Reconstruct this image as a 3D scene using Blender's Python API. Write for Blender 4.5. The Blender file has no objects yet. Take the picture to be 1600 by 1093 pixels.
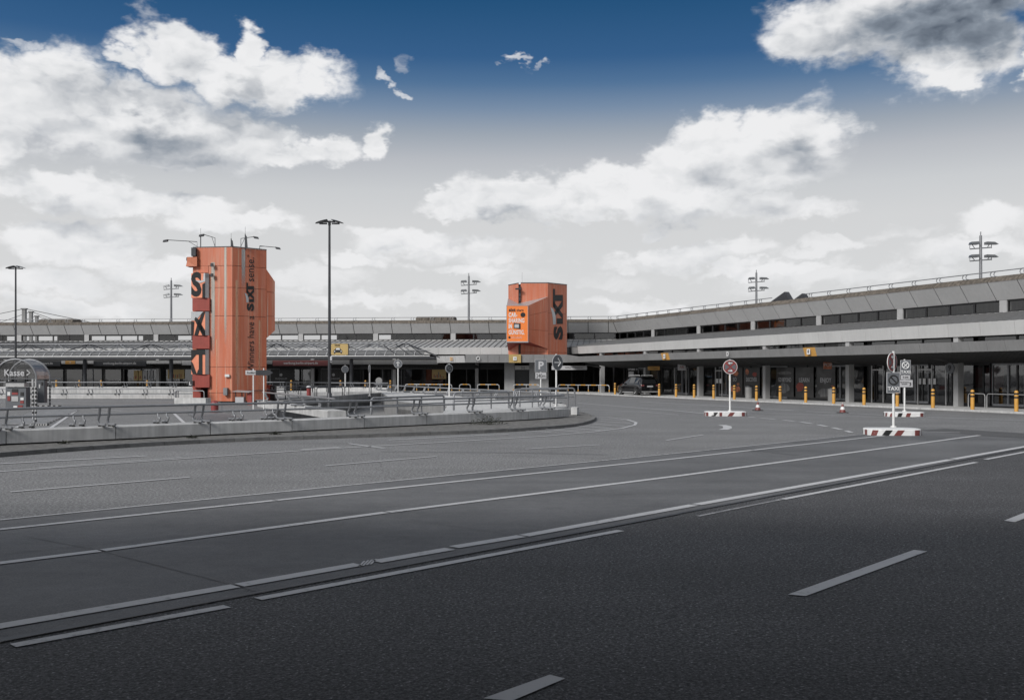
import bpy, bmesh, math, random
import numpy as np
from mathutils import Vector, Matrix
random.seed(7)
R = math.radians
scene = bpy.context.scene
C = scene.collection

# ------------------------------------------------------------------ camera
F = 1555.6; HC = 1.9; CX = 800.0; HY = 583.5
cam_d = bpy.data.cameras.new("camera"); cam = bpy.data.objects.new("camera", cam_d); C.objects.link(cam)
cam.location = (0, 0, HC); cam.rotation_euler = (R(90), 0, 0)
cam_d.sensor_width = 36; cam_d.lens = 36 * F / 1600.0
cam_d.shift_y = (HY - 546.5) / 1600.0
cam_d.clip_start = 0.1; cam_d.clip_end = 5000
scene.camera = cam

# ------------------------------------------------------------------ exposure
vs = scene.view_settings
vs.view_transform = 'Standard'; vs.look = 'None'; vs.exposure = 0.0; vs.gamma = 1.0; vs.use_curve_mapping = False
scene.cycles.max_bounces = 8
scene.cycles.transparent_max_bounces = 16

# ------------------------------------------------------------------ sun
SUN_AZ = R(-142)      # clockwise from +Y: to the left, a little behind the camera
SUN_EL = R(34)
sd = bpy.data.lights.new("sun", 'SUN'); sun = bpy.data.objects.new("sun", sd); C.objects.link(sun)
sd.energy = 3.6; sd.angle = R(18); sd.color = (1.0, 0.975, 0.945)
sv = Vector((math.sin(SUN_AZ) * math.cos(SUN_EL), math.cos(SUN_AZ) * math.cos(SUN_EL), math.sin(SUN_EL)))
sun.rotation_euler = sv.to_track_quat('Z', 'Y').to_euler()

# ------------------------------------------------------------------ world: sky with cumulus
def build_world():
    w = bpy.data.worlds.new("World"); scene.world = w; w.use_nodes = True
    nt = w.node_tree; N = nt.nodes; L = nt.links; N.clear()
    def put(sock, v):
        if hasattr(v, 'is_output') or hasattr(v, 'links'): L.new(v, sock)
        else: sock.default_value = v
    def m(op, a, b=0.0, c=None, clamp=False):
        n = N.new('ShaderNodeMath'); n.operation = op; n.use_clamp = clamp
        put(n.inputs[0], a); put(n.inputs[1], b)
        if c is not None: put(n.inputs[2], c)
        return n.outputs[0]
    def vm(op, a, b=None):
        n = N.new('ShaderNodeVectorMath'); n.operation = op
        put(n.inputs[0], a)
        if b is not None: put(n.inputs[1], b)
        return n.outputs['Value'] if op in ('LENGTH', 'DOT_PRODUCT') else n.outputs['Vector']
    def mr(v, a, b, c=0.0, d=1.0, smooth=True):
        n = N.new('ShaderNodeMapRange'); n.interpolation_type = 'SMOOTHSTEP' if smooth else 'LINEAR'
        put(n.inputs['Value'], v); n.inputs['From Min'].default_value = a; n.inputs['From Max'].default_value = b
        n.inputs['To Min'].default_value = c; n.inputs['To Max'].default_value = d
        return n.outputs['Result']
    def mix(f, a, b):
        n = N.new('ShaderNodeMix'); n.data_type = 'RGBA'; put(n.inputs[0], f); put(n.inputs[6], a); put(n.inputs[7], b)
        return n.outputs[2]
    def noise(vec, scale, detail=6.0, rough=0.55):
        n = N.new('ShaderNodeTexNoise'); n.noise_dimensions = '2D'
        L.new(vec, n.inputs['Vector']); n.inputs['Scale'].default_value = scale
        n.inputs['Detail'].default_value = detail; n.inputs['Roughness'].default_value = rough
        return n
    tc = N.new('ShaderNodeTexCoord'); d = vm('NORMALIZE', tc.outputs['Generated'])
    sp = N.new('ShaderNodeSeparateXYZ'); L.new(d, sp.inputs[0])
    az = m('ARCTAN2', sp.outputs[0], sp.outputs[1]); el = m('ARCSINE', sp.outputs[2])
    # cloud texture coordinates: flattened so the clouds are wider than tall
    cb = N.new('ShaderNodeCombineXYZ'); L.new(az, cb.inputs[0]); L.new(el, cb.inputs[1])
    nv = vm('MULTIPLY', cb.outputs[0], (1.0, 1.7, 0.0))
    def puff(vec, scale):
        """cauliflower heads: inverted fractal cell distance"""
        v = N.new('ShaderNodeTexVoronoi'); v.voronoi_dimensions = '2D'; v.feature = 'SMOOTH_F1'; v.inputs['Smoothness'].default_value = 0.3
        v.inputs['Scale'].default_value = scale; v.inputs['Detail'].default_value = 2.5; v.inputs['Roughness'].default_value = 0.55; v.inputs['Lacunarity'].default_value = 2.3
        v.normalize = True; L.new(vec, v.inputs['Vector']); return m('SUBTRACT', 0.75, v.outputs['Distance'])
    wq = noise(nv, 16.0, 3.0, 0.6)
    nvw = vm('ADD', nv, vm('MULTIPLY', vm('SUBTRACT', wq.outputs['Color'], (0.5, 0.5, 0.5)), (0.05, 0.05, 0.0)))
    up = (-0.010, 0.030, 0.0)
    n1 = noise(nvw, 8.0, 8.0, 0.60)
    n2 = noise(vm('ADD', nvw, up), 8.0, 3.0, 0.55)
    p1 = puff(nvw, 15.0); p2 = puff(vm('ADD', nvw, (-0.006, 0.014, 0.0)), 15.0)
    nw = noise(nv, 5.0, 5.0, 0.6)
    wv = vm('SUBTRACT', nw.outputs['Color'], (0.5, 0.5, 0.5))
    wv = vm('MULTIPLY', wv, (0.085, 0.055, 0.0))
    nf_ = noise(nv, 22.0, 4.0, 0.6)
    wf = vm('MULTIPLY', vm('SUBTRACT', nf_.outputs['Color'], (0.5, 0.5, 0.5)), (0.045, 0.035, 0.0))
    pos = vm('ADD', vm('ADD', cb.outputs[0], wv), wf)
    def ae(px, py):
        u = (px - CX) / F; v = (HY - py) / F; a = math.atan(u); return a, math.atan(v * math.cos(a))
    def blob(px, py, rx, ry, inner, p=None):
        a, e = ae(px, py)
        q = vm('SUBTRACT', p if p is not None else pos, (a, e, 0.0))
        q = vm('MULTIPLY', q, (F / rx, F / ry, 0.0))
        return mr(vm('LENGTH', q), inner, 1.3, 1.0, 0.0)
    def union(lst, p=None, inner=0.35):
        cur = None
        for b in lst:
            o = m('MULTIPLY', blob(*b[:4], inner, p), b[4])
            cur = o if cur is None else m('MAXIMUM', cur, o)
        return cur
    blobs = [(250, 85, 85, 52, 1), (440, 120, 105, 55, 1), (350, 115, 70, 45, .95), (185, 95, 40, 22, .8), (375, 75, 35, 40, .9),
             (60, 150, 150, 75, 1), (190, 185, 190, 75, 1), (330, 215, 190, 55, 1), (470, 235, 110, 36, 1), (580, 228, 42, 36, 1),
             (15, 200, 50, 60, 1), (300, 250, 150, 26, .9),
             (90, 300, 140, 36, .95), (250, 325, 180, 32, .95), (370, 355, 120, 26, .9),
             (120, 385, 170, 42, .95), (260, 425, 150, 34, .9), (60, 440, 140, 30, .8), (430, 365, 60, 20, .6),
             (600, 118, 26, 9, .62), (625, 132, 22, 9, .6), (640, 92, 26, 14, .5), (822, 80, 26, 9, .62), (842, 92, 22, 8, .6), (824, 98, 10, 8, .5), (30, 68, 36, 12, .6),
             (1110, 222, 110, 68, 1), (1230, 212, 115, 62, 1), (1180, 260, 170, 65, 1), (960, 285, 120, 48, 1), (790, 310, 120, 42, 1),
             (700, 320, 80, 30, 1), (1040, 305, 170, 48, 1), (900, 300, 150, 44, 1), (1060, 250, 120, 50, 1), (1320, 190, 60, 25, .6), (1225, 330, 130, 32, .85), (880, 330, 110, 30, .9),
             (1370, 35, 205, 66, 1), (1290, 45, 125, 52, 1), (1470, 60, 130, 80, 1), (1600, 85, 24, 34, .9), (1500, -40, 190, 90, 1), (1480, 115, 60, 24, .9),
             (640, 385, 120, 34, .85), (800, 395, 140, 30, .7), (560, 370, 60, 22, .7), (1060, 400, 200, 24, .75), (1290, 396, 90, 14, .65),
             (1570, 352, 80, 38, .8), (1530, 405, 120, 24, .7), (500, 440, 150, 26, .6), (900, 430, 300, 24, .6), (250, 465, 320, 22, .55), (1020, 355, 34, 14, .7),
             (1300, 440, 250, 22, .6), (120, 480, 200, 20, .7), (620, 470, 200, 18, .7), (1000, 470, 160, 16, .7), (720, 420, 120, 18, .8), (1180, 425, 140, 18, .8), (560, 410, 80, 18, .75), (1420, 375, 90, 16, .5)]
    shape = union(blobs)
    # beyond the frame the sky goes on with broken cumulus of the same kind
    nb = noise(nv, 3.1, 4.0, 0.5)
    fu = (HY + 120) / F
    outside = m('MAXIMUM', m('MAXIMUM', mr(m('ABSOLUTE', az), 0.50, 0.62), mr(el, math.atan(HY / F) + .02, math.atan(HY / F) + .14)), 0.0)
    generic = mr(nb.outputs['Fac'], 0.38, 0.56)
    shape = m('MAXIMUM', shape, m('MULTIPLY', outside, generic))
    amp = m('ADD', m('MULTIPLY', m('SUBTRACT', n1.outputs['Fac'], 0.5), 1.45), m('MULTIPLY', m('SUBTRACT', p1, 0.5), 0.55))
    dens = m('ADD', shape, amp)
    cover = mr(dens, 0.30, 0.80)
    cover = m('MULTIPLY', m('MULTIPLY', cover, mr(shape, 0.02, 0.25)), mr(shape, 0.35, 0.85, 0.45, 1.0))
    # thin veil near the horizon
    # shade of the clouds
    above = union(blobs[:34], vm('ADD', pos, (-0.008, 0.030, 0.0)), 0.1)
    dn = m('SUBTRACT', n1.outputs['Fac'], n2.outputs['Fac'])
    dp = m('SUBTRACT', p1, p2)
    lit = m('ADD', 0.97, m('ADD', m('MULTIPLY', dn, 0.95), m('MULTIPLY', dp, 0.60)))
    lit = m('SUBTRACT', lit, m('MULTIPLY', mr(m('ADD', above, m('MULTIPLY', amp, 1.3)), 0.30, 1.25), 0.42))
    thick = mr(dens, 0.6, 1.35)
    lit = m('SUBTRACT', lit, m('MULTIPLY', thick, 0.04))
    shades = [(1450, 50, 230, 58, .80), (1330, 95, 110, 26, .45), (1560, 10, 110, 40, .7), (1400, -40, 260, 40, .5),
              (150, 150, 150, 30, .34), (80, 130, 100, 20, .20), (290, 88, 50, 22, .26), (200, 205, 160, 22, .22), (440, 215, 110, 22, .20),
              (450, 100, 50, 16, .16), (1130, 285, 150, 22, .14), (1250, 230, 60, 22, .10), (1000, 215, 90, 14, .12), (830, 335, 140, 18, .16),
              (1215, 345, 80, 14, .16), (110, 320, 130, 14, .14), (300, 395, 170, 14, .12), (640, 395, 110, 12, .12), (1100, 410, 160, 10, .10)]
    sh = union(shades, None, -0.15)
    sh = m('MULTIPLY', sh, m('ADD', 0.85, m('MULTIPLY', n2.outputs['Fac'], 0.3)))
    gsh = m('MULTIPLY', outside, mr(nb.outputs['Fac'], 0.55, 0.75, 0.0, 0.35))
    sh = m('MAXIMUM', sh, gsh)
    lit = m('SUBTRACT', lit, sh)
    lit = m('MAXIMUM', m('MINIMUM', lit, 0.95), 0.08)
    # clouds lose contrast toward the horizon
    low = mr(el, 0.02, 0.20, 0.0, 1.0)
    litc = N.new('ShaderNodeMix'); litc.data_type = 'FLOAT'; L.new(low, litc.inputs[0])
    L.new(m('ADD', 0.46, m('MULTIPLY', lit, 0.50)), litc.inputs[2]); L.new(lit, litc.inputs[3])
    lit = litc.outputs[0]
    cr = N.new('ShaderNodeValToRGB'); L.new(lit, cr.inputs[0])
    e = cr.color_ramp.elements; e[0].position = 0.0; e[0].color = (0.055, 0.075, 0.11, 1); e[1].position = 1.0; e[1].color = (0.88, 0.88, 0.89, 1)
    k = e.new(0.35); k.color = (0.25, 0.29, 0.345, 1); k = e.new(0.6); k.color = (0.55, 0.57, 0.60, 1); k = e.new(0.8); k.color = (0.76, 0.77, 0.785, 1)
    # clear sky
    sky = N.new('ShaderNodeTexSky'); sky.sky_type = 'NISHITA'; sky.sun_disc = False
    sky.sun_elevation = SUN_EL; sky.sun_rotation = SUN_AZ % (2 * math.pi); sky.air_density = 1.0; sky.dust_density = 1.5
    skyc = vm('MULTIPLY', sky.outputs[0], (0.040, 0.042, 0.046))
    gr = N.new('ShaderNodeValToRGB'); L.new(mr(el, 0.0, 1.0, 0, 1, False), gr.inputs[0])
    e = gr.color_ramp.elements
    stops = [(0.0, (.73, .73, .735)), (.10, (.70, .705, .71)), (.149, (.68, .685, .69)), (.18, (.62, .635, .65)), (.211, (.50, .52, .555)), (.235, (.355, .40, .46)),
             (.26, (.195, .275, .395)), (.283, (.085, .175, .32)), (.307, (.036, .115, .262)), (.359, (.015, .082, .20)), (.5, (.014, .07, .175)), (1.0, (.015, .06, .15))]
    e[0].position = 0; e[0].color = stops[0][1] + (1,); e[1].position = 1; e[1].color = stops[-1][1] + (1,)
    for p_, c_ in stops[1:-1]:
        k = e.new(p_); k.color = c_ + (1,)
    base = mix(0.06, gr.outputs[0], skyc)
    col = mix(cover, base, cr.outputs[0])
    # ground half of the dome
    col = mix(mr(el, -0.03, -0.005, 1.0, 0.0), col, (0.12, 0.12, 0.12, 1))
    bright = vm('MULTIPLY', col, (10.0, 10.0, 10.0))
    bg = N.new('ShaderNodeBackground'); L.new(bright, bg.inputs['Color']); bg.inputs['Strength'].default_value = 0.1
    out = N.new('ShaderNodeOutputWorld'); L.new(bg.outputs[0], out.inputs['Surface'])
build_world()

# ------------------------------------------------------------------ helpers
def G(px, py, z=0.0):
    Y = (HC - z) * F / (py - HY); return Vector(((px - CX) / F * Y, Y, z))
def P(px, py, Y):
    return Vector(((px - CX) / F * Y, Y, HC + (HY - py) / F * Y))

class MB:
    def __init__(s): s.v = []; s.f = []; s.uv = []; s.mi = []; s.sm = []
    def add(s, vs, fs, mi=0, smooth=False, uv=None):
        b = len(s.v); s.v += [tuple(v) for v in vs]
        for i, f in enumerate(fs):
            s.f.append(tuple(b + k for k in f)); s.mi.append(mi); s.sm.append(smooth)
            s.uv.append(uv[i] if uv else None)
        return s
    def hexa(s, p, mi=0):   # 8 points: bottom 4 ccw, top 4 ccw
        return s.add(p, [(0, 3, 2, 1), (4, 5, 6, 7), (0, 1, 5, 4), (1, 2, 6, 5), (2, 3, 7, 6), (3, 0, 4, 7)], mi)
    def box(s, x0, x1, y0, y1, z0, z1, mi=0):
        return s.hexa([(x0, y0, z0), (x1, y0, z0), (x1, y1, z0), (x0, y1, z0), (x0, y0, z1), (x1, y0, z1), (x1, y1, z1), (x0, y1, z1)], mi)
    def prism(s, pts, vec, mi=0):
        pts = [Vector(p) for p in pts]; vec = Vector(vec); n = len(pts)
        vs = pts + [p + vec for p in pts]
        fs = [tuple(range(n))[::-1], tuple(range(n, 2 * n))] + [(i, (i + 1) % n, n + (i + 1) % n, n + i) for i in range(n)]
        return s.add(vs, fs, mi)
    def tube(s, path, r, seg=8, mi=0, closed=False, caps=True, r2=None):
        path = [Vector(p) for p in path]; n = len(path); rings = []
        up = None
        for i, p in enumerate(path):
            if closed: t = (path[(i + 1) % n] - path[i - 1])
            else: t = (path[min(i + 1, n - 1)] - path[max(i - 1, 0)])
            if t.length < 1e-9: t = Vector((0, 0, 1))
            t.normalize()
            if up is None: up = Vector((0, 0, 1)) if abs(t.z) < 0.9 else Vector((1, 0, 0))
            a = t.cross(up)
            if a.length < 1e-4: a = t.cross(Vector((0, 1, 0)))
            a.normalize(); b = a.cross(t).normalized(); up = b
            rr = r if r2 is None else r + (r2 - r) * i / max(1, n - 1)
            rings.append([p + (a * math.cos(2 * math.pi * k / seg) + b * math.sin(2 * math.pi * k / seg)) * rr for k in range(seg)])
        vs = [v for rg in rings for v in rg]; fs = []
        for i in range(n if closed else n - 1):
            j = (i + 1) % n
            for k in range(seg):
                k2 = (k + 1) % seg; fs.append((i * seg + k, i * seg + k2, j * seg + k2, j * seg + k))
        s.add(vs, fs, mi, True)
        if caps and not closed:
            s.add(rings[0], [tuple(range(seg))], mi); s.add(rings[-1], [tuple(range(seg))[::-1]], mi)
        return s
    def lathe(s, prof, c=(0, 0, 0), seg=16, mi=0, smooth=True):
        vs = []; fs = []; c = Vector(c)
        for r, z in prof:
            for k in range(seg):
                a = 2 * math.pi * k / seg; vs.append(c + Vector((r * math.cos(a), r * math.sin(a), z)))
        for i in range(len(prof) - 1):
            for k in range(seg):
                k2 = (k + 1) % seg; fs.append((i * seg + k, i * seg + k2, (i + 1) * seg + k2, (i + 1) * seg + k))
        s.add(vs, fs, mi, smooth)
        if prof[-1][0] > 1e-4: s.add(vs[-seg:], [tuple(range(seg))], mi)
        if prof[0][0] > 1e-4: s.add(vs[:seg], [tuple(range(seg))[::-1]], mi)
        return s
    def quad(s, a, b, c, d, mi=0, uv=None): return s.add([a, b, c, d], [(0, 1, 2, 3)], mi, False, [uv] if uv else None)
    def mesh(s, name, mats):
        me = bpy.data.meshes.new(name); me.from_pydata([tuple(v) for v in s.v], [], s.f)
        if not isinstance(mats, (list, tuple)): mats = [mats]
        for m_ in mats: me.materials.append(m_)
        me.polygons.foreach_set('material_index', s.mi); me.polygons.foreach_set('use_smooth', s.sm)
        if any(u is not None for u in s.uv):
            l = me.uv_layers.new(name='UVMap'); k = 0
            for f, u in zip(s.f, s.uv):
                for i in range(len(f)):
                    l.data[k].uv = u[i] if u is not None else (0, 0); k += 1
        me.update(); return me
    def build(s, name, mats, parent=None, loc=None, **kw):
        o = bpy.data.objects.new(name, s.mesh(name, mats)); C.objects.link(o)
        if parent is not None: o.parent = parent
        if loc is not None: o.location = loc
        for k, v in kw.items(): o[k] = v
        return o
def thing(name, label, cat, loc=(0, 0, 0), rz=0.0, group=None, mesh=None):
    o = bpy.data.objects.new(name, mesh); C.objects.link(o); o.location = loc; o.rotation_euler = (0, 0, rz)
    o['label'] = label; o['category'] = cat
    if group: o['group'] = group
    return o
def dup(root, loc, rz, label, group=None):
    r = root.copy(); C.objects.link(r); r.location = loc; r.rotation_euler = (0, 0, rz); r['label'] = label
    if group: r['group'] = group
    for ch in list(root.children):
        c = ch.copy(); C.objects.link(c); c.parent = r
        for g in list(ch.children):
            q = g.copy(); C.objects.link(q); q.parent = c
    return r
def struct(name, mb, mat, **kw):
    o = mb.build(name, mat, **kw); o['kind'] = 'structure'; return o
def text(body, size, mat, M, parent=None, bold=0.0, name='lettering', align='CENTER', ext=0.004, sx=1.0, kids=True):
    cu = bpy.data.curves.new(name, 'FONT'); cu.body = body; cu.size = size; cu.align_x = align; cu.align_y = 'CENTER'
    cu.extrude = ext; cu.offset = bold * size; cu.resolution_u = 3; cu.space_character = 1.0 + bold * 1.6
    o = bpy.data.objects.new(name, cu); me = bpy.data.meshes.new_from_object(o); me.name = name
    bpy.data.objects.remove(o); bpy.data.curves.remove(cu)
    me.materials.clear(); me.materials.append(mat)
    me.transform(M @ Matrix.Diagonal((sx, 1, 1, 1)))
    ob = bpy.data.objects.new(name, me); C.objects.link(ob)
    if parent is not None: ob.parent = parent
    return ob
def frame(o, x, y):
    x = Vector(x).normalized(); y = Vector(y).normalized(); z = x.cross(y)
    M = Matrix(((x.x, y.x, z.x, o[0]), (x.y, y.y, z.y, o[1]), (x.z, y.z, z.z, o[2]), (0, 0, 0, 1))); return M
XZ = lambda o: frame(o, (1, 0, 0), (0, 0, 1))          # text facing -Y

# ------------------------------------------------------------------ materials
def mat(name, col, rough=0.6, metal=0.0, var=0.12, scale=3.0, bump=0.0, bscale=40.0, stretch=(1, 1, 1), streak=0.0, spec=0.5, stain=0.0):
    m = bpy.data.materials.new(name); m.use_nodes = True; nt = m.node_tree; N = nt.nodes; L = nt.links
    b = N['Principled BSDF']; b.inputs['Roughness'].default_value = rough; b.inputs['Metallic'].default_value = metal
    b.inputs['Specular IOR Level'].default_value = spec
    tc = N.new('ShaderNodeTexCoord'); geo = N.new('ShaderNodeNewGeometry')
    mp = N.new('ShaderNodeMapping'); mp.inputs['Scale'].default_value = stretch; L.new(geo.outputs['Position'], mp.inputs[0])
    n = N.new('ShaderNodeTexNoise'); n.inputs['Scale'].default_value = scale; n.inputs['Detail'].default_value = 5; L.new(mp.outputs[0], n.inputs['Vector'])
    rmp = N.new('ShaderNodeMapRange'); L.new(n.outputs['Fac'], rmp.inputs[0]); rmp.inputs[1].default_value = .3; rmp.inputs[2].default_value = .7
    rmp.inputs[3].default_value = 1 - var; rmp.inputs[4].default_value = 1 + var
    val = rmp.outputs[0]
    if streak > 0:
        mp2 = N.new('ShaderNodeMapping'); mp2.inputs['Scale'].default_value = (5, 5, .25); L.new(geo.outputs['Position'], mp2.inputs[0])
        n2 = N.new('ShaderNodeTexNoise'); n2.inputs['Scale'].default_value = 1.5; n2.inputs['Detail'].default_value = 4; L.new(mp2.outputs[0], n2.inputs['Vector'])
        r2 = N.new('ShaderNodeMapRange'); L.new(n2.outputs['Fac'], r2.inputs[0]); r2.inputs[1].default_value = .35; r2.inputs[2].default_value = .7
        r2.inputs[3].default_value = 1.0; r2.inputs[4].default_value = 1 - streak
        mm = N.new('ShaderNodeMath'); mm.operation = 'MULTIPLY'; L.new(val, mm.inputs[0]); L.new(r2.outputs[0], mm.inputs[1]); val = mm.outputs[0]
    oi = N.new('ShaderNodeObjectInfo'); r3 = N.new('ShaderNodeMapRange'); L.new(oi.outputs['Random'], r3.inputs[0])
    r3.inputs[3].default_value = 1 - var * .35; r3.inputs[4].default_value = 1 + var * .35
    mm = N.new('ShaderNodeMath'); mm.operation = 'MULTIPLY'; L.new(val, mm.inputs[0]); L.new(r3.outputs[0], mm.inputs[1]); val = mm.outputs[0]
    vmn = N.new('ShaderNodeVectorMath'); vmn.operation = 'SCALE'; vmn.inputs[0].default_value = col; L.new(val, vmn.inputs['Scale'])
    L.new(vmn.outputs[0], b.inputs['Base Color'])
    if bump > 0:
        bn = N.new('ShaderNodeTexNoise'); bn.inputs['Scale'].default_value = bscale; bn.inputs['Detail'].default_value = 3; L.new(geo.outputs['Position'], bn.inputs['Vector'])
        bp = N.new('ShaderNodeBump'); bp.inputs['Strength'].default_value = bump; bp.inputs['Distance'].default_value = .01
        L.new(bn.outputs['Fac'], bp.inputs['Height']); L.new(bp.outputs[0], b.inputs['Normal'])
    return m
def asphalt(name, base, grain, gscale, patch, rough=.8, lo=.55, crack=True, spk=2.2):
    m = bpy.data.materials.new(name); m.use_nodes = True; nt = m.node_tree; N = nt.nodes; L = nt.links
    b = N['Principled BSDF']; b.inputs['Roughness'].default_value = rough; b.inputs['Specular IOR Level'].default_value = .35
    geo = N.new('ShaderNodeNewGeometry'); pos = geo.outputs['Position']
    def noise(s, d, r=.55, st=(1, 1, 1)):
        mp = N.new('ShaderNodeMapping'); mp.inputs['Scale'].default_value = st; mp.inputs['Rotation'].default_value = (0, 0, R(-46)); L.new(pos, mp.inputs[0])
        n = N.new('ShaderNodeTexNoise'); n.inputs['Scale'].default_value = s; n.inputs['Detail'].default_value = d; n.inputs['Roughness'].default_value = r
        L.new(mp.outputs[0], n.inputs['Vector']); return n.outputs['Fac']
    def mr(v, a, bb, c, d):
        n = N.new('ShaderNodeMapRange'); L.new(v, n.inputs[0]); n.inputs[1].default_value = a; n.inputs[2].default_value = bb
        n.inputs[3].default_value = c; n.inputs[4].default_value = d; return n.outputs[0]
    def mul(a, c):
        n = N.new('ShaderNodeMath'); n.operation = 'MULTIPLY'; L.new(a, n.inputs[0]); L.new(c, n.inputs[1]); return n.outputs[0]
    v = mr(noise(gscale, 2, .7), .3, .7, 1 - grain, 1 + grain)
    v = mul(v, mr(noise(gscale * 2.6, 1), .3, .7, 1 - grain * .6, 1 + grain * .6))
    v = mul(v, mr(noise(gscale * 1.3, 0), .66, .80, 1.0, spk))           # pale stones
    v = mul(v, mr(noise(.35, 5, .6), .3, .7, 1 - patch, 1 + patch))
    v = mul(v, mr(noise(.5, 6, .65, (.12, 1.6, 1)), .35, .75, 1 + patch * .6, 1 - patch))   # wear along the lanes
    v = mul(v, mr(noise(6.0, 3), .3, .7, 1 - patch * .35, 1 + patch * .35))
    v = mul(v, mr(noise(1.1, 3, .5), .68, .78, 1.0, 1 - patch * 1.2))   # oil spots
    if crack:
        wp = N.new('ShaderNodeTexNoise'); wp.inputs['Scale'].default_value = .6; wp.inputs['Detail'].default_value = 5; L.new(pos, wp.inputs['Vector'])
        ad = N.new('ShaderNodeVectorMath'); ad.operation = 'MULTIPLY_ADD'; L.new(wp.outputs['Color'], ad.inputs[0]); ad.inputs[1].default_value = (2.5, 2.5, 0); L.new(pos, ad.inputs[2])
        vo = N.new('ShaderNodeTexVoronoi'); vo.feature = 'DISTANCE_TO_EDGE'; vo.inputs['Scale'].default_value = .16; L.new(ad.outputs[0], vo.inputs['Vector'])
        v = mul(v, mr(vo.outputs['Distance'], .0, .0022, .55, 1.0))
    sc = N.new('ShaderNodeVectorMath'); sc.operation = 'SCALE'; sc.inputs[0].default_value = base; L.new(v, sc.inputs['Scale'])
    L.new(sc.outputs[0], b.inputs['Base Color'])
    bp = N.new('ShaderNodeBump'); bp.inputs['Strength'].default_value = .5; bp.inputs['Distance'].default_value = .006
    L.new(noise(gscale, 2, .7), bp.inputs['Height']); L.new(bp.outputs[0], b.inputs['Normal'])
    return m
def glass(name, tint=.35, refl=.5, rough=.03, col=(.5, .5, .5), fk=1.0):
    m = bpy.data.materials.new(name); m.use_nodes = True; nt = m.node_tree; N = nt.nodes; L = nt.links; N.clear()
    t = N.new('ShaderNodeBsdfTransparent'); t.inputs[0].default_value = tuple(min(1, c * tint / .5) for c in col) + (1,)
    g = N.new('ShaderNodeBsdfGlossy'); g.inputs['Roughness'].default_value = rough; g.inputs[0].default_value = (.9, .9, .9, 1)
    fr = N.new('ShaderNodeFresnel'); fr.inputs['IOR'].default_value = 1.5
    mu = N.new('ShaderNodeMath'); mu.operation = 'MULTIPLY_ADD'; L.new(fr.outputs[0], mu.inputs[0]); mu.inputs[1].default_value = fk; mu.inputs[2].default_value = refl; mu.use_clamp = True
    geo = N.new('ShaderNodeNewGeometry')
    n = N.new('ShaderNodeTexNoise'); n.inputs['Scale'].default_value = .8; L.new(geo.outputs['Position'], n.inputs['Vector'])
    bp = N.new('ShaderNodeBump'); bp.inputs['Strength'].default_value = .08; bp.inputs['Distance'].default_value = .05; L.new(n.outputs['Fac'], bp.inputs['Height'])
    L.new(bp.outputs[0], g.inputs['Normal'])
    mx = N.new('ShaderNodeMixShader'); L.new(mu.outputs[0], mx.inputs[0]); L.new(t.outputs[0], mx.inputs[1]); L.new(g.outputs[0], mx.inputs[2])
    o = N.new('ShaderNodeOutputMaterial'); L.new(mx.outputs[0], o.inputs[0]); return m
def paint_mat():
    m = bpy.data.materials.new('worn_paint'); m.use_nodes = True; nt = m.node_tree; N = nt.nodes; L = nt.links
    b = N['Principled BSDF']; b.inputs['Roughness'].default_value = .65
    geo = N.new('ShaderNodeNewGeometry')
    n = N.new('ShaderNodeTexNoise'); n.inputs['Scale'].default_value = 9; n.inputs['Detail'].default_value = 8; n.inputs['Roughness'].default_value = .75; L.new(geo.outputs['Position'], n.inputs['Vector'])
    n2 = N.new('ShaderNodeTexNoise'); n2.inputs['Scale'].default_value = .9; n2.inputs['Detail'].default_value = 3; L.new(geo.outputs['Position'], n2.inputs['Vector'])
    at = N.new('ShaderNodeAttribute'); at.attribute_type = 'OBJECT'; at.attribute_name = 'wear'
    ad = N.new('ShaderNodeMath'); ad.operation = 'MULTIPLY_ADD'; L.new(n2.outputs['Fac'], ad.inputs[0]); ad.inputs[1].default_value = .35; L.new(n.outputs['Fac'], ad.inputs[2])
    ad2 = N.new('ShaderNodeMath'); ad2.operation = 'ADD'; L.new(ad.outputs[0], ad2.inputs[0]); L.new(at.outputs['Fac'], ad2.inputs[1])
    r = N.new('ShaderNodeMapRange'); L.new(ad2.outputs[0], r.inputs[0]); r.inputs[1].default_value = .745; r.inputs[2].default_value = .89; r.inputs[3].default_value = 0; r.inputs[4].default_value = .8
    mx = N.new('ShaderNodeMix'); mx.data_type = 'RGBA'; L.new(r.outputs[0], mx.inputs[0]); mx.inputs[6].default_value = (.42, .42, .425, 1); mx.inputs[7].default_value = (.10, .10, .103, 1)
    L.new(mx.outputs[2], b.inputs['Base Color']); return m
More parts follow.
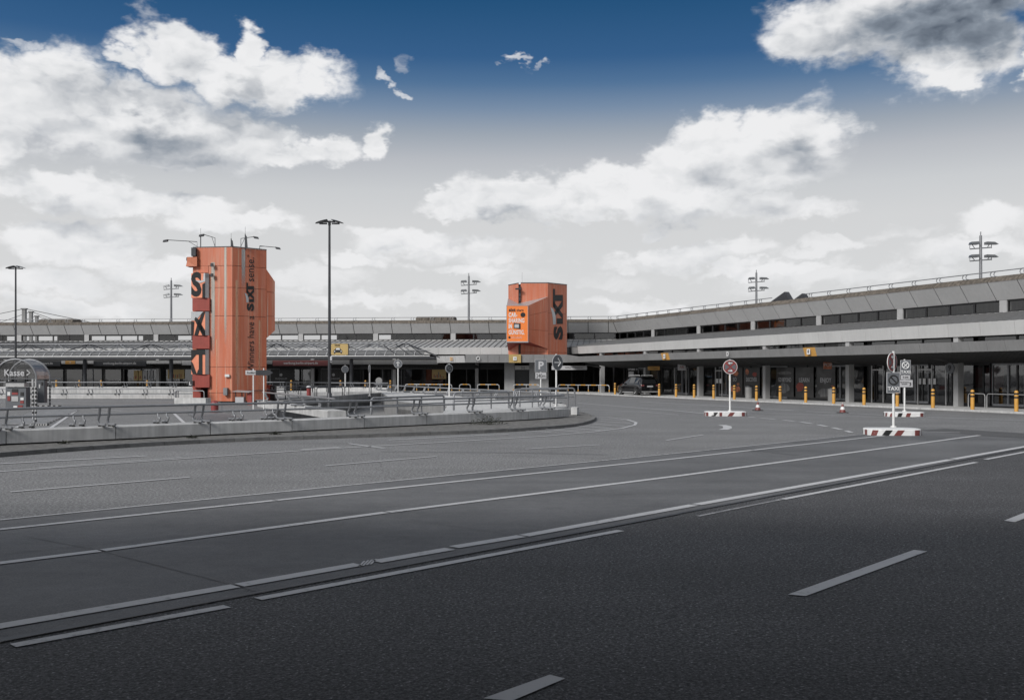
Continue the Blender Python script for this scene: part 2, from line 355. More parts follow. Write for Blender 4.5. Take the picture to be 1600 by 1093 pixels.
def orange_mat():
    """faded orange cladding; UV is metres along the face and height"""
    m = bpy.data.materials.new('faded_orange_cladding'); m.use_nodes = True; nt = m.node_tree; N = nt.nodes; L = nt.links
    b = N['Principled BSDF']; b.inputs['Roughness'].default_value = .5
    tc = N.new('ShaderNodeTexCoord')
    def noise(s, st, d=4):
        mp = N.new('ShaderNodeMapping'); mp.inputs['Scale'].default_value = st; L.new(tc.outputs['UV'], mp.inputs[0])
        n = N.new('ShaderNodeTexNoise'); n.inputs['Scale'].default_value = s; n.inputs['Detail'].default_value = d; L.new(mp.outputs[0], n.inputs['Vector']); return n.outputs['Fac']
    def mr(v, a, bb, c, d, sm=True):
        n = N.new('ShaderNodeMapRange'); L.new(v, n.inputs[0]); n.inputs[1].default_value = a; n.inputs[2].default_value = bb
        n.inputs[3].default_value = c; n.inputs[4].default_value = d; return n.outputs[0]
    def mix(f, a, c, blend='MIX'):
        n = N.new('ShaderNodeMix'); n.data_type = 'RGBA'; n.blend_type = blend
        if hasattr(f, 'links'): L.new(f, n.inputs[0])
        else: n.inputs[0].default_value = f
        for s_, v_ in ((6, a), (7, c)):
            if hasattr(v_, 'links'): L.new(v_, n.inputs[s_])
            else: n.inputs[s_].default_value = v_
        return n.outputs[2]
    col = mix(mr(noise(1.2, (1.0, .12, 1)), .35, .65, 0, 1), (.42, .114, .052, 1), (.50, .155, .080, 1))
    col = mix(mr(noise(2.0, (1.6, .05, 1)), .44, .64, 0, .55), col, (.46, .225, .165, 1))
    col = mix(mr(noise(5.0, (1.5, .04, 1)), .54, .68, 0, .5), col, (.50, .36, .25, 1))
    col = mix(mr(noise(3.3, (1.2, .035, 1), 2), .66, .72, 0, .7), col, (.42, .38, .33, 1))
    col = mix(mr(noise(8.0, (2.5, .10, 1)), .3, .7, .0, .35), col, (.40, .085, .04, 1))
    L.new(col, b.inputs['Base Color'])
    w = N.new('ShaderNodeTexWave'); w.wave_type = 'BANDS'; w.bands_direction = 'X'; w.inputs['Scale'].default_value = 4.0
    L.new(tc.outputs['UV'], w.inputs['Vector'])
    bp = N.new('ShaderNodeBump'); bp.inputs['Strength'].default_value = .25; bp.inputs['Distance'].default_value = .02; L.new(w.outputs['Fac'], bp.inputs['Height']); L.new(bp.outputs[0], b.inputs['Normal'])
    return m
M_ = {}
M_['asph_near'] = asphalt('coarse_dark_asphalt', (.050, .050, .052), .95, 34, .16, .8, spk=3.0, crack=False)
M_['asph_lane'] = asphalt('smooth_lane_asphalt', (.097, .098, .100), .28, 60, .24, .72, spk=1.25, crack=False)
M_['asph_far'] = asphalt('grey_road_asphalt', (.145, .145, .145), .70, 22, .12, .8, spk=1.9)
M_['asph_patch'] = asphalt('dark_patch_asphalt', (.065, .065, .066), .2, 90, .1, .8)
M_['paint'] = paint_mat()
M_['tar'] = mat('tar_joint', (.018, .018, .019), .5, var=.3, scale=8)
M_['kerb'] = mat('kerb_stone', (.12, .12, .118), .85, var=.25, scale=5, bump=.4)
M_['dirt'] = mat('gritty_verge', (.125, .122, .116), .95, var=.42, scale=7, bump=.8, bscale=60)
M_['conc'] = mat('pale_concrete', (.44, .44, .435), .85, var=.12, scale=2.4, bump=.15, bscale=30, streak=.22)
M_['conc2'] = mat('grey_concrete', (.22, .22, .218), .85, var=.16, scale=1.5, bump=.15, bscale=30, streak=.25)
M_['steel'] = mat('blue_grey_steel_tube', (.21, .215, .225), .42, .35, var=.12, scale=5)
M_['steel_d'] = mat('dark_steel', (.045, .047, .052), .45, .4, var=.15)
M_['steel_l'] = mat('pale_galvanised_steel', (.42, .42, .42), .4, .35, var=.1)
M_['panel'] = mat('grey_aluminium_panel', (.42, .42, .42), .48, .1, var=.05, scale=.6, streak=.08)
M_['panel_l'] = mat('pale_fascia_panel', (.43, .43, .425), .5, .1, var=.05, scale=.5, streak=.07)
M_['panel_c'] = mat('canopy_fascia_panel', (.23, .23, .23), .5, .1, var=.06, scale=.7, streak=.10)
M_['coping'] = mat('weathered_brown_coping', (.115, .098, .080), .9, var=.35, scale=1.6, bump=.4, bscale=12, stretch=(3, 3, .6), streak=.45)
M_['roof'] = mat('zinc_roof_sheet', (.33, .33, .328), .55, .25, var=.1, scale=.7)
M_['seam'] = mat('roof_standing_seam', (.17, .17, .17), .6, .2)
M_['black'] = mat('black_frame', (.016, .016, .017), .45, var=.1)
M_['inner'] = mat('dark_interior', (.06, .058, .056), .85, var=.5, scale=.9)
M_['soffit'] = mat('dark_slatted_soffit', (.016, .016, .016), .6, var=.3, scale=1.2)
M_['pillar'] = mat('pale_pillar_cladding', (.33, .33, .33), .55, .1, var=.05, streak=.06)
M_['white'] = mat('white_paint', (.60, .60, .595), .5, var=.06, scale=6)
M_['whitepole'] = mat('off_white_pole', (.62, .62, .61), .45, var=.08, scale=6)
M_['signgrey'] = mat('blue_grey_sign_face', (.105, .112, .122), .4, var=.04)
M_['signlight'] = mat('pale_sign_face', (.40, .40, .41), .45, var=.04)
M_['red'] = mat('faded_red_paint', (.21, .036, .034), .5, var=.12, scale=4)
M_['darkred'] = mat('brown_red_banner', (.16, .045, .045), .6, var=.05)
M_['redbox'] = mat('rusty_red_box', (.27, .048, .034), .55, var=.10, scale=2, streak=.12)
M_['yellow'] = mat('amber_yellow_paint', (.50, .26, .05), .45, var=.08, scale=5)
M_['signyel'] = mat('ochre_sign_face', (.42, .30, .12), .45, var=.05)
M_['amber'] = mat('amber_plate', (.50, .27, .07), .45, var=.05)
M_['lettering'] = mat('black_lettering', (.012, .012, .012), .5, var=.03)
M_['charc'] = mat('charcoal_lettering', (.022, .022, .023), .95, var=.05)
M_['orange'] = orange_mat()
M_['salmon'] = mat('salmon_board', (.66, .23, .13), .6, var=.06, streak=.06)
M_['beam'] = mat('orange_beam', (.42, .13, .06), .6, var=.08, streak=.1)
M_['poster'] = mat('orange_poster', (.72, .19, .035), .5, var=.05)
M_['dposter'] = mat('dark_poster', (.035, .034, .034), .35, var=.5, scale=1.4)
M_['flesh'] = mat('warm_poster_print', (.36, .12, .06), .45, var=.6, scale=3)
M_['silver'] = mat('silver_trim', (.42, .43, .44), .35, .5, var=.08)
M_['carpaint'] = mat('black_car_paint', (.006, .006, .007), .08, 0, var=.05, spec=1.0)
M_['tyre'] = mat('tyre_rubber', (.015, .015, .015), .85, var=.15)
M_['rim'] = mat('alloy_rim', (.50, .50, .50), .25, .8, var=.05)
M_['carglass'] = mat('tinted_car_glass', (.012, .013, .014), .04, 0, var=.02, spec=1.0)
M_['lamp_shell'] = mat('grey_lamp_shell', (.14, .145, .15), .35, .4, var=.08)
M_['leaf'] = mat('dusty_weed_leaf', (.035, .038, .026), .8, var=.4, scale=10)
M_['cone_r'] = mat('cone_red', (.15, .038, .034), .55, var=.1)
M_['glass'] = glass('shopfront_glass', .48, .09)
M_['glassU'] = glass('clerestory_glass', .80, .09, fk=.12)
M_['glassS'] = glass('canopy_roof_glass', .30, .10, .35, (.5, .5, .5), fk=.6)
M_['acryl'] = glass('shelter_acrylic', .85, .05, .35, fk=.25)
M_['curtain'] = mat('grey_pleated_blind', (.15, .15, .15), .9, var=.35, scale=2.5, stretch=(3, 3, .3))

# ------------------------------------------------------------------ ground
def offset_line(pts, w):
    out = []
    for i, p in enumerate(pts):
        a = pts[max(i - 1, 0)]; b = pts[min(i + 1, len(pts) - 1)]
        t = (b - a); t.z = 0; t.normalize(); out.append(p + Vector((-t.y, t.x, 0)) * w)
    return out
def poly_sheet(loops, z, name, mat_, kind='structure'):
    cu = bpy.data.curves.new(name, 'CURVE'); cu.dimensions = '2D'; cu.fill_mode = 'BOTH'
    for lp in loops:
        s = cu.splines.new('POLY'); s.points.add(len(lp) - 1)
        for i, p in enumerate(lp): s.points[i].co = (p[0], p[1], 0, 1)
        s.use_cyclic_u = True
    o = bpy.data.objects.new(name, cu); me = bpy.data.meshes.new_from_object(o); bpy.data.objects.remove(o)
    me.materials.clear(); me.materials.append(mat_)
    ob = bpy.data.objects.new(name, me); C.objects.link(ob); ob.location.z = z
    if kind: ob['kind'] = kind
    return ob
def ext(a, b, da, db):
    d = (b - a).normalized(); return a - d * da, b + d * db
# ramp opening inside the island
RA = Vector((-13.2, 57.5, 0)); RB = Vector((-10.6, 80.5, 0))
hole = [G(700, 646, .3), G(430, 655, .3), RA, RB, Vector((-9.8, 78.5, 0)), P(620.6, 624.7, 54.5), P(709, 619.5, 52)]
hole = [Vector((p.x, p.y, 0)) for p in hole]
hole = [Vector((-2.6, 37.2, 0)), Vector((-9.3, 34.6, 0)), RA, RB, Vector((-9.7, 78.0, 0)), Vector((-6.25, 54.0, 0)), Vector((-3.0, 46.0, 0))]
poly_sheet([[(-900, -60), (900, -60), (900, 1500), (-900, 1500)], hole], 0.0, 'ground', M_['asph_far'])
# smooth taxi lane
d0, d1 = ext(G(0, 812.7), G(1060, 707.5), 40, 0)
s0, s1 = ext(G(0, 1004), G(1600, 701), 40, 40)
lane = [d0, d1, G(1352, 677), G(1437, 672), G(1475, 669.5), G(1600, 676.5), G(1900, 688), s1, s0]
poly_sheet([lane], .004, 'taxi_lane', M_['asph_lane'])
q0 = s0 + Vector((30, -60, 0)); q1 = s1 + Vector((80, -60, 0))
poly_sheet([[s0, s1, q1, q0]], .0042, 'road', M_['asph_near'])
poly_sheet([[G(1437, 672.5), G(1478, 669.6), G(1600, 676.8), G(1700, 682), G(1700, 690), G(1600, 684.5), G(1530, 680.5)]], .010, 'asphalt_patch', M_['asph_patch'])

def ribbon(name, pts, w, z=.012, m_='paint', wear=0.0, square=True):
    pts = [Vector((p.x, p.y, 0)) for p in pts]
    a = offset_line(pts, w / 2); b = offset_line(pts, -w / 2); mb = MB(); n = len(pts)
    vs = [(p.x, p.y, z) for p in a] + [(p.x, p.y, z) for p in b]
    mb.add(vs, [(n + i, n + i + 1, i + 1, i) for i in range(n - 1)])
    o = struct(name, mb, M_[m_]); o['wear'] = wear; return o
def pl(*pp): return [G(x, y) for x, y in pp]
def line_ext(a, b, da, db): return list(ext(G(*a), G(*b), da, db))
LN = 'road_marking'
ribbon(LN, line_ext((0, 827.7), (428, 782.4), 8, 0), .13)
ribbon(LN, pl((432, 782), (1060, 716.3), (1382, 680.6)), .13)
ribbon(LN, line_ext((0, 880.5), (155, 861.3), 6, 0), .15)
ribbon(LN, pl((160, 860.6), (603, 801)), .15)
ribbon(LN, pl((607, 800.6), (1060, 743.8), (1530, 680.2)), .15)
ribbon(LN, line_ext((0, 979.5), (368, 916.4), 5, 0), .17)
ribbon(LN, pl((373, 915.5), (560, 882.5)), .17)
for k in range(4):
    x = 564 + k * 6
    ribbon(LN, [G(x - 3, 886.0 - k * 1.1), G(x + 5.5, 877.5 - k * 1.1)], .022)
ribbon(LN, pl((588, 878.3), (703, 858.2)), .17)
ribbon(LN, pl((709, 855.6), (815, 838.2)), .17)
ribbon(LN, pl((819, 837.5), (1084, 789.5)), .17)
ribbon(LN, pl((1088, 788.8), (1485, 718.4)), .17)
ribbon(LN, pl((1489, 717.7), (1720, 677)), .17)
ribbon(LN, pl((0, 812.9), (500, 762.7), (1060, 708.2), (1350, 678.4)), .07, z=.0125, wear=.06)
# line beside the joint, broken and worn
ribbon(LN, line_ext((20, 1010), (355, 948.5), 0, 0), .12, wear=.05)
ribbon(LN, pl((403, 936.8), (540, 911), (970, 829.5)), .12, wear=.0)
ribbon(LN, pl((1090, 807), (1220, 781)), .07, wear=.16)
ribbon(LN, pl((1223, 780.5), (1525, 722.5)), .11)
ribbon(LN, pl((1540, 718), (1720, 683.8)), .11)
ribbon('expansion_joint', [s0, s1], .05, .0165, 'tar')
jj = pl((0, 1001), (416, 925), (1060, 804))
ribbon('expansion_joint', jj, .05, .0168, 'tar')
ribbon('expansion_joint', pl((40, 838), (157, 860.5), (372, 916), (412, 928)), .013, .0172, 'tar')
ribbon('expansion_joint', pl((640, 812), (816, 838), (870, 846)), .012, .0172, 'tar')
ribbon('expansion_joint', pl((0, 866), (280, 838), (560, 801)), .010, .0172, 'tar')
ribbon('expansion_joint', pl((595, 705.5), (800, 707.5), (950, 710.5)), .05, .0172, 'tar')
ribbon('expansion_joint', pl((1170, 703), (1250, 712)), .03, .0172, 'tar')
# dashes in the near road
def dash(cs, wear=0.0):
    mb = MB(); vs = [G(*c, .0) for c in cs]; mb.add([(v.x, v.y, .012) for v in vs], [(0, 1, 2, 3)]); o = struct(LN, mb, M_['paint']); o['wear'] = wear
dash([(1231, 930), (1259, 932.5), (1449, 862.3), (1428, 860)])
dash([(755, 1093), (800, 1097), (883, 1062), (859, 1056)])
dash([(1569, 814), (1586, 816.5), (1640, 795), (1625, 792)])
# far-side road lines
ribbon(LN, line_ext((16, 768.8), (296, 745.8), 0, 0), .09, wear=-0.035)
ribbon(LN, pl((509, 727.8), (682, 713.2)), .09, wear=-0.035)
ribbon(LN, pl((822, 701.5), (937, 695)), .09, wear=-0.025)
ribbon(LN, pl((1041, 688), (1099, 679.5)), .09, wear=-0.025)
ribbon(LN, line_ext((0, 724.8), (228, 712.4), 8, 0), .13, wear=-0.040)
ribbon(LN, line_ext((0, 737), (284, 716.6), 8, 0), .10, wear=-0.040)
ribbon(LN, pl((60, 731.3), (284, 714.7)), .06, wear=-0.040)
ribbon(LN, pl((284, 716.6), (532, 700.2), (700, 690.5), (850, 681.5), (925, 675), (972, 669), (992, 664), (994, 660), (980, 655.5), (950, 652), (912, 650)), .11, wear=-0.025)
ribbon(LN, pl((470, 702.8), (530, 699)), .16, wear=-0.040)
ribbon(LN, pl((607, 687.6), (740, 680.8)), .13, wear=-0.040); ribbon(LN, pl((742, 680.4), (795, 678.6)), .16, wear=-0.040)
ribbon(LN, pl((545, 693), (600, 700.5)), .10, wear=-0.025, m_='paint')
for k, (a, b) in enumerate([((822, 673), (860, 675.5)), ((850, 670.5), (905, 675)), ((880, 668), (938, 672.6)), ((905, 665.5), (958, 670)), ((925, 662), (975, 666)), ((938, 658), (985, 661)), ((938, 654.5), (975, 657))]):
    ribbon(LN, pl(a, b), .10, wear=0.010)
ribbon(LN, pl((903, 629.5), (1060, 642), (1101, 646)), .16, wear=-0.025)
ribbon(LN, pl((905, 639), (1000, 643), (1060, 648)), .10, wear=0.020)
ribbon(LN, pl((1000, 627.5), (1120, 634), (1240, 641.3)), .16, wear=-0.010)
ribbon(LN, pl((1260, 642.5), (1420, 650.5), (1600, 657)), .16, wear=0.050)
ribbon(LN, pl((1165, 644), (1390, 652)), .12, wear=0.040)
cs = [(1168, 651.3), (1184, 652.9), (1221, 655.9), (1248.6, 658.9), (1275.6, 663), (1298, 667.5), (1320.6, 672.4), (1334, 677)]
for a, b in zip(cs[:-1], cs[1:]):
    pa = G(*a); pb = G(*b); ribbon(LN, [pa.lerp(pb, .12), pa.lerp(pb, .74)], .16, wear=-0.035)
ribbon(LN, pl((1128, 664), (1136, 666), (1137, 669), (1130, 671.5)), .30, wear=0.000)
ribbon(LN, pl((1437, 674), (1500, 676)), .12, wear=-0.025)

# parking area inside the loop (its own asphalt tone is the ground); white bay lines
ribbon(LN, pl((80, 668), (120, 641)), .13); ribbon(LN, pl((25, 668), (88, 641)), .12, wear=0.000)
ribbon(LN, pl((287, 660), (270, 644)), .13)
ribbon(LN, pl((300, 640.5), (190, 642), (90, 634), (0, 632)), .12, wear=-0.010)
ribbon(LN, pl((265, 631), (170, 632), (70, 629)), .12, wear=-0.025)
ribbon(LN, pl((270, 627.5), (100, 627)), .10, wear=-0.010)

# kerb and verge of the island
kp = [G(-420, 752)] + pl((0, 713.6), (178, 700), (357, 690), (540, 684.3), (700, 679), (800, 674.5), (885, 668.5), (915, 663.5), (928, 659), (932, 654.5), (927, 650.5), (912, 647)) + [Vector((2.6, 50, 0)), Vector((.6, 58, 0)), Vector((-9.2, 86, 0))]
kp = [Vector((p.x, p.y, 0)) for p in kp]
def smooth_path(p, it=2):
    for _ in range(it):
        q = [p[0]]
        for a, b in zip(p[:-1], p[1:]): q += [a.lerp(b, .25), a.lerp(b, .75)]
        q.append(p[-1]); p = q
    return p
def resample(p, step):
    out = [p[0].copy()]; acc = 0; 
    for a, b in zip(p[:-1], p[1:]):
        l = (b - a).length; t = step - acc
        while t <= l: out.append(a.lerp(b, t / l)); t += step
        acc = (acc + l) % step
    return out
kps = smooth_path(kp, 2)
kst = resample(kps, 1.0); island_kerb = MB().build('kerb', M_['kerb']); island_kerb['kind'] = 'structure'
bpy.data.objects.remove(island_kerb)
island_kerb = bpy.data.objects.new('kerb', None); C.objects.link(island_kerb); island_kerb['kind'] = 'structure'
inn = offset_line(kst, .16)
for i in range(min(len(kst) - 1, 120)):
    a, b, c, d = kst[i], kst[i + 1], inn[i + 1], inn[i]
    g = .006; dr = (b - a).normalized() * g
    j = random.uniform(-.004, .004)
    pts = [a + dr, b - dr, c - dr, d + dr]
    mb = MB(); mb.hexa([(p.x, p.y, -.02) for p in pts] + [(pts[0].x, pts[0].y, .105 + j)] + [(p.x, p.y, .11 + j) for p in pts[1:]])
    mb.build('kerb_stone', M_['kerb'], island_kerb)

# near wall path
wp_px = [(-420, 722), (9.7, 694.6), (181, 687), (329, 680), (456.5, 674.4), (570, 668.9), (667, 664), (755, 659.7), (825.5, 656), (872, 652.8), (890, 651)]
wall = [G(x, y, .1) for x, y in wp_px]; wall = [Vector((p.x, p.y, 0)) for p in wall]
iv = offset_line(kst, .15)
back = offset_line(wall, .9)
verge = [p for p in iv[:-1]] 
vp = verge + [Vector((-10.2, 85.8, 0)), Vector((-1, 56, 0))] + list(reversed(back))
poly_sheet([[(p.x, p.y) for p in verge] + [(-9.8, 85.5), (-.8, 57), (1.6, 47.5)] + [(p.x, p.y) for p in reversed(back)]], .09, 'verge', M_['dirt'])

# ------------------------------------------------------------------ barrier walls
def bent_stand(mb, base, n, t, top, zt, r=.032, rev=1.0, foot=.5, spacer=True):
    """C-shaped tube: hand rail point -> leans back -> foot along the wall top. n = outward, t = along"""
    for s in (-.13, .13):
        o = base + t * s
        pts = [o + n * 0 + Vector((0, 0, zt)), o + n * (-.06 * rev) + Vector((0, 0, top + (zt - top) * .55)), o + n * (-.15 * rev) + Vector((0, 0, top + .17)),
               o + n * (-.12 * rev) + Vector((0, 0, top + .08)), o + n * (-.03 * rev) + Vector((0, 0, top + .055)), o + n * (foot * rev - .1 * rev) + Vector((0, 0, top + .055))]
        mb.tube(pts, r, 7)
        if spacer:
            for q in (0.0, .6):
                c = o + n * ((q * foot - .03) * rev); mb.box(c.x - .035, c.x + .035, c.y - .035, c.y + .035, top + .0, top + .03, 1)
def barrier(name, label, path, thick, z0, z1, rail_z, rail_r, stands, mats='conc', rail_off=.25, rail2=None, plinth=True, joints=None, group=None, lean=1.0, foot=.5):
    """path runs left to right as seen from outside; outside is on its right"""
    c = path[len(path) // 2]
    root = thing(name, label, 'barrier wall', (c.x, c.y, 0), 0, group)
    o = Vector((c.x, c.y, 0)); lp = [p - o for p in path]
    bk = offset_line(lp, thick)
    for i in range(len(lp) - 1):
        a, b, cc, d = lp[i], lp[i + 1], bk[i + 1], bk[i]; dr = (b - a).normalized() * .012; j = random.uniform(-.004, .004)
        q = [a + dr, b - dr, cc - dr, d + dr]; mb = MB()
        ch = .02
        ci = (d - a).normalized() * ch
        zb = z0
        ring0 = [(p.x, p.y, zb) for p in q]
        ring1 = [(q[0].x, q[0].y, z1 - ch + j), (q[1].x, q[1].y, z1 - ch + j), (q[2].x, q[2].y, z1 - ch + j), (q[3].x, q[3].y, z1 - ch + j)]
        ring2 = [(q[0] + ci).to_tuple()[:2] + (z1 + j,), (q[1] + ci).to_tuple()[:2] + (z1 + j,), (q[2] - ci).to_tuple()[:2] + (z1 + j,), (q[3] - ci).to_tuple()[:2] + (z1 + j,)]
        mb.hexa(ring0 + ring1); mb.add(ring1 + ring2, [(4, 5, 6, 7), (0, 1, 5, 4), (1, 2, 6, 5), (2, 3, 7, 6), (3, 0, 4, 7)])
        mb.build('wall_block', M_[mats], root)
    if plinth:
        mb = MB(); a1 = offset_line(lp, thick * .3); b1 = offset_line(lp, thick * .8)
        for i in range(len(lp) - 1):
            mb.hexa([(p.x, p.y, 0) for p in (a1[i], a1[i + 1], b1[i + 1], b1[i])] + [(p.x, p.y, z0) for p in (a1[i], a1[i + 1], b1[i + 1], b1[i])])
        mb.build('wall_footing', M_['conc2'], root)
    rp = offset_line(lp, rail_off)
    rpx = smooth_path([Vector((p.x, p.y, rail_z)) for p in rp], 1)
    mb = MB(); mb.tube(rpx, rail_r, 8); mb.build('handrail', M_['steel'], root)
    for s in stands:
        # s = arc length along path
        acc = 0
        for a, b in zip(rp[:-1], rp[1:]):
            l = (b - a).length
            if acc + l >= s or (b is rp[-1]):
                t = (b - a).normalized(); p = a + t * (s - acc); n = Vector((t.y, -t.x, 0)); break
            acc += l
        mb = MB(); bent_stand(mb, Vector((p.x, p.y, 0)), n, t, z1, rail_z, rail_r * .95, lean, foot)
        mb.build('rail_stand', [M_['steel'], M_['black']], root)
    if rail2:
        z2, off2, st2 = rail2
        rp = offset_line(lp, off2); mb = MB(); mb.tube(smooth_path([Vector((p.x, p.y, z2)) for p in rp], 1), rail_r * .85, 8); mb.build('handrail', M_['steel'], root)
        for s in st2:
            acc = 0
            for a, b in zip(rp[:-1], rp[1:]):
                l = (b - a).length
                if acc + l >= s or (b is rp[-1]):
                    t = (b - a).normalized(); p = a + t * (s - acc); n = Vector((t.y, -t.x, 0)); break
                acc += l
            mb = MB(); bent_stand(mb, Vector((p.x, p.y, 0)), n, t, z1, z2, rail_r * .8, -1, .35); mb.build('rail_stand', [M_['steel'], M_['black']], root)
    return root
def arc_of(path, px, off=.25):
    """arc length along the offset path where it crosses picture column px"""
    rp = offset_line(path, off); acc = 0; r = (px - CX) / F
    for a, b in zip(rp[:-1], rp[1:]):
        fa = a.x - r * a.y; fb = b.x - r * b.y
        if fa <= 0 <= fb: return acc + (b - a).length * (-fa / (fb - fa))
        acc += (b - a).length
    return 0.5
st_px = [-160, 3, 164, 312, 441, 553, 652, 738, 805, 851]
barrier('barrier_wall', 'long pale concrete wall with steel tube rail along the near edge of the parking island', wall, .85, .13, .466, 1.0, .036,
        [arc_of(wall, x) for x in st_px], rail2=(.77, .72, [arc_of(wall, x, .72) for x in (-80, 43, 122, 253, 370, 420)]))
# end block beyond the tip of the wall
a = G(892, 648.5, .1); b = G(900.5, 647.5, .1)
eb = thing('barrier_block', 'small separate concrete block just past the tip of the curved wall', 'concrete block', (a.x, a.y, 0), 0)
mb = MB(); mb.hexa([(0, 0, .12), (.26, -.05, .12), (.40, .7, .12), (.1, .8, .12), (0, 0, .44), (.26, -.05, .44), (.40, .7, .44), (.1, .8, .44)]); mb.build('block', M_['conc'], eb)
mb = MB(); mb.box(.08, .26, .1, .6, 0, .12); mb.build('footing', M_['black'], eb)
# tall rails at the tip (two bars, rounded end)
tr = thing('guard_rail', 'tall two-bar steel guard rail ending in rounded corners at the tip of the curved wall', 'guard rail', (0, 0, 0))
def hoop(path, z0, z1, r, mbx, seg=7, corner=.12):
    a, b = path[0], path[-1]; ta = (path[1] - path[0]).normalized(); tb = (path[-1] - path[-2]).normalized()
    pts = [Vector((a.x, a.y, z0)), Vector((a.x, a.y, z1 - corner)), Vector((a.x, a.y, z1 - corner * .3)) + ta * corner * .3] + [Vector((a.x, a.y, z1)) + ta * corner] \
        + [Vector((p.x, p.y, z1)) for p in path[1:-1]] + [Vector((b.x, b.y, z1)) - tb * corner, Vector((b.x, b.y, z1 - corner * .3)) - tb * corner * .3, Vector((b.x, b.y, z1 - corner)), Vector((b.x, b.y, z0))]
    mbx.tube(pts, r, seg)
Lr = lambda px, Y: Vector(((px - CX) / F * Y, Y, 0))
segs = [([Lr(580, 35.5), Lr(694, 39.5)], .46, 1.03), ([Lr(709, 40), Lr(795, 42.5)], .46, 1.12), ([Lr(803, 42.7), Lr(850, 43.6), Lr(887, 44.2)], .46, 1.22), ([Lr(812, 43.8), Lr(860, 44.8), Lr(898, 45.2)], .46, 1.24)]
for pth, z0, z1 in segs:
    mb = MB(); hoop(pth, z0 - .03, z1, .04, mb); mb.build('hoop', M_['steel'], tr)
    mb = MB(); mb.tube([Vector((p.x, p.y, z0 + (z1 - z0) * .5)) for p in pth], .028, 6); mb.build('middle_bar', M_['steel'], tr)
    a, b = pth[0], pth[-1]; nn = 2 if (b - a).length > 2.4 else 1
    for k in range(nn):
        p = a.lerp(b, (k + 1) / (nn + 1)); mb = MB(); mb.tube([(p.x, p.y, z0 - .03), (p.x, p.y, z1)], .03, 7); mb.build('post', M_['steel'], tr)

# rear wall of the island with leaning stands
rw = [Lr(590, 92), Lr(603, 86), Lr(660, 74), Lr(720, 65), Lr(780, 58.5), Lr(830, 54), Lr(872, 50), Lr(885, 47.5)]
rw = list(rw)
rwi = list(reversed(rw))
# reversed so that the outside (far side) is to the right of the path
stl = []
tot = sum((b - a).length for a, b in zip(rwi[:-1], rwi[1:]))
s_ = 2.0
while s_ < tot - 1: stl.append(s_); s_ += 3.05
barrier('barrier_wall', 'far curved concrete wall of the island with a pale leaning tube rail, behind the ramp opening', rwi, .7, .05, .42, .92, .045, stl, rail_off=.25, plinth=False, foot=.45)
# island deck (walkway) between the walls at the tip
deck = [Vector((2.55, 45.0, 0)), Vector((-2.2, 37.9, 0)), Vector((-2.6, 37.2, 0)), Vector((-3.0, 46.0, 0)), Vector((-6.25, 54.0, 0)), Vector((-10.4, 79.0, 0)), Vector((-10.5, 84, 0)), Vector((-5.9, 71, 0)), Vector((-1.0, 58.5, 0)), Vector((1.6, 50.5, 0))]
mb = MB()
def slab(mbx, lp, z0, z1):
    n = len(lp); vs = [(p.x, p.y, z0) for p in lp] + [(p.x, p.y, z1) for p in lp]
    mbx.add(vs, [(i, (i + 1) % n, n + (i + 1) % n, n + i) for i in range(n)])
slab(mb, deck[::-1], -3.2, .40)
dk = struct('walkway', mb, M_['conc2'])  # sides darker than the top: their shade is put into the concrete colour
poly_sheet([[(p.x, p.y) for p in deck]], .402, 'walkway', M_['conc'])
# ramp walls and floor
mb = MB()
hp = hole
n = len(hp)
mb.add([(p.x, p.y, -3.2) for p in hp] + [(p.x, p.y, .0) for p in hp], [(i, (i + 1) % n, n + (i + 1) % n, n + i) for i in range(n)])
struct('ramp_wall', mb, M_['conc2'])
mb = MB(); mb.add([(p.x, p.y, -3.1 + (p.y - 36) / 44 * 2.75) for p in hp], [tuple(range(n))]); struct('ramp_floor', mb, M_['conc2'])
# parapet of the ramp on the left/far side
pp = [Vector((-15.2, 44, 0)), RA, Vector((-11.9, 69, 0)), RB, Vector((-10.2, 86, 0))]
par = thing('parapet', 'smooth grey concrete parapet wall beside the car park ramp, right of the orange tower', 'parapet', (RA.x, RA.y, 0))
o = Vector((RA.x, RA.y, 0))
for i in range(1, len(pp) - 2 + 1):
    a, b = pp[i] - o, pp[i + 1] - o; t = (b - a).normalized(); nn = Vector((-t.y, t.x, 0)) * .35
    mb = MB(); mb.hexa([(p.x, p.y, -3.0) for p in (a, b, b + nn, a + nn)] + [(p.x, p.y, .36) for p in (a, b, b + nn, a + nn)]); mb.build('wall_block', M_['conc2'], par)

# far barrier walls left, in front of the terminal
fw2 = [Lr(x, 74.0 - (x - 150) * .0) for x in range(-60, 320, 41)]
fw2 = [Vector((p.x, p.y, 0)) for p in fw2]
barrier('barrier_wall', 'far pale concrete wall with tube rail across the parking lot left of the orange tower', fw2, .7, .03, .36, .76, .04,
        [arc_of(fw2, x) for x in (1, 47, 101, 141, 184, 227, 268)], plinth=False, lean=1)
fw1 = [Lr(x, 97.0) for x in range(-60, 480, 36)]
barrier('barrier_wall', 'farthest pale concrete wall with a thin rail, directly before the left terminal shopfronts', fw1, .8, .0, .62, 1.06, .045,
        [arc_of(fw1, x) for x in (14, 83, 121, 158, 196, 233, 273, 310, 440, 470)], plinth=False)
fw3 = [Lr(x, 97.0 - (x - 490) * .045) for x in (486, 520, 556, 590, 604)]
barrier('barrier_wall', 'short pale concrete wall with thin rail right of the tall lamp post before the terminal', fw3, .8, .0, .60, 1.02, .045,
        [arc_of(fw3, x) for x in (532, 549, 572, 590)], plinth=False)

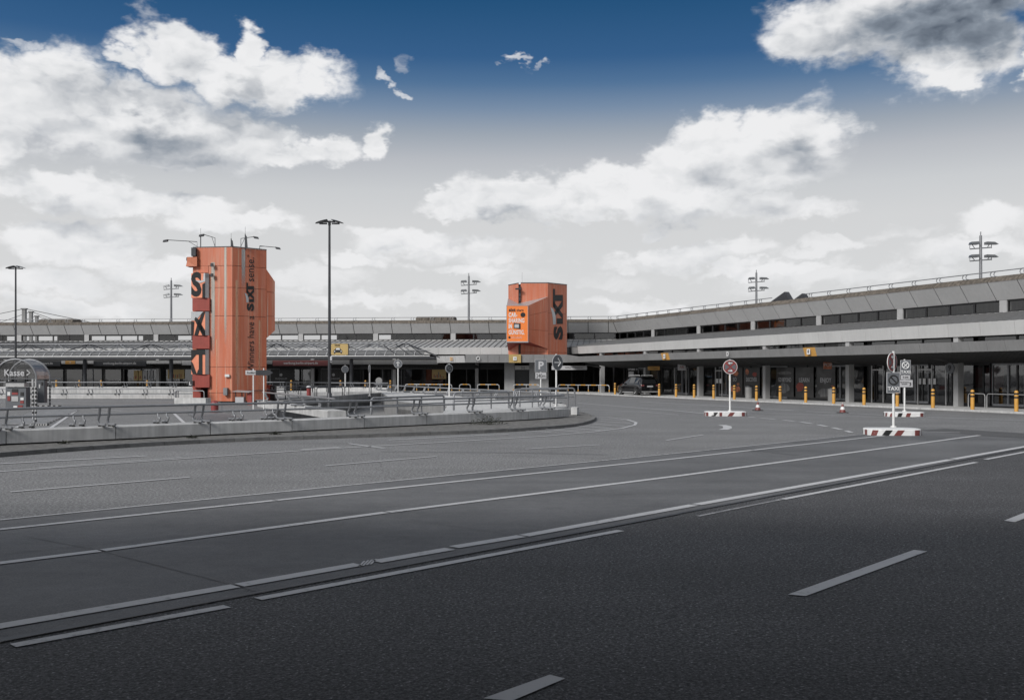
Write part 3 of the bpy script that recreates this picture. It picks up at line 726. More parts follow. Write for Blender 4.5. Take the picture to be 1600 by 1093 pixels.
# ------------------------------------------------------------------ terminal building geometry
dwv = Vector((0.3582953, -0.93360831, 0)); nW = Vector((-0.93360831, -0.3582953, 0)); P0 = Vector((15.01391304, 80.25994203, 0))
dl = Vector((-0.99524929, 0.09735944, 0)); nL = Vector((-0.09735944, -0.99524929, 0)); RC = Vector((10.91587235, 110.26448718, 0))
L0 = RC + nL * 6.924
# intersection of the two pillar lines
den = dwv.x * (-dl.y) + dwv.y * dl.x
A = np.array([[dwv.x, -dl.x], [dwv.y, -dl.y]]); tt = np.linalg.solve(A, np.array([L0.x - P0.x, L0.y - P0.y]))
C0 = P0 + dwv * tt[0]; TC = tt[0]
KC = math.tan(R(31.7))
rzW = math.atan2(dwv.y, dwv.x); rzL = math.atan2(-dl.y, -dl.x); xL = -dl
MU = -8.22
def loc_x(px, m, origin, ux, n):
    p = origin + n * m; r = (px - CX) / F; return (r * p.y - p.x) / (ux.x - r * ux.y)
def xW(px, m=0.0): return loc_x(px, m, C0, dwv, nW)
def xl(px, m=0.0): return loc_x(px, m, C0, xL, nL)

def slat(root, name, mat_, xa, xb, prof, gap=.012, thick=.06):
    """panel between x=xa..xb following 2-point profile [(m0,z0),(m1,z1)] given thickness towards the building"""
    (m0, z0), (m1, z1) = prof
    mb = MB(); a, b = xa + gap, xb - gap
    mb.hexa([(a, -m0, z0), (b, -m0, z0), (b, -m0 + thick, z0), (a, -m0 + thick, z0), (a, -m1, z1), (b, -m1, z1), (b, -m1 + thick, z1), (a, -m1 + thick, z1)])
    return mb.build(name, mat_, root)

def terminal(label, rz, sgn, xfar, upper_piers, lower_cols, useams, lseams, fseams, canopy, mid_glass=True, glass_x=None):
    """x grows to the right; for sgn=+1 (right wing) the corner is at the left end, for -1 at the right end"""
    root = thing('terminal_building', label, 'airport building', (C0.x, C0.y, 0), rz)
    def rng(m):   # corner end for offset m
        c = sgn * KC * m
        return (c, xfar) if sgn > 0 else (xfar, c)
    def strip(name, mat_, prof, z=None, **kw):
        mb = MB()
        for (m0, z0), (m1, z1) in zip(prof[:-1], prof[1:]):
            a0, b0 = rng(m0); a1, b1 = rng(m1)
            mb.quad((a0, -m0, z0), (b0, -m0, z0), (b1, -m1, z1), (a1, -m1, z1))
        return mb.build(name, mat_, root, **kw)
    # upper storey
    pt, pb = (MU + .82, 7.60), (MU + .05, 6.50)
    strip('wall', M_['black'], [(MU + .0, 6.44), (MU + .0, 6.5), (MU + .74, 7.60)])          # dark backing behind the joints
    for a, b in zip(useams[:-1], useams[1:]):
        def cl(x, m):
            e = sgn * KC * m
            return max(x, e) if sgn > 0 else min(x, e)
        a0, b0, a1, b1 = cl(a, pb[0]), cl(b, pb[0]), cl(a, pt[0]), cl(b, pt[0])
        if b0 - a0 < .05: continue
        g = .035; mb = MB()
        mb.hexa([(a0 + g, -pb[0], pb[1]), (b0 - g, -pb[0], pb[1]), (b0 - g, -pb[0] + .04, pb[1]), (a0 + g, -pb[0] + .04, pb[1]),
                 (a1 + g, -pt[0], pt[1]), (b1 - g, -pt[0], pt[1]), (b1 - g, -pt[0] + .04, pt[1]), (a1 + g, -pt[0] + .04, pt[1])])
        mb.build('panel', M_['panel'], root)
        c0 = pt[0] + .02; c1 = c0 - .34; a2, b2 = cl(a, c0), cl(b, c0); a3, b3 = cl(a, c1), cl(b, c1); g = .02
        mb = MB(); mb.hexa([(a2 + g, -c0, 7.60), (b2 - g, -c0, 7.60), (b2 - g, -c0 + .3, 7.60), (a2 + g, -c0 + .3, 7.60),
                            (a3 + g, -c1, 7.96), (b3 - g, -c1, 7.96), (b3 - g, -c1 + .5, 7.96), (a3 + g, -c1 + .5, 7.96)])
        mb.build('coping', M_['coping'], root)
    strip('roof', M_['coping'], [(MU + .55, 7.88), (MU - 7, 7.93), (MU - 7, 6.6)])
    strip('ceiling', M_['conc2'], [(MU + .02, 6.52), (MU - 7, 6.9)])
    # clerestory: piers, frames, panes
    for x in upper_piers:
        mb = MB(); mb.box(x - .28, x + .28, -MU - .03, -MU + .35, 5.72, 6.50); mb.build('pier', M_['pillar'], root)
    ps = sorted(upper_piers); ea, eb_ = rng(MU); ps = ([ea] if sgn > 0 and ps[0] - ea > 1.2 else []) + ps + ([eb_] if sgn < 0 and eb_ - ps[-1] > 1.2 else [])
    for i, (a, b) in enumerate(zip(ps[:-1], ps[1:])):
        a += .28; b -= .28; n4 = 4 if b - a > 5 else max(1, int((b - a) / 2))
        fr = MB(); zb, zt = 5.78, 6.46; y = -MU + .06
        fr.box(a, b, y, y + .10, zb - .05, zb + .05); fr.box(a, b, y, y + .10, zt - .06, zt + .03)
        for k in range(n4 + 1):
            x = a + (b - a) * k / n4; fr.box(x - .07, x + .07, y - .01, y + .11, zb, zt)
        f = fr.build('window_frame', M_['black'], root)
        for k in range(n4):
            xa, xb = a + (b - a) * k / n4 + .07, a + (b - a) * (k + 1) / n4 - .07
            mb = MB(); mb.quad((xa, y + .05, zb + .05), (xb, y + .05, zb + .05), (xb, y + .05, zt - .06), (xa, y + .05, zt - .06)); mb.build('pane', M_['glassU'], f)
    strip('window_sill', M_['panel_l'], [(MU + .16, 5.62), (MU + .16, 5.72), (MU - .1, 5.76)])
    # room behind the clerestory: floor, and a rear window wall partly closed
    strip('floor', M_['inner'], [(MU - .3, 5.70), (MU - 6.5, 5.70)])
    x0, x1 = rng(MU - 6.5); x = x0; k = 0; random.seed(11 + sgn)
    while x < x1:
        w = min(random.choice((2.2, 4.5, 6.7, 2.2)), x1 - x)
        open_ = random.random() < (.55 if sgn < 0 else 0)
        if sgn < 0 and 240 <= CX + F * (C0.x + xL.x * x) / (C0.y + xL.y * x) <= 420: open_ = True
        if sgn < 0 and CX + F * (C0.x + xL.x * x) / (C0.y + xL.y * x) > 560: open_ = False
        if not open_:
            mb = MB(); mb.box(x, x + w, -MU + 6.5, -MU + 6.6, 5.7, 6.95); mb.build('rear_wall', M_['inner' if sgn < 0 else 'conc2'], root)  # right wing walls paler, standing in for grey sky reflected in the panes
        x += w
    # lower roof with standing seams
    strip('lower_roof', M_['roof'], [(.14, 4.64), (MU + .1, 5.68)])
    mb = MB(); r0, r1 = rng(0); x = r0 - (0 if sgn < 0 else 5)
    while x < r1 + 5:
        def lim(m, x):
            e = sgn * KC * m; return (x >= e) if sgn > 0 else (x <= e)
        mA = .1; mB = MU + .15
        # clip the seam where it meets the valley
        if not lim(mA, x) and not lim(mB, x): x += .62; continue
        if not lim(mA, x): mA = x / (sgn * KC)
        if not lim(mB, x): mB = x / (sgn * KC)
        zz = lambda m: 4.64 + (5.68 - 4.64) * (.14 - m) / (.14 - MU - .1)
        mb.hexa([(x - .03, -mA, zz(mA)), (x + .03, -mA, zz(mA)), (x + .03, -mB, zz(mB)), (x - .03, -mB, zz(mB)),
                 (x - .03, -mA, zz(mA) + .07), (x + .03, -mA, zz(mA) + .07), (x + .03, -mB, zz(mB) + .07), (x - .03, -mB, zz(mB) + .07)])
        x += .62
    mb.build('roof_seams', M_['seam'], root, kind='stuff')
    # pale fascia
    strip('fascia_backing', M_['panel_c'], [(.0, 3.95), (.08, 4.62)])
    for a, b in zip(lseams[:-1], lseams[1:]):
        e = sgn * KC * .1
        if sgn > 0: a = max(a, e)
        else: b = min(b, e)
        if b - a > .1: slat(root, 'fascia_panel', M_['panel_l'], a, b, [(.10, 3.93), (.20, 4.66)], .008, .05)
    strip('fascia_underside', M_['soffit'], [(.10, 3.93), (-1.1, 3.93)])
    # mid glazing strip
    strip('mid_window', M_['glass'], [(-.9, 3.0), (-.9, 3.93)])
    for x in lower_cols:
        mb = MB(); mb.box(x - .17, x + .17, -.02, .38, .0, 3.93); mb.build('pillar', M_['pillar'], root)
        mb = MB(); mb.hexa([(x - .17, -1.5, 2.72), (x + .17, -1.5, 2.72), (x + .17, -.025, 2.46), (x - .17, -.025, 2.46), (x - .17, -1.5, 2.8), (x + .17, -1.5, 2.8), (x + .17, -.025, 2.6), (x - .17, -.025, 2.6)]); mb.build('bracket', M_['soffit'], root)
    mb = MB(); lo, hi = rng(-.9); x = lo
    while x < hi: mb.box(x - .05, x + .05, .86, .98, .06, 3.93); x += 2.235
    mb.build('mullions', M_['black'], root, kind='stuff')
    # interior
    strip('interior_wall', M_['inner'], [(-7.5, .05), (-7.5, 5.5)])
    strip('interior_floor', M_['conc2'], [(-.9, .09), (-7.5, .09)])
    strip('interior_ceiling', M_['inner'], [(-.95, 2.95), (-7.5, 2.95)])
    # entrance canopy along the front
    ca, cb, cm, cz0, cz1 = canopy
    for a, b in zip(fseams[:-1], fseams[1:]):
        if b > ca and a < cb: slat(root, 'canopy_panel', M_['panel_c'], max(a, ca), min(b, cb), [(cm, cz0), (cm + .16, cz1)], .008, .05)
    mb = MB(); mb.quad((ca, -cm - .1, cz1), (cb, -cm - .1, cz1), (cb, .9, cz1 - .12), (ca, .9, cz1 - .12)); mb.build('canopy_roof', M_['roof'], root)
    mb = MB(); n = int((cb - ca) / .3)
    mb.quad((ca, -cm + .05, cz0 + .03), (cb, -cm + .05, cz0 + .03), (cb, -.03, 2.54), (ca, -.03, 2.54)); mb.quad((ca, -.03, 2.54), (cb, -.03, 2.54), (cb, .9, 2.54), (ca, .9, 2.54))
    for k in range(n):
        x = ca + .3 * k; mb.hexa([(x, -cm + .06, cz0 - .02), (x + .16, -cm + .06, cz0 - .02), (x + .16, -.03, 2.49), (x, -.03, 2.49), (x, -cm + .06, cz0 + .02), (x + .16, -cm + .06, cz0 + .02), (x + .16, -.03, 2.53), (x, -.03, 2.53)])
    mb.build('soffit_slats', M_['soffit'], root, kind='stuff')
    mb = MB(); mb.box(ca, cb, .80, .98, 2.45, cz0 - .1); mb.build('transom', M_['black'], root)
    mb = MB(); mb.box(ca, cb, .84, .98, .06, .16); mb.build('threshold', M_['black'], root)
    # ground floor glazing
    lo, hi = glass_x or (ca, cb); x = lo + 1.8
    k = 0; x = math.ceil(lo / 2.235) * 2.235
    for k in range(int((hi - x) / 2.235)):
        xa = x + k * 2.235 + .06; xb = xa + 2.115
        fr = MB(); fr.box(xa, xa + .05, .84, .92, .16, 2.45); fr.box(xb - .05, xb, .84, .92, .16, 2.45); fr.box(xa, xb, .84, .92, .16, .28); fr.box(xa, xb, .84, .92, 2.36, 2.45)
        if k % 3 == 1: fr.box((xa + xb) / 2 - .05, (xa + xb) / 2 + .05, .83, .93, .16, 2.45)
        f = fr.build('shopfront', M_['steel' if k % 3 == 1 else 'black'], root)
        mb = MB(); mb.quad((xa, .90, .16), (xb, .90, .16), (xb, .90, 2.45), (xa, .90, 2.45)); mb.build('pane', M_['glass'], f)
        if random.random() < .45:
            mb = MB(); w = random.uniform(1.0, 2.0); mb.box(xa, xa + w, 1.2, 1.26, .2, random.choice((1.1, 2.3, 2.3))); mb.build('blind', M_['curtain'], root)
    return root
# right wing
offs = -TC
lcW = [8.94 * k + offs for k in range(-2, 7)]
upW = [4.56 + 8.94 * k + offs for k in range(-3, 7)]
usW = [-.40 + 2.235 * k + offs for k in range(-16, 30)]
usW = [x for x in usW if x > -7.5]
lsW = [-.40 + 2.235 * k + offs for k in range(-10, 30)]
fsW = [-.40 + 1.1175 * k + offs for k in range(-20, 60)]
xend = 60.0 + offs
caW = xW(907, 3.2)
tw = terminal('right terminal wing receding from the picture edge, with long slanted grey panels above strip windows', rzW, +1, xend, upW, lcW, usW, lsW, fsW, (caW, xend, 3.14, 3.0, 3.52))
# left wing
upx = [708, 587, 470, 356, 243.7, 135.5, 30, -72, -170]
upL = [xl(p, MU) for p in upx]
lcL = [xl(p, 0) for p in (745, 616, 488, 366, 246, 8, -110)]
us = []
seq = [954] + [829] + upx
for a, b in zip(seq[:-1], seq[1:]):
    xa, xb = xl(a - 3.5, MU), xl(b - 3.5, MU)
    us += [xa + (xb - xa) * k / 4 for k in range(4)]
usL = sorted(us); usL.append(-KC * MU)
lsL = [-.4 - 2.235 * k for k in range(34)][::-1]
fsL = [-.1 - 1.1175 * k for k in range(70)][::-1]
xlf = -78.0
tl_ = terminal('left terminal wing running across the background, with slanted grey panels above strip windows', rzL, -1, xlf, upL + [xl(829, MU)], lcL, usL, lsL, fsL, (xlf, xl(690, 3), 2.2, 3.05, 3.35))

# white-grey sign band and shop advertising under the left canopy
def Wp(root_, x, m, z): return (x, -m, z)
def banner(pxa, pxb, z0, z1, m, matn, root_, fx, txt=None, name='advert_banner', tm='white', ts=None):
    xa, xb = fx(pxa, m), fx(pxb, m); mb = MB(); mb.box(xa, xb, -m, -m + .12, z0, z1); b = mb.build(name, M_[matn], root_)
    if txt: text(txt, ts or (z1 - z0) * .62, M_[tm], XZ(((xa + xb) / 2, -m - .012, (z0 + z1) / 2)), b, .01)
    return b
banner(426, 514, 2.72, 3.28, 2.6, 'darkred', tl_, xl, 'werbung.berlin-airport.de')
banner(146, 228, 2.72, 3.28, 2.6, 'steel_d', tl_, xl, 'werbung.berlin-airport.de')
banner(20, 94, 2.72, 3.28, 2.6, 'steel_d', tl_, xl, 'werbung.berlin-airport.de')
banner(96, 130, 2.95, 3.25, 2.62, 'panel_l', tl_, xl); banner(102, 117, 2.92, 3.28, 2.70, 'amber', tl_, xl, '12', 'gate_plate')
banner(137, 146, 2.95, 3.25, 2.62, 'panel_l', tl_, xl); banner(229, 283, 2.95, 3.25, 2.62, 'panel_l', tl_, xl)
banner(284, 300, 2.8, 3.28, 2.6, 'panel', tl_, xl)
banner(518, 684, 2.86, 3.22, 2.62, 'panel_c', tl_, xl); banner(400, 425, 2.9, 3.25, 2.62, 'panel_c', tl_, xl)
# posters behind the left shopfront
def poster(pa, pb, ya, yb, Yd, matn, nm='poster'):
    """poster hung just behind the left wing's glass"""
    return None
def wall_poster(root_, fx, px0, px1, z0, z1, m, mt, txt=None, ts=.25, tm='white', dy=0.0, nm='poster'):
    xa, xb = fx(px0, m), fx(px1, m); mb = MB(); mb.box(xa, xb, -m, -m + .03, z0, z1); b = mb.build(nm, M_[mt], root_)
    if txt: text(txt, ts, M_[tm], XZ(((xa + xb) / 2, -m - .01, (z0 + z1) / 2 + dy)), b, .01)
    return b
for a, b, mt in ((209, 215.5, 'signyel'), (216.5, 222, 'signyel'), (223, 230, 'signlight'), (232, 235, 'signlight'), (236.5, 239.5, 'signlight')):
    p = wall_poster(tl_, xl, a, b, 1.15, 2.25, -.8, mt)
    xa, xb = xl(a, -.8), xl(b, -.8)
    mb = MB(); mb.prism([(xa + (xb - xa) * .2, .795, 1.3), (xa + (xb - xa) * .75, .795, 1.45), (xa + (xb - xa) * .45, .795, 1.75)], (0, -.01, 0)); mb.build('print', M_['red' if mt == 'signyel' else 'signgrey'], p)
for a, b in ((262, 288), (675, 697)):
    p = wall_poster(tl_, xl, a, b, 1.35, 2.35, -.8, 'signyel'); xa, xb = xl(a, -.8), xl(b, -.8)
    for k in range(7):
        xx = xa + (xb - xa) * (.12 + .11 * k); mb = MB(); mb.box(xx, xx + .09, .785, .795, 1.45, 1.6 + random.random() * .5); mb.build('print', M_['signgrey' if k % 2 else 'redbox'], p)
for px in (439, 521):
    wall_poster(tl_, xl, px - 21, px + 21, .4, 2.42, -.84, 'lettering')
    text('TRAVEDUM', .26, M_['signlight'], XZ((xl(px, -.8), .80, 1.35)), tl_)
    mb = MB(); c = xl(px, -.8); mb.prism([(c + .16 * math.cos(k * math.pi / 6), .80, 1.78 + .16 * math.sin(k * math.pi / 6)) for k in range(12)], (0, -.01, 0)); mb.build('emblem', M_['signlight'], tl_)
# dark posts under the glass canopy
gc = thing('glass_canopy', 'glazed canopy with a steel space-frame truss in front of the left terminal wing', 'canopy', (C0.x, C0.y, 0), rzL)
mG = 3.6
for px in (-3, 132.5, 267.5, 404, 549):
    x = xl(px, mG); mb = MB(); mb.lathe([(.2, 0), (.2, 3.45)], (x, -mG, 0), 12); mb.build('post', M_['steel_d'], gc)
xe = xl(687, 6.0); xs = -78.0
mb = MB(); mb.box(xs, xe - .6, -6.05, -5.9, 3.42, 3.6); mb.box(xs, xe - .6, -2.2, -2.05, 3.42, 3.6); mb.build('edge_beam', M_['steel_d'], gc)
n = int((xe - 1.8 - xs) / 2.0)
for k in range(n):
    a = xe - 1.6 - 2.0 * (k + 1); b = a + 2.0
    # curved glass leaf: three facets rising from the front edge
    arc = [(-6.0, 3.62), (-5.55, 4.0), (-4.8, 4.22), (-3.9, 4.3)]
    mb = MB()
    for (y0, z0), (y1, z1) in zip(arc[:-1], arc[1:]): mb.quad((a + .02, y0, z0), (b - .02, y0, z0), (b - .02, y1, z1), (a + .02, y1, z1))
    mb.build('glass_pane', M_['glassS'], gc)
    for xx in (a, a + 1.0):
        mb = MB(); mb.tube([(xx, y, z + .03) for y, z in arc], .045, 5, smooth if False else 0); mb.build('rib', M_['steel_l'], gc)
mb = MB()
mb.tube([(xs, -6.0, 3.66), (xe - 1.0, -6.0, 3.66)], .07, 6); mb.build('gutter_tube', M_['steel_l'], gc)
# truss
x = xe - 2.2; k = 0
top = [(xs, -3.6, 5.02), (xe - 3.4, -3.6, 5.02)]; mb = MB(); mb.tube(top, .06, 6); mb.tube([(xs, -2.4, 4.3), (xe - 1.6, -2.4, 4.3)], .05, 6); mb.tube([(xs, -5.0, 4.25), (xe - 1.6, -5.0, 4.25)], .05, 6); mb.build('truss_chord', M_['steel'], gc)
while x > xs + 3:
    mb = MB(); a, b, c = x, x - 1.7, x - 3.4
    tpz = (b, -3.6, 5.02)
    for p in ((a, -5.0, 4.25), (c, -5.0, 4.25), (a, -2.4, 4.3), (c, -2.4, 4.3)): mb.tube([p, tpz], .045, 5)
    mb.tube([(a, -5.9, 3.68), (b, -4.4, 4.62)], .035, 5); mb.tube([(b, -4.4, 4.62), (b - .1, -3.6, 5.02)], .035, 5)
    mb.build('truss_bay', M_['steel' if k % 2 else 'steel_d'], gc); x -= 3.4; k += 1
mb = MB()
for q in range(3):
    xo = xe - 1.6 - q * 1.3
    pts = [(xo - 1.5 + 1.5 * (1 - math.cos(t * math.pi / 2)), -6.0 + .4 * t, 3.62 + 1.15 * math.sin((1 - t) * math.pi / 2)) for t in [i / 6 for i in range(7)]]
    mb.tube(pts, .045, 5)
mb.tube([(xe - 3.9, -3.6, 5.02), (xe, -6, 3.5)], .05, 5); mb.tube([(xe - 3.9, -3.6, 5.02), (xe - .2, -3.0, 3.5)], .05, 5)
mb.build('end_bow', M_['steel_d'], gc)

# centre entrance canopy below the second tower
cc = thing('entrance_canopy', 'dark grey panelled entrance canopy jutting out below the second orange tower', 'canopy', (0, 0, 0))
YC = 98.0
z0c, z1c = 3.0, 3.78
def seq_panels(root_, pts, z0, z1, num, matn, lean=.12, nm='canopy_panel', gap=.012):
    for (a, b), n in zip(zip(pts[:-1], pts[1:]), num):
        t = (b - a).normalized(); nn = Vector((t.y, -t.x, 0))
        for k in range(n):
            p = a.lerp(b, k / n) + t * gap; q = a.lerp(b, (k + 1) / n) - t * gap; w = nn * lean; i_ = -nn * .06
            mb = MB(); V = lambda v, z: (v.x, v.y, z)
            mb.hexa([V(p, z0), V(q, z0), V(q + i_, z0), V(p + i_, z0), V(p + w, z1), V(q + w, z1), V(q + w + i_, z1), V(p + w + i_, z1)]); mb.build(nm, M_[matn], root_)
K1 = Lr(727, YC); K2 = Lr(886, YC); K3 = Lr(907.5, 100.5 - 6.0); K0 = Lr(683, 101.0)
K3 = C0 + dwv * caW + nW * 3.14
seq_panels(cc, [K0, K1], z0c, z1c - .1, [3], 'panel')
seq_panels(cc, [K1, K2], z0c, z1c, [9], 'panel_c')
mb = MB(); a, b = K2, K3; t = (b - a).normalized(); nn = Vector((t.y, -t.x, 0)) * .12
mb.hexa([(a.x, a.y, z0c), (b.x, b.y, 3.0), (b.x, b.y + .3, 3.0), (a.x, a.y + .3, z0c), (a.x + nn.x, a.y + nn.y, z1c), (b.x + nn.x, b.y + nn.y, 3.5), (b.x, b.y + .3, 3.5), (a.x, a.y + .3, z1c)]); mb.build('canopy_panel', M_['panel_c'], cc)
bk = [Vector((K0.x, 105.5, 0)), Vector((9.6, 105.0, 0))]
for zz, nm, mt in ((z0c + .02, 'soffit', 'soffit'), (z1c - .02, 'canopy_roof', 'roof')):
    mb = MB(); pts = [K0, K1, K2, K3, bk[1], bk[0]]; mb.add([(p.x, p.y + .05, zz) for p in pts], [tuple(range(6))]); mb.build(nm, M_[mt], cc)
def plate_px(px0, px1, matn, txt, tm='white', Yp=97.84, root_=cc):
    a, b = Lr(px0, Yp), Lr(px1, Yp); mb = MB(); mb.hexa([(a.x, Yp, z0c - .02), (b.x, Yp, z0c - .02), (b.x, Yp + .05, z0c - .02), (a.x, Yp + .05, z0c - .02), (a.x, Yp - .12, z1c + .01), (b.x, Yp - .12, z1c + .01), (b.x, Yp - .07, z1c + .01), (a.x, Yp - .07, z1c + .01)])
    p = mb.build('gate_plate', M_[matn], root_)
    c = (a + b) / 2
    mb = MB(); mb.box(c.x - .17, c.x + .17, Yp - .13, Yp - .10, 3.2, 3.56); mb.build('plate_square', M_[tm], p); text(txt, .3, M_['lettering'], XZ((c.x, Yp - .14, 3.38)), p)
plate_px(795, 814, 'signyel', '4')
c = Lr(747, 97.8); mb = MB(); mb.tube([(c.x + .17 * math.cos(k * math.pi / 8), c.y, 3.4 + .17 * math.sin(k * math.pi / 8)) for k in range(16)], .035, 5, closed=True); mb.build('round_sign', M_['white'], cc)
text('22', .42, M_['amber'], frame((Lr(705, 99.2).x, 99.2, 3.36), (K1 - K0), (0, 0, 1)), cc, .03)
# walls / core below
mb = MB(); a = Lr(788, 100.6); b = Lr(804, 100.6); mb.box(a.x, b.x, 100.6, 101.8, .05, 3.0); mb.build('core_pillar', M_['pillar'], cc)
mb = MB(); a = Lr(827, 100.6); b = Lr(857, 100.6); mb.box(a.x, b.x, 100.6, 101.4, .05, 3.0); mb.build('core_wall', M_['pillar'], cc)
mb = MB(); a = Lr(804.5, 100.5); b = Lr(827, 100.5); mb.box(a.x, b.x, 100.5, 100.8, 2.3, 2.72); bx = mb.build('shutter_head', M_['panel_l'], cc)
text('[o]', .3, M_['lettering'], XZ(((a.x + b.x) / 2 + .1, 100.48, 2.5)), bx)
mb = MB(); mb.box(Lr(804.5, 101).x, Lr(827, 101).x, 101.0, 101.1, .05, 2.3); mb.build('shutter', M_['black'], cc)
mb = MB(); mb.box(Lr(560, 104).x, Lr(787, 104).x, 105.2, 105.3, 2.35, 3.1); mb.build('dark_header', M_['black'], cc)
hs = thing('hanging_sign', 'long pale information sign hanging under the canopy behind the round arrow sign', 'sign', (Lr(885, 96).x, 98.3, 0))
x0, x1 = Lr(862, 98.3).x - Lr(885, 96).x, Lr(917, 98.3).x - Lr(885, 96).x
mb = MB(); mb.box(x0, x1, 0, .15, 2.28, 2.68); mb.build('panel', M_['signlight'], hs)
mb = MB(); mb.tube([(x0 + .4, .07, 2.68), (x0 + .4, .07, 3.05)], .02); mb.tube([(x1 - .4, .07, 2.68), (x1 - .4, .07, 3.05)], .02); mb.build('hanger', M_['steel_d'], hs)
text('Abflug / Departures', .22, M_['lettering'], XZ(((x0 + x1) / 2 + .45, -.01, 2.5)), hs); text('W', .3, M_['lettering'], XZ((x0 + .35, -.01, 2.5)), hs, .03)

# ------------------------------------------------------------------ right wing details
def fascia_plate(px, txt, wide=.56, amber=True):
    x = xW(px, 3.3); mb = MB()
    if amber:
        mb.hexa([(x - wide, -3.16, 2.99), (x + wide, -3.16, 2.99), (x + wide, -3.10, 2.99), (x - wide, -3.10, 2.99), (x - wide, -3.33, 3.53), (x + wide, -3.33, 3.53), (x + wide, -3.27, 3.53), (x - wide, -3.27, 3.53)])
        p = mb.build('gate_plate', M_['amber'], tw)
        mb = MB(); mb.box(x - .16, x + .16, -3.35, -3.33, 3.1, 3.44); mb.build('plate_square', M_['white'], p)
        text(txt, .28, M_['lettering'], XZ((x, -3.36, 3.27)), p, .02)
    else:
        text(txt, .42, M_['white'], XZ((x, -3.36, 3.28)), tw, .03, name='gate_letter')
fascia_plate(1038.5, '6'); fascia_plate(1264, '8'); fascia_plate(1138, 'D', amber=False)
mG0 = -.82
posters = [(1137, 1160, 'SO', 'flesh'), (1162, 1187, 'DISCOVER', 'dposter'), (1213, 1240, 'GO BEYOND', 'dposter'), (1243, 1271, 'LEARN', 'dposter'), (1276, 1305, 'ENJOY', 'dposter')]
for a, b, t_, mt in posters:
    p = wall_poster(tw, xW, a, b, .25, 2.35, mG0, 'dposter', None)
    xa, xb = xW(a, mG0), xW(b, mG0); w = xb - xa; c = (xa + xb) / 2
    text(t_, .42, M_['signlight'], XZ((c, -mG0 - .015, 1.45)), p, .02, sx=min(.9, w * .72 / (.27 * len(t_))))
    rs = random.Random(hash(t_) % 97 if False else len(t_))
    def blobby(cx_, cz_, rx_, rz_, mt_):
        mb = MB(); n = 14; mb.prism([(cx_ + rx_ * math.cos(2 * math.pi * k / n) * (1 + rs.uniform(-.2, .2)), -mG0 - .005, cz_ + rz_ * math.sin(2 * math.pi * k / n) * (1 + rs.uniform(-.2, .2))) for k in range(n)], (0, -.004, 0)); mb.build('print', M_[mt_], p)
    if t_ == 'LEARN': blobby(xa + w * .25, .95, w * .22, .32, 'redbox')
    elif t_ == 'SO':
        blobby(c + w * .05, 1.95, w * .18, .25, 'flesh'); blobby(c, .72, w * .42, .22, 'flesh'); blobby(c + w * .22, 1.1, w * .08, .1, 'flesh'); blobby(xa + w * .1, 1.6, w * .06, .2, 'signyel')
    elif t_ == 'DISCOVER': blobby(xa + w * .22, 2.05, w * .12, .22, 'flesh'); blobby(xa + w * .7, 1.85, w * .14, .16, 'redbox')
    elif t_ == 'GO BEYOND':
        blobby(c - w * .05, .9, w * .34, .36, 'curtain'); blobby(c, 1.95, w * .4, .12, 'curtain')
    else: blobby(c - w * .1, .6, w * .32, .3, 'curtain'); blobby(xb - w * .12, .75, w * .14, .35, 'flesh')
# hanging box signs below the canopy
def box_sign(px, m, z, w, h, mt, txt, tm, label, rot=0.0):
    p = C0 + dwv * xW(px, m) + nW * m
    r_ = thing('hanging_sign', label, 'sign', (p.x, p.y, 0), rot)
    mb = MB(); mb.box(-w / 2, w / 2, -.06, .06, z - h / 2, z + h / 2); mb.build('panel', M_[mt], r_)
    mb = MB(); mb.tube([(-w * .3, 0, z + h / 2), (-w * .3, 0, 2.95)], .02, 5); mb.tube([(w * .3, 0, z + h / 2), (w * .3, 0, 2.95)], .02, 5); mb.build('hanger', M_['steel_d'], r_)
    text(txt, h * .6, M_[tm], XZ((0, -.07, z)), r_)
box_sign(1021.5, 1.2, 2.36, 1.0, .32, 'amber', '< Gates', 'lettering', 'amber direction sign hanging under the canopy behind the dark SUV')
box_sign(1065, .8, 2.42, .62, .5, 'signlight', 'AR', 'red', 'pale square sign hanging under the canopy right of the dark SUV')
box_sign(1293, .8, 2.45, .5, .5, 'flesh', 'POP', 'signlight', 'small orange-framed sign hanging above the ENJOY poster')
# round number sign on pillar
c = C0 + dwv * (lcW[5]) + nW * .45
ps_ = thing('pillar_sign', 'dark round number nine sign fixed to the right-hand pillar of the wing', 'sign', (c.x, c.y, 0), rzW)
mb = MB(); mb.prism([(.30 * math.cos(k * math.pi / 10), .0, 2.2 + .30 * math.sin(k * math.pi / 10)) for k in range(20)], (0, .06, 0)); mb.build('disc', M_['signgrey'], ps_)
text('9', .42, M_['lettering'], XZ((0, -.01, 2.2)), ps_, .03)
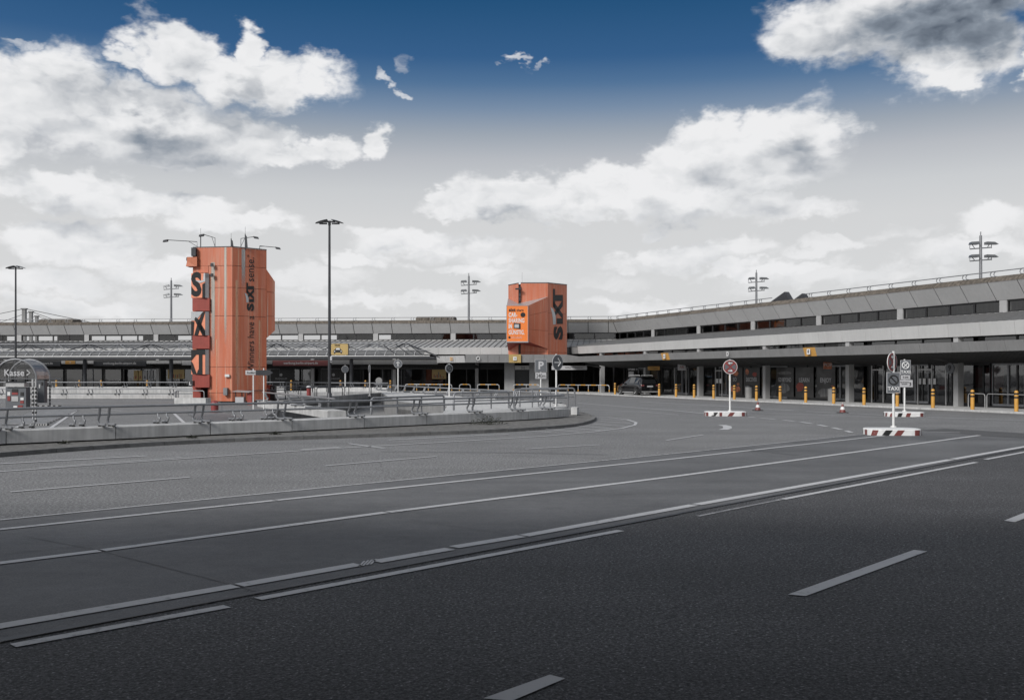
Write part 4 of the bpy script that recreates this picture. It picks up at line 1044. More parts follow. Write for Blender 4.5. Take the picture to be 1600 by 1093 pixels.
# white door stickers
for px in (1435, 1442, 1451, 1458): wall_poster(tw, xW, px, px + 4, 1.28, 1.62, -.84, 'white', nm='door_sticker')
for px in (1118, 1124): wall_poster(tw, xW, px, px + 4, 1.15, 1.5, -.84, 'white', nm='door_sticker')
text('Hier entgeht Chauffeurs', .26, M_['signlight'], XZ((xW(1458, -.8), .82, 2.05)), tw)
wall_poster(tw, xW, 1524, 1568, 1.1, 2.25, -2.0, 'darkred')
wall_poster(tw, xW, 1012, 1030, 1.2, 2.2, -1.6, 'curtain'); wall_poster(tw, xW, 982, 990, 1.3, 2.1, -.8, 'signlight')
for px in (1300, 1170):
    p = C0 + dwv * xW(px, .5) + nW * .5
    r_ = thing('litter_bin', 'grey cylindrical litter bin %s' % ('beside the ENJOY poster' if px == 1300 else 'below the DISCOVER poster'), 'litter bin', (p.x, p.y, .08))
    mb = MB(); mb.lathe([(.26, 0), (.27, .85)], (0, 0, 0), 14); mb.build('body', M_['conc2'], r_); mb = MB(); mb.lathe([(.29, .85), (.29, .92), (.1, .98)], (0, 0, 0), 14); mb.build('lid', M_['steel_d'], r_)

for px in (1118, 1128, 1362, 1380, 1434, 1456, 1478, 1054, 1072):
    x = xW(px, -.8); mb = MB(); mb.box(x - .035, x + .035, .78, .83, .1, 2.4); mb.build('door_frame', M_['steel_l'], tw)
for a, b in ((1118, 1128), (1434, 1456), (1362, 1380)):
    mb = MB(); mb.box(xW(a, -.8), xW(b, -.8), .79, .82, 2.1, 2.18); mb.build('door_frame', M_['steel_l'], tw)
# trolley hoops in front of right shopfront
hpr = thing('trolley_rail', 'low galvanised tube hoops before the shopfront at the right edge', 'rail', (C0.x, C0.y, .08), rzW)
for a, b in ((1513, 1539), (1542, 1588), (1590, 1640)):
    xa, xb = xW(a, .35), xW(b, .35); mb = MB(); hoop([Vector((xa, -.35, 0)), Vector((xb, -.35, 0))], 0, .75, .025, mb); mb.build('hoop', M_['steel_l'], hpr)

# sidewalk of the wing and of the left wing
def walk(name, fx, ux, nv_, xa, xb, m0, m1):
    pts = [C0 + ux * xa + nv_ * m0, C0 + ux * xb + nv_ * m0, C0 + ux * xb + nv_ * m1, C0 + ux * xa + nv_ * m1]
    mb = MB(); mb.hexa([(p.x, p.y, -.02) for p in pts] + [(p.x, p.y, .08) for p in pts]); return struct(name, mb, M_['conc'])
mW = 3.3
pts = [C0 + dwv * (KC * mW) + nW * mW, C0 + dwv * xend + nW * mW, C0 + dwv * xend - nW * 8.0, C0 - dwv * 5 - nW * 8, C0 - xL * 76 - nL * 8, C0 - xL * 76 + nL * mW]
mb = MB(); lp = [Vector((p.x, p.y, 0)) for p in pts][::-1]
n = len(lp); mb.add([(p.x, p.y, -.02) for p in lp] + [(p.x, p.y, .08) for p in lp], [tuple(range(n, 2 * n))[::-1], ] + [(i, (i + 1) % n, n + (i + 1) % n, n + i) for i in range(n)])
struct('sidewalk', mb, M_['conc'])
mb = MB()
kr = bpy.data.objects.new('kerb', None); C.objects.link(kr); kr['kind'] = 'structure'; kr.location = (C0.x, C0.y, 0); kr.rotation_euler = (0, 0, rzW)
x = KC * mW
me = MB().box(.01, .99, -.15, .0, -.02, .095).mesh('kerb_stone', M_['conc'])
while x < xend - 5:
    o = bpy.data.objects.new('kerb_stone', me); C.objects.link(o); o.parent = kr; o.location = (x, -mW - .004, 0); x += 1.0

# roof railings
def roof_rail(label, rz, xs_, x0, x1, gap=None):
    r_ = thing('roof_railing', label, 'railing', (C0.x, C0.y, 0), rz)
    mm = MU + .48; mb = MB(); y = -mm
    for u, v in ([(x0, x1)] if gap is None else [(x0, gap[0]), (gap[1], x1)]):
        mb = MB(); mb.tube([(u, y, 8.28), (v, y, 8.28)], .035, 6); mb.build('top_rail', M_['steel'], r_)
        mb = MB(); mb.tube([(u, y + .02, 7.95), (v, y + .02, 7.95)], .02, 5); mb.build('foot_rail', M_['steel'], r_)
    pm = MB()
    for dx in (0, .28):
        pts = [(dx + .5, -.0, 8.28), (dx + .12, -.03, 8.28), (dx + .0, -.05, 8.20), (dx - .03, -.05, 8.08), (dx + .04, -.03, 7.97), (dx + .35, .0, 7.93)]
        pm.tube(pts, .03, 5)
    me = pm.mesh('rail_loop', M_['steel'])
    for x in xs_:
        if x0 <= x <= x1 and not (gap and gap[0] - .6 < x < gap[1]):
            o = bpy.data.objects.new('rail_loop', me); C.objects.link(o); o.parent = r_; o.location = (x, y, 0)
    return r_
roof_rail('thin tube railing with looped brackets on the roof edge of the right wing', rzW, usW, KC * MU + .2, xend, (xW(1206, MU + .5), xW(1258, MU + .5)))
roof_rail('thin tube railing with looped brackets on the roof edge of the left wing', rzL, usL, xlf, -KC * MU - .2)

# skylights, hatches and pylons on the roof
def hatch(px0, px1, ytop, lab, m=MU - 1.0, z0=7.9):
    x0, x1 = xW(px0, m), xW(px1, m); p = C0 + dwv * x0 + nW * m; L_ = x1 - x0
    yy = p.y; h = (HC + (HY - ytop) / F * (p + dwv * (L_ * .7)).y) - z0
    r_ = thing('roof_hatch', lab, 'roof hatch', (p.x, p.y, z0), rzW)
    mb = MB(); mb.hexa([(0, -.3, 0), (L_, -.3, .0), (L_, .15, 0), (0, .15, 0), (.02, -.3, .06), (L_ * .74, -.3, h), (L_ * .74, .15, h), (.02, .15, .06)]); mb.build('lid', M_['steel_d'], r_)
    mb = MB(); mb.box(-.05, L_ + .05, -.4, -.32, -.02, .05); mb.build('frame', M_['panel_l'], r_)
hatch(1204, 1240, 456, 'large dark tilted roof hatch standing on the right wing')
hatch(1241, 1264, 458.5, 'smaller dark roof hatch behind the large tilted one on the right wing')
def skylight(px0, px1, lab, m=MU - 1.5, h=.55):
    x0, x1 = xl(px0, m), xl(px1, m); r_ = thing('skylight', lab, 'skylight', (C0.x, C0.y, 7.9), rzL)
    n = 6; w = (x1 - x0) / n
    for k in range(n):
        a = x0 + w * k; mb = MB()
        prof = [(-1.2, 0), (-1.0, h * .7), (-.5, h), (.5, h), (1.0, h * .7), (1.2, 0)]
        vs = [(a + .03, -m + y, z) for y, z in prof] + [(a + w - .03, -m + y, z) for y, z in prof]
        mb.add(vs, [(i, 6 + i, 7 + i, i + 1) for i in range(5)] + [tuple(range(6)), tuple(range(6, 12))[::-1]]); mb.build('segment', M_['coping'], r_)
skylight(68, 121, 'low brown barrel skylight on the roof near the cable pylons'); skylight(652, 712, 'low brown barrel skylight on the roof left of the second orange tower')
for i, (px, py, Yp, w) in enumerate(((38, 483, 150, .26), (48.5, 487.5, 165, .24), (57.5, 494, 190, .25))):
    zt = HC + (HY - py) / F * Yp; X = (px - CX) / F * Yp
    lab = ['tallest concrete pylon with stay cables above the roof at far left', 'middle concrete pylon with stay cables above the roof at far left', 'shortest, rightmost concrete pylon above the roof at far left'][i]
    r_ = thing('cable_pylon', lab, 'pylon', (X, Yp, 0))
    mb = MB(); mb.box(-w, w, -w, w, 0, zt); mb.box(-w - .12, w + .12, -w - .12, w + .12, zt, zt + .14); mb.build('mast', M_['conc2'], r_)
    for s in (-1, 1):
        mb = MB(); mb.tube([(0, 0, zt + .1), (s * (13 if i == 0 else 9), 0, 9.0 if i < 2 else 10)], .045, 5); mb.build('stay_cable', M_['steel_d'], r_)

# ------------------------------------------------------------------ orange towers
def clad(root_, a, b, zs, matn='orange', u0=0.0, nm='cladding_panel', gap=.012, base=0.0):
    """vertical face from a to b (xy) split into panel rows at zs; b may differ per row via list of (tl,tr) fractions"""
    t = (b - a); W = t.length; t.normalize(); nn = Vector((t.y, -t.x, 0))
    for z0, z1 in zip(zs[:-1], zs[1:]):
        mb = MB(); i_ = nn * .05
        p, q = a + nn * .0, b + nn * .0
        vs = [(p.x, p.y, z0 + gap), (q.x, q.y, z0 + gap), (q.x, q.y, z1 - gap), (p.x, p.y, z1 - gap)]
        vb = [(v[0] - i_.x, v[1] - i_.y, v[2]) for v in vs]
        uv = [(u0, z0), (u0 + W, z0), (u0 + W, z1), (u0, z1)]
        mb.add(vs, [(0, 1, 2, 3)], 0, False, [uv])
        mb.add(vs + vb, [(1, 0, 4, 5), (2, 1, 5, 6), (3, 2, 6, 7), (0, 3, 7, 4)])
        mb.build(nm, M_[matn], root_)
def polyface(root_, a, t, pts, matn, nm, u0=0.0, thick=.05):
    """polygon on the vertical plane through a with direction t; pts are (s,z)"""
    nn = Vector((t.y, -t.x, 0)); vs = [(a.x + t.x * s, a.y + t.y * s, z) for s, z in pts]; n = len(vs)
    vb = [(v[0] - nn.x * thick, v[1] - nn.y * thick, v[2]) for v in vs]
    mb = MB(); mb.add(vs, [tuple(range(n))], 0, False, [[(u0 + s, z) for s, z in pts]]); mb.add(vs + vb, [((i + 1) % n, i, n + i, n + (i + 1) % n) for i in range(n)] + [tuple(range(n, 2 * n))[::-1]])
    return mb.build(nm, M_[matn], root_)
def zy(py, Y): return HC + (HY - py) / F * Y
YK = 62.7
T1 = Lr(362.8, YK)
tower = thing('orange_tower', 'nearer orange access tower with large vertical lettering and red boxes down its left side', 'tower', (T1.x, T1.y, 0))
O = Vector((T1.x, T1.y, 0))
pK = Vector((0, 0, 0)); pA = Lr(301.5, 63.1) - O; pA2 = Lr(326, 62.95) - O; pB = Lr(416.5, 64.3) - O; tB = (pB - pK).normalized(); LB_ = (pB - pK).length
zs = [0.15, zy(613.5, YK), zy(573, YK), zy(493, YK), zy(448.8, YK), zy(414.6, YK), zy(385.7, YK)]
# dark core
bkR = Lr(411, 67.6) - O; bkL = Vector((pA.x + .1, 5.0, 0))
mb = MB(); slab(mb, [pA2 + Vector((.03, .06, 0)), pK + Vector((0, .07, 0)), pB + Vector((-.03, .05, 0)), bkR + Vector((-.05, -.05, 0)), Vector((pA2.x + .03, 5.0, 0))], 0, zs[-1] - .02); mb.build('core', M_['black'], tower)
mb = MB(); ztop = zs[-1]; pts = [pA, pK, pB, bkR, bkL]; mb.add([(p.x, p.y, ztop - .01) for p in pts], [tuple(range(5))]); mb.build('roof', M_['steel_d'], tower)
clad(tower, pA2, pK, zs[:6], u0=1.0)
polyface(tower, pA, (pK - pA).normalized(), [(0, zy(426, 63)), ((pA2 - pA).length - .02, zy(426, 63)), ((pA2 - pA).length - .02, zs[5] + .0), (0, zs[5] + .0)], 'orange', 'cladding_panel', 0)
clad(tower, pA, pK, zs[5:], u0=0.0)
clad(tower, pK, pB, zs, u0=4.3)
# bulge: continues the plane of the right face
s1_ = LB_; s2_ = LB_ * 1.25
for z0, z1 in ((zy(573, 64.5) , zy(528, 64.5)),): pass
polyface(tower, pK, tB, [(s1_ + .01, zy(528, 64.4)), (s2_, zy(516, 64.7)), (s2_, zy(494, 64.7) - .012), (s1_ + .01, zy(494, 64.4) - .012)], 'orange', 'cladding_panel', 4.3)
polyface(tower, pK, tB, [(s1_ + .01, zy(494, 64.4) + .012), (s2_, zy(494, 64.7) + .012), (s2_, zy(457, 64.7) - .012), (s1_ + .01, zy(455.5, 64.4) - .012)], 'orange', 'cladding_panel', 4.3)
polyface(tower, pK, tB, [(s1_ + .01, zy(455.5, 64.4) + .012), (s2_, zy(457, 64.7) + .012), (s2_, zy(439.8, 64.7)), (s1_ + .01, zy(421.4, 64.4))], 'orange', 'cladding_panel', 4.3)
# solid side of the bulge
nB = Vector((tB.y, -tB.x, 0)); e0 = pK + tB * s1_ - nB * .06; e1 = pK + tB * s2_ - nB * .06; dv = Vector((-.95, 2.5, 0))
mb = MB(); f_ = [(e0, zy(528, 64.4)), (e1, zy(516, 64.7)), (e1, zy(439.8, 64.7)), (e0, zy(421.4, 64.4))]
mb.prism([(p.x, p.y, z) for p, z in f_], dv); mb.build('bulge', M_['redbox'], tower)
# right rear face
clad(tower, pB, bkR, [zs[0], zs[2], zs[4], zs[-1]], u0=9); clad(tower, bkR, bkL, [zs[0], zs[2], zs[4], zs[-1]], u0=12); 
# left part: recess with lettered boards and red boxes
dA = (pA2 - pA).normalized(); nA = Vector((dA.y, -dA.x, 0)); WA = (pA2 - pA).length
rb = pA + Vector((.05, 1.1, 0)); rb2 = pA2 + Vector((0, 1.1, 0))
clad(tower, rb, rb2, [zs[0], zy(545, 63), zy(486, 63), zy(426, 63)], 'redbox', 0, 'recess_wall')
mb = MB(); mb.box(pA2.x - .06, pA2.x - .01, pA2.y + .02, pA2.y + 1.15, zs[0], zy(426, 63)); mb.build('recess_side', M_['redbox'], tower)
mb = MB(); mb.box(pA.x - .12, pA.x + .16, pA.y + .35, pA.y + 4.6, .0, zy(392, 63)); mb.build('side_pilaster', M_['beam'], tower)
mb = MB(); mb.box(pA.x - .02, pA.x + .45, pA.y + .1, pA.y + 1.0, 0, zy(600, 63)); mb.build('door_jamb', M_['redbox'], tower)
mb = MB(); mb.box(pA.x + .25, pA2.x - .08, pA.y + 1.0, pA.y + 1.06, 0, zy(605, 63)); mb.build('doorway', M_['black'], tower)
for y0, y1 in ((465.5, 485.5), (524, 544.5), (585, 605)):
    mb = MB(); mb.box(Lr(301, 62.8).x - O.x, Lr(327.6, 62.8).x - O.x, .05, .9, zy(y1, 62.8), zy(y0, 62.8)); mb.build('red_box', M_['redbox'], tower)
for i, (y0, y1) in enumerate(((426.5, 465), (486.5, 523.5), (546, 584.5))):
    xa, xb, xc = Lr(297.5, 62.6).x - O.x, Lr(319.5, 62.5).x - O.x, Lr(325.3, 62.7).x - O.x
    z0, z1 = zy(y1, 62.6), zy(y0, 62.6)
    brd = MB(); brd.prism([(xa, .06, z0), (xb, -.06, z0), (xb, .5, z0), (xa, .7, z0)], (0, 0, z1 - z0)); b_ = brd.build('letter_board', M_['salmon'], tower)
    mb = MB(); mb.prism([(xb + .003, -.06, z0), (xc, .12, z0), (xc, .5, z0), (xb + .003, .5, z0)], (0, 0, z1 - z0)); mb.build('board_edge', M_['silver'], b_)
    W = xb - xa; H_ = z1 - z0
    def bp(s, h): return (xa + W * s, .06 - .12 * s - .012, z0 + H_ * h)
    def shp(pts, mt='charc'):
        mbs = MB(); mbs.prism([bp(*q) for q in pts], (0, -.015, 0)); mbs.build('letter', M_[mt], b_)
    Mb = frame(bp(.5, .5), (1, -.14, 0), (0, 0, 1))
    if i == 0:
        text('S', H_ * 1.28, M_['charc'], frame(bp(.36, .5), (1, -.12, 0), (0, 0, 1)), b_, .045, name='letter', sx=.72)
        shp([(.80, .0), (1, 0), (1, .62), (.80, .55)])
        shp([(.30, .72), (.62, .60), (1, .66), (1, .72), (.66, .70)], 'silver'); shp([(.86, .72), (1.0, .72), (1, 1), (.90, 1)], 'silver')
    elif i == 1:
        shp([(0, 0), (.16, 0), (.22, .58), (0, .60)]); shp([(.0, .62), (.2, .62), (.5, .74), (.86, 1), (0, 1)], 'silver')
        shp([(.22, 0), (.48, 0), (1.0, 1.0), (.82, .98), (.52, .62)]); shp([(.80, 0), (1, 0), (1, .1), (.62, .62), (.34, .78), (.22, .68)])
        shp([(.60, .30), (.86, .0), (1, .0), (1, .2), (.72, .46)])
    else:
        shp([(.0, 1), (1, 1), (1, .80), (.80, .80), (.80, 0), (.55, 0), (.55, .80), (.36, .80), (0, .55)])
        shp([(0, .54), (.12, .45), (.4, .0), (.12, .0), (0, .2)]); shp([(.40, .0), (.55, 0), (.55, .15), (.50, .2)])
# projecting beam top left
za, zb_ = zy(400.5, 62.6), zy(413.8, 62.6)
xa, xb = Lr(288, 62.4).x - O.x, pA.x + .35
mb = MB(); mb.add([(xa, .2, zy(407, 62.5)), (xa, .2, za), (xb, .1, za), (xb, .1, zb_ - .06), (xb - .7, .1, zb_ - .06)] + [(xa, .8, zy(407, 62.5)), (xa, .8, za), (xb, .9, za), (xb, .9, zb_ - .06), (xb - .7, .9, zb_ - .06)], [(0, 4, 3, 2, 1), (5, 6, 7, 8, 9), (0, 1, 6, 5), (1, 2, 7, 6), (3, 4, 9, 8), (4, 0, 5, 9)]); mb.build('projecting_beam', M_['beam'], tower)
mb = MB(); mb.box(xa - .05, xa - .005, .22, .78, zy(406, 62.5), za - .03); mb.build('beam_cap', M_['black'], tower)
mb = MB(); mb.box(pA.x + .0, pA.x + .28, .05, .6, zy(400.5, 63), zy(387.5, 63)); mb.build('corner_notch', M_['steel_d'], tower)
# trim at top
mb = MB()
for a, b in ((pA, pK), (pK, pB)):
    t = (b - a).normalized(); nn = Vector((t.y, -t.x, 0)) * .02; mb.hexa([(p.x, p.y, ztop - .0) for p in (a + nn, b + nn, b - nn * 2, a - nn * 2)] + [(p.x, p.y, ztop + .05) for p in (a + nn, b + nn, b - nn * 2, a - nn * 2)])
mb.build('top_trim', M_['steel_d'], tower)
# pale stripes where the print has faded
def stripe(face_a, t, s, w, z0, z1, mt='silver'):
    nn = Vector((t.y, -t.x, 0)) * .006; a = face_a + t * s + nn; b = face_a + t * (s + w) + nn
    mb = MB(); mb.hexa([(a.x, a.y, z0), (b.x, b.y, z0), (b.x - nn.x * .5, b.y - nn.y * .5, z0), (a.x - nn.x * .5, a.y - nn.y * .5, z0), (a.x, a.y, z1), (b.x, b.y, z1), (b.x - nn.x * .5, b.y - nn.y * .5, z1), (a.x - nn.x * .5, a.y - nn.y * .5, z1)]); mb.build('faded_stripe', M_[mt], tower)
def fade_mat(name, col, zlo, zhi, power=1.0):
    """cladding whose print has bleached in a strip: the bleaching thins out downwards with ragged ends"""
    m = bpy.data.materials.new(name); m.use_nodes = True; nt = m.node_tree; N = nt.nodes; L = nt.links
    b = N['Principled BSDF']; b.inputs['Base Color'].default_value = col + (1,); b.inputs['Roughness'].default_value = .55
    geo = N.new('ShaderNodeNewGeometry'); sp = N.new('ShaderNodeSeparateXYZ'); L.new(geo.outputs['Position'], sp.inputs[0])
    r = N.new('ShaderNodeMapRange'); L.new(sp.outputs[2], r.inputs[0]); r.inputs[1].default_value = zlo; r.inputs[2].default_value = zhi; r.inputs[3].default_value = 0; r.inputs[4].default_value = .78 * power
    n = N.new('ShaderNodeTexNoise'); n.inputs['Scale'].default_value = 5; n.inputs['Detail'].default_value = 5
    mp = N.new('ShaderNodeMapping'); mp.inputs['Scale'].default_value = (2.2, 2.2, .16); L.new(geo.outputs['Position'], mp.inputs[0]); L.new(mp.outputs[0], n.inputs['Vector'])
    r2 = N.new('ShaderNodeMapRange'); L.new(n.outputs['Fac'], r2.inputs[0]); r2.inputs[1].default_value = .3; r2.inputs[2].default_value = .6; r2.inputs[3].default_value = .55; r2.inputs[4].default_value = 1.1
    mu = N.new('ShaderNodeMath'); mu.operation = 'MULTIPLY'; mu.use_clamp = True; L.new(r.outputs[0], mu.inputs[0]); L.new(r2.outputs[0], mu.inputs[1]); L.new(mu.outputs[0], b.inputs['Alpha'])
    return m
M_['fade1'] = fade_mat('bleached_print_a', (.42, .40, .36), zy(560, 63), zy(480, 63))
M_['fade2'] = fade_mat('bleached_print_b', (.45, .43, .38), zy(540, 63), zy(470, 63))
M_['fade3'] = fade_mat('bleached_print_c', (.42, .41, .40), zy(450, 63), zy(405, 63))
M_['fade4'] = fade_mat('bleached_print_d', (.62, .36, .23), zy(640, 63), zy(520, 63), .8)
tA = (pK - pA).normalized()
def sA(px): return (Lr(px, 62.9).x - O.x - pA.x)
def sB(px):
    r = (px - CX) / F; return (r * O.y - O.x) / (tB.x - r * tB.y)
stripe(pA, tA, sA(330.5), sA(336) - sA(330.5), zy(572, 63), zy(410, 63), 'fade1'); stripe(pA, tA, sA(352), sA(355.5) - sA(352), zy(548, 63), zy(387, 63), 'fade2')
stripe(pK, tB, sB(377.5), sB(383) - sB(377.5), zy(455, 64), zy(388.5, 63), 'fade3'); stripe(pA, tA, sA(338.5), .07, 0.3, zy(530, 63), 'fade4'); stripe(pK, tB, sB(404), .13, .3, zy(500, 64), 'fade4'); stripe(pK, tB, sB(368), .16, zy(600, 64), zy(440, 64), 'fade4')
# lettering on the right face, reading upwards
nBv = Vector((tB.y, -tB.x, 0))
def onB(px, py, out=.012):
    s = sB(px); p = pK + tB * s + nBv * out; Y = O.y + p.y; return (p.x, p.y, zy(py, Y))
vert = lambda o: frame(o, (0, 0, 1), (-tB.x, -tB.y, 0))
def fit(o, length_x, length_y, ctr, M):
    """scale lettering mesh so that it spans given sizes on its own axes"""
    me = o.data; Mi = M.inverted(); co = [Mi @ v.co for v in me.vertices]
    xs_ = [c.x for c in co]; ys_ = [c.y for c in co]
    sx, sy = length_x / (max(xs_) - min(xs_)), length_y / (max(ys_) - min(ys_)); mx, my = (max(xs_) + min(xs_)) / 2, (max(ys_) + min(ys_)) / 2
    for v, c in zip(me.vertices, co): v.co = M @ Vector(((c.x - mx) * sx, (c.y - my) * sy, c.z))
ppm = F / 63.6
def vtext(body, pxa, pxb, pya, pyb, bold, mt='lettering', conv=onB, vf=vert, root_=tower, pm=ppm, xscale=None):
    M = vf(conv((pxa + pxb) / 2, (pya + pyb) / 2)); o = text(body, .6, M_[mt], M, root_, bold)
    wpx = (Vector(conv(pxb, pya)) - Vector(conv(pxa, pya))); fit(o, abs(pyb - pya) / pm, wpx.length, None, M); return o
vtext('Winners have a', 386.8, 396.8, 493, 581, .0)
vtext('sense.', 389.2, 396.8, 402, 439.5, .0)
vtext('®', 386, 389, 398, 401.5, .0)
# the bold mark
def mark(conv, vf, root_, pxa, pxb, py0, py1, pm):
    """bold word mark: S, swoosh i, X, T, from py0 (bottom) up to py1"""
    L_ = py0 - py1; w = pxb - pxa
    vtext('S', pxa + w * .08, pxb, py0 - L_ * .27, py0, .06, 'lettering', conv, vf, root_, pm)
    def pg(pts, mt='lettering', out=.018):
        mb = MB(); q = [Vector(conv(pxa + w * (1 - v), py0 - L_ * u, out)) for u, v in pts]; nrm = (q[1] - q[0]).cross(q[2] - q[0]).normalized()
        c_ = Vector(conv(pxa, py0, out + .01)) - Vector(conv(pxa, py0, out)); mb.prism(q, c_ * .8); mb.build('lettering', M_[mt], root_)
    pg([(.31, .02), (.42, .02), (.42, .62), (.31, .62)])                       # i stem
    pg([(.30, .72), (.40, .70), (.48, .74), (.60, .95), (.64, 1.22), (.52, 1.08), (.42, 1.0), (.30, .98)], 'silver', .022)   # swoosh
    pg([(.40, .02), (.50, .02), (.76, .95), (.64, .95)]); pg([(.66, .02), (.78, .02), (.55, .80), (.44, .86)])    # X
    pg([(.76, .02), (.88, .02), (.88, .78), (.76, .78)]); pg([(.64, .78), (1.0, .78), (1.0, .98), (.64, .98)])       # T
mark(onB, vert, tower, 384.5, 396.8, 485.5, 441.5, ppm)
# fittings on the left face
for y in (413.5, 429.5):
    mb = MB(); q = Lr(333, 62.9) - O; mb.box(q.x - .08, q.x + .08, -.12, .03, zy(y + 3.0, 62.7), zy(y - 2.2, 62.7)); mb.build('wall_lamp', M_['steel_d'], tower)
mb = MB(); q = Lr(355.5, 62.7) - O; mb.box(q.x - .14, q.x + .14, -.12, .03, zy(588.5, 62.7), zy(584.5, 62.7)); mb.build('junction_box', M_['white'], tower)
mb = MB(); q = Lr(353.3, 62.7) - O; mb.box(q.x - .12, q.x + .12, -.22, .03, zy(617, 62.7), zy(605.5, 62.7)); mb.build('meter_box', M_['steel'], tower)
mb = MB(); q = Lr(298, 61.8) - O; mb.box(q.x - .13, q.x + .16, -1.0, -.6, zy(603, 62), zy(594.5, 62)); sg = mb.build('gate_number_box', M_['steel_d'], tower); text('L', .28, M_['white'], XZ((q.x, -1.01, zy(599, 62))), sg, .03)
# roof fittings: arm lights and antennas
def arm(px_base, px_tip, ytip, ybase, hgt, label):
    b = Lr(px_base, 63.5) - O; tip = Lr(px_tip, 63.5) - O; ztp = zy(ytip, 63.5); r_ = MB()
    hz = zy(ybase, 63.5)
    r_.tube([(b.x, 1.0, ztop), (b.x, 1.0, hz), (tip.x, .6, ztp)], .022, 5); r_.tube([(b.x + (tip.x - b.x) * .3, .9, hz + (ztp - hz) * .3), (b.x + (.0 if True else 0), 1.0, ztop + .15)], .014, 5)
    o = r_.build('light_arm', M_['steel_d'], tower); h = MB(); s = 1 if px_tip > px_base else -1
    h.prism([(tip.x - .02 * s, .5, ztp + .03), (tip.x + .26 * s, .5, ztp - .02), (tip.x + .30 * s, .5, ztp - .14), (tip.x + .02 * s, .5, ztp - .10)], (0, .2, 0)); h.build('lamp_head', M_['steel_d'], o)
arm(306.5, 264, 375.5, 377, 1, ''); arm(334.5, 320, 367, 371, 1, ''); arm(375, 398, 370.5, 372, 1, ''); arm(404.5, 432, 387, 383.5, 1, '')
for px, y0, yt, hh in ((312.8, 385, 356, 366), (360.5, 385, 364, 372), (382.5, 387, 354, 365)):
    b = Lr(px, 63.2) - O; mb = MB(); mb.tube([(b.x, .6, ztop - .1), (b.x, .6, zy(hh, 63.2))], .03, 6); mb.tube([(b.x, .6, zy(hh, 63.2)), (b.x, .6, zy(yt, 63.2))], .008, 4)
    mb.hexa([(b.x, .55, ztop), (b.x + .16, .55, ztop), (b.x + .16, .62, ztop), (b.x, .62, ztop), (b.x, .55, zy(hh + 1, 63.2)), (b.x + .1, .55, zy(hh + 4, 63.2)), (b.x + .1, .62, zy(hh + 4, 63.2)), (b.x, .62, zy(hh + 1, 63.2))]) if px > 320 else None
    mb.build('antenna', M_['steel_d'], tower)

# second tower
Y2 = 100.2
O2 = Lr(856, Y2)
t2 = thing('orange_tower', 'farther orange tower with an advertising billboard, standing above the entrance canopy', 'tower', (O2.x, O2.y, 0))
q0_ = Vector((0, 0, 0)); qA = Lr(813.6, Y2 + .05) - O2; qB = Lr(885.9, 102.4) - O2; qC = Lr(809.7, 100.6) - O2; qD = Lr(794.3, 102.8) - O2
tz = zy(442.1, Y2); zs2 = [3.05, zy(550, Y2), zy(521.5, Y2), zy(488.5, Y2), tz]
mb = MB(); slab(mb, [qA + Vector((0, .08, 0)), Vector((0, .09, 0)), qB + Vector((-.03, .06, 0)), Vector((qB.x, 6.5, 0)), Vector((qD.x, 6.5, 0)), qD + Vector((.05, .05, 0)), qC + Vector((0, .08, 0)), qC + Vector((.1, 1.2, 0)), qA + Vector((0, 1.2, 0))], 3.0, tz - .03)
mb.build('core', M_['black'], t2)
mb = MB(); pts = [qD, qC, qC + Vector((.05, 1.0, 0)), qA + Vector((0, 1.0, 0)), qA, q0_, qB, Vector((qB.x, 6.5, 0)), Vector((qD.x, 6.5, 0))]; mb.add([(p.x, p.y, tz - .02) for p in pts], [tuple(range(len(pts)))]); mb.build('roof', M_['steel_d'], t2)
clad(t2, qA, q0_, zs2, u0=20); clad(t2, q0_, qB, zs2, u0=26); clad(t2, qD, qC, [zs2[0], zs2[2], tz], u0=31)
mb = MB()
for a, b in ((qD, qC), (qA, q0_), (q0_, qB)):
    t = (b - a).normalized(); nn = Vector((t.y, -t.x, 0)) * .03; mb.hexa([(p.x, p.y, tz) for p in (a + nn, b + nn, b - nn * 2, a - nn * 2)] + [(p.x, p.y, tz + .07) for p in (a + nn, b + nn, b - nn * 2, a - nn * 2)])
mb.build('top_trim', M_['steel_d'], t2)
# bay with billboard
YB = 98.2
bl = Lr(791.8, YB) - O2; br = Lr(824.6, YB) - O2; zt_, zb2 = zy(477.5, YB), zy(533, YB)
wl = Lr(793.9, 102.8) - O2; wr = Lr(856.5, Y2) - O2; wr.y = -.03
TLw, TRw = zy(466, 102.8), zy(463.2, Y2); BLw, BRw = zy(547, 102.8), zy(545, Y2)
mb = MB(); mb.quad((bl.x, bl.y + .06, zb2), (br.x, br.y + .06, zb2), (br.x, br.y + .06, zt_), (bl.x, bl.y + .06, zt_)); mb.build('bay_front', M_['redbox'], t2)
def uvq(mbx, a, b, c, d, u0): 
    W = (Vector(b) - Vector(a)).length; mbx.add([a, b, c, d], [(0, 1, 2, 3)], 0, False, [[(u0, a[2]), (u0 + W, b[2]), (u0 + W, c[2]), (u0, d[2])]])
zm1, zm2 = .34, .72
fr_ = lambda p, q, f: tuple(Vector(p) + (Vector(q) - Vector(p)) * f)
A0, A1 = (br.x, br.y + .06, zb2), (br.x, br.y + .06, zt_); B0, B1 = (wr.x, wr.y, BRw), (wr.x, wr.y, TRw)
for k, (f0, f1) in enumerate(((0, .34), (.345, .72), (.725, 1))):
    mb = MB(); uvq(mb, fr_(A0, A1, f0), fr_(B0, B1, f0), fr_(B0, B1, f1), fr_(A0, A1, f1), 36); mb.build('cladding_panel', M_['orange'], t2)
mb = MB(); uvq(mb, (wl.x, wl.y, BLw), (bl.x, bl.y + .06, zb2), (bl.x, bl.y + .06, zt_), (wl.x, wl.y, TLw), 45); mb.build('cladding_panel', M_['orange'], t2)
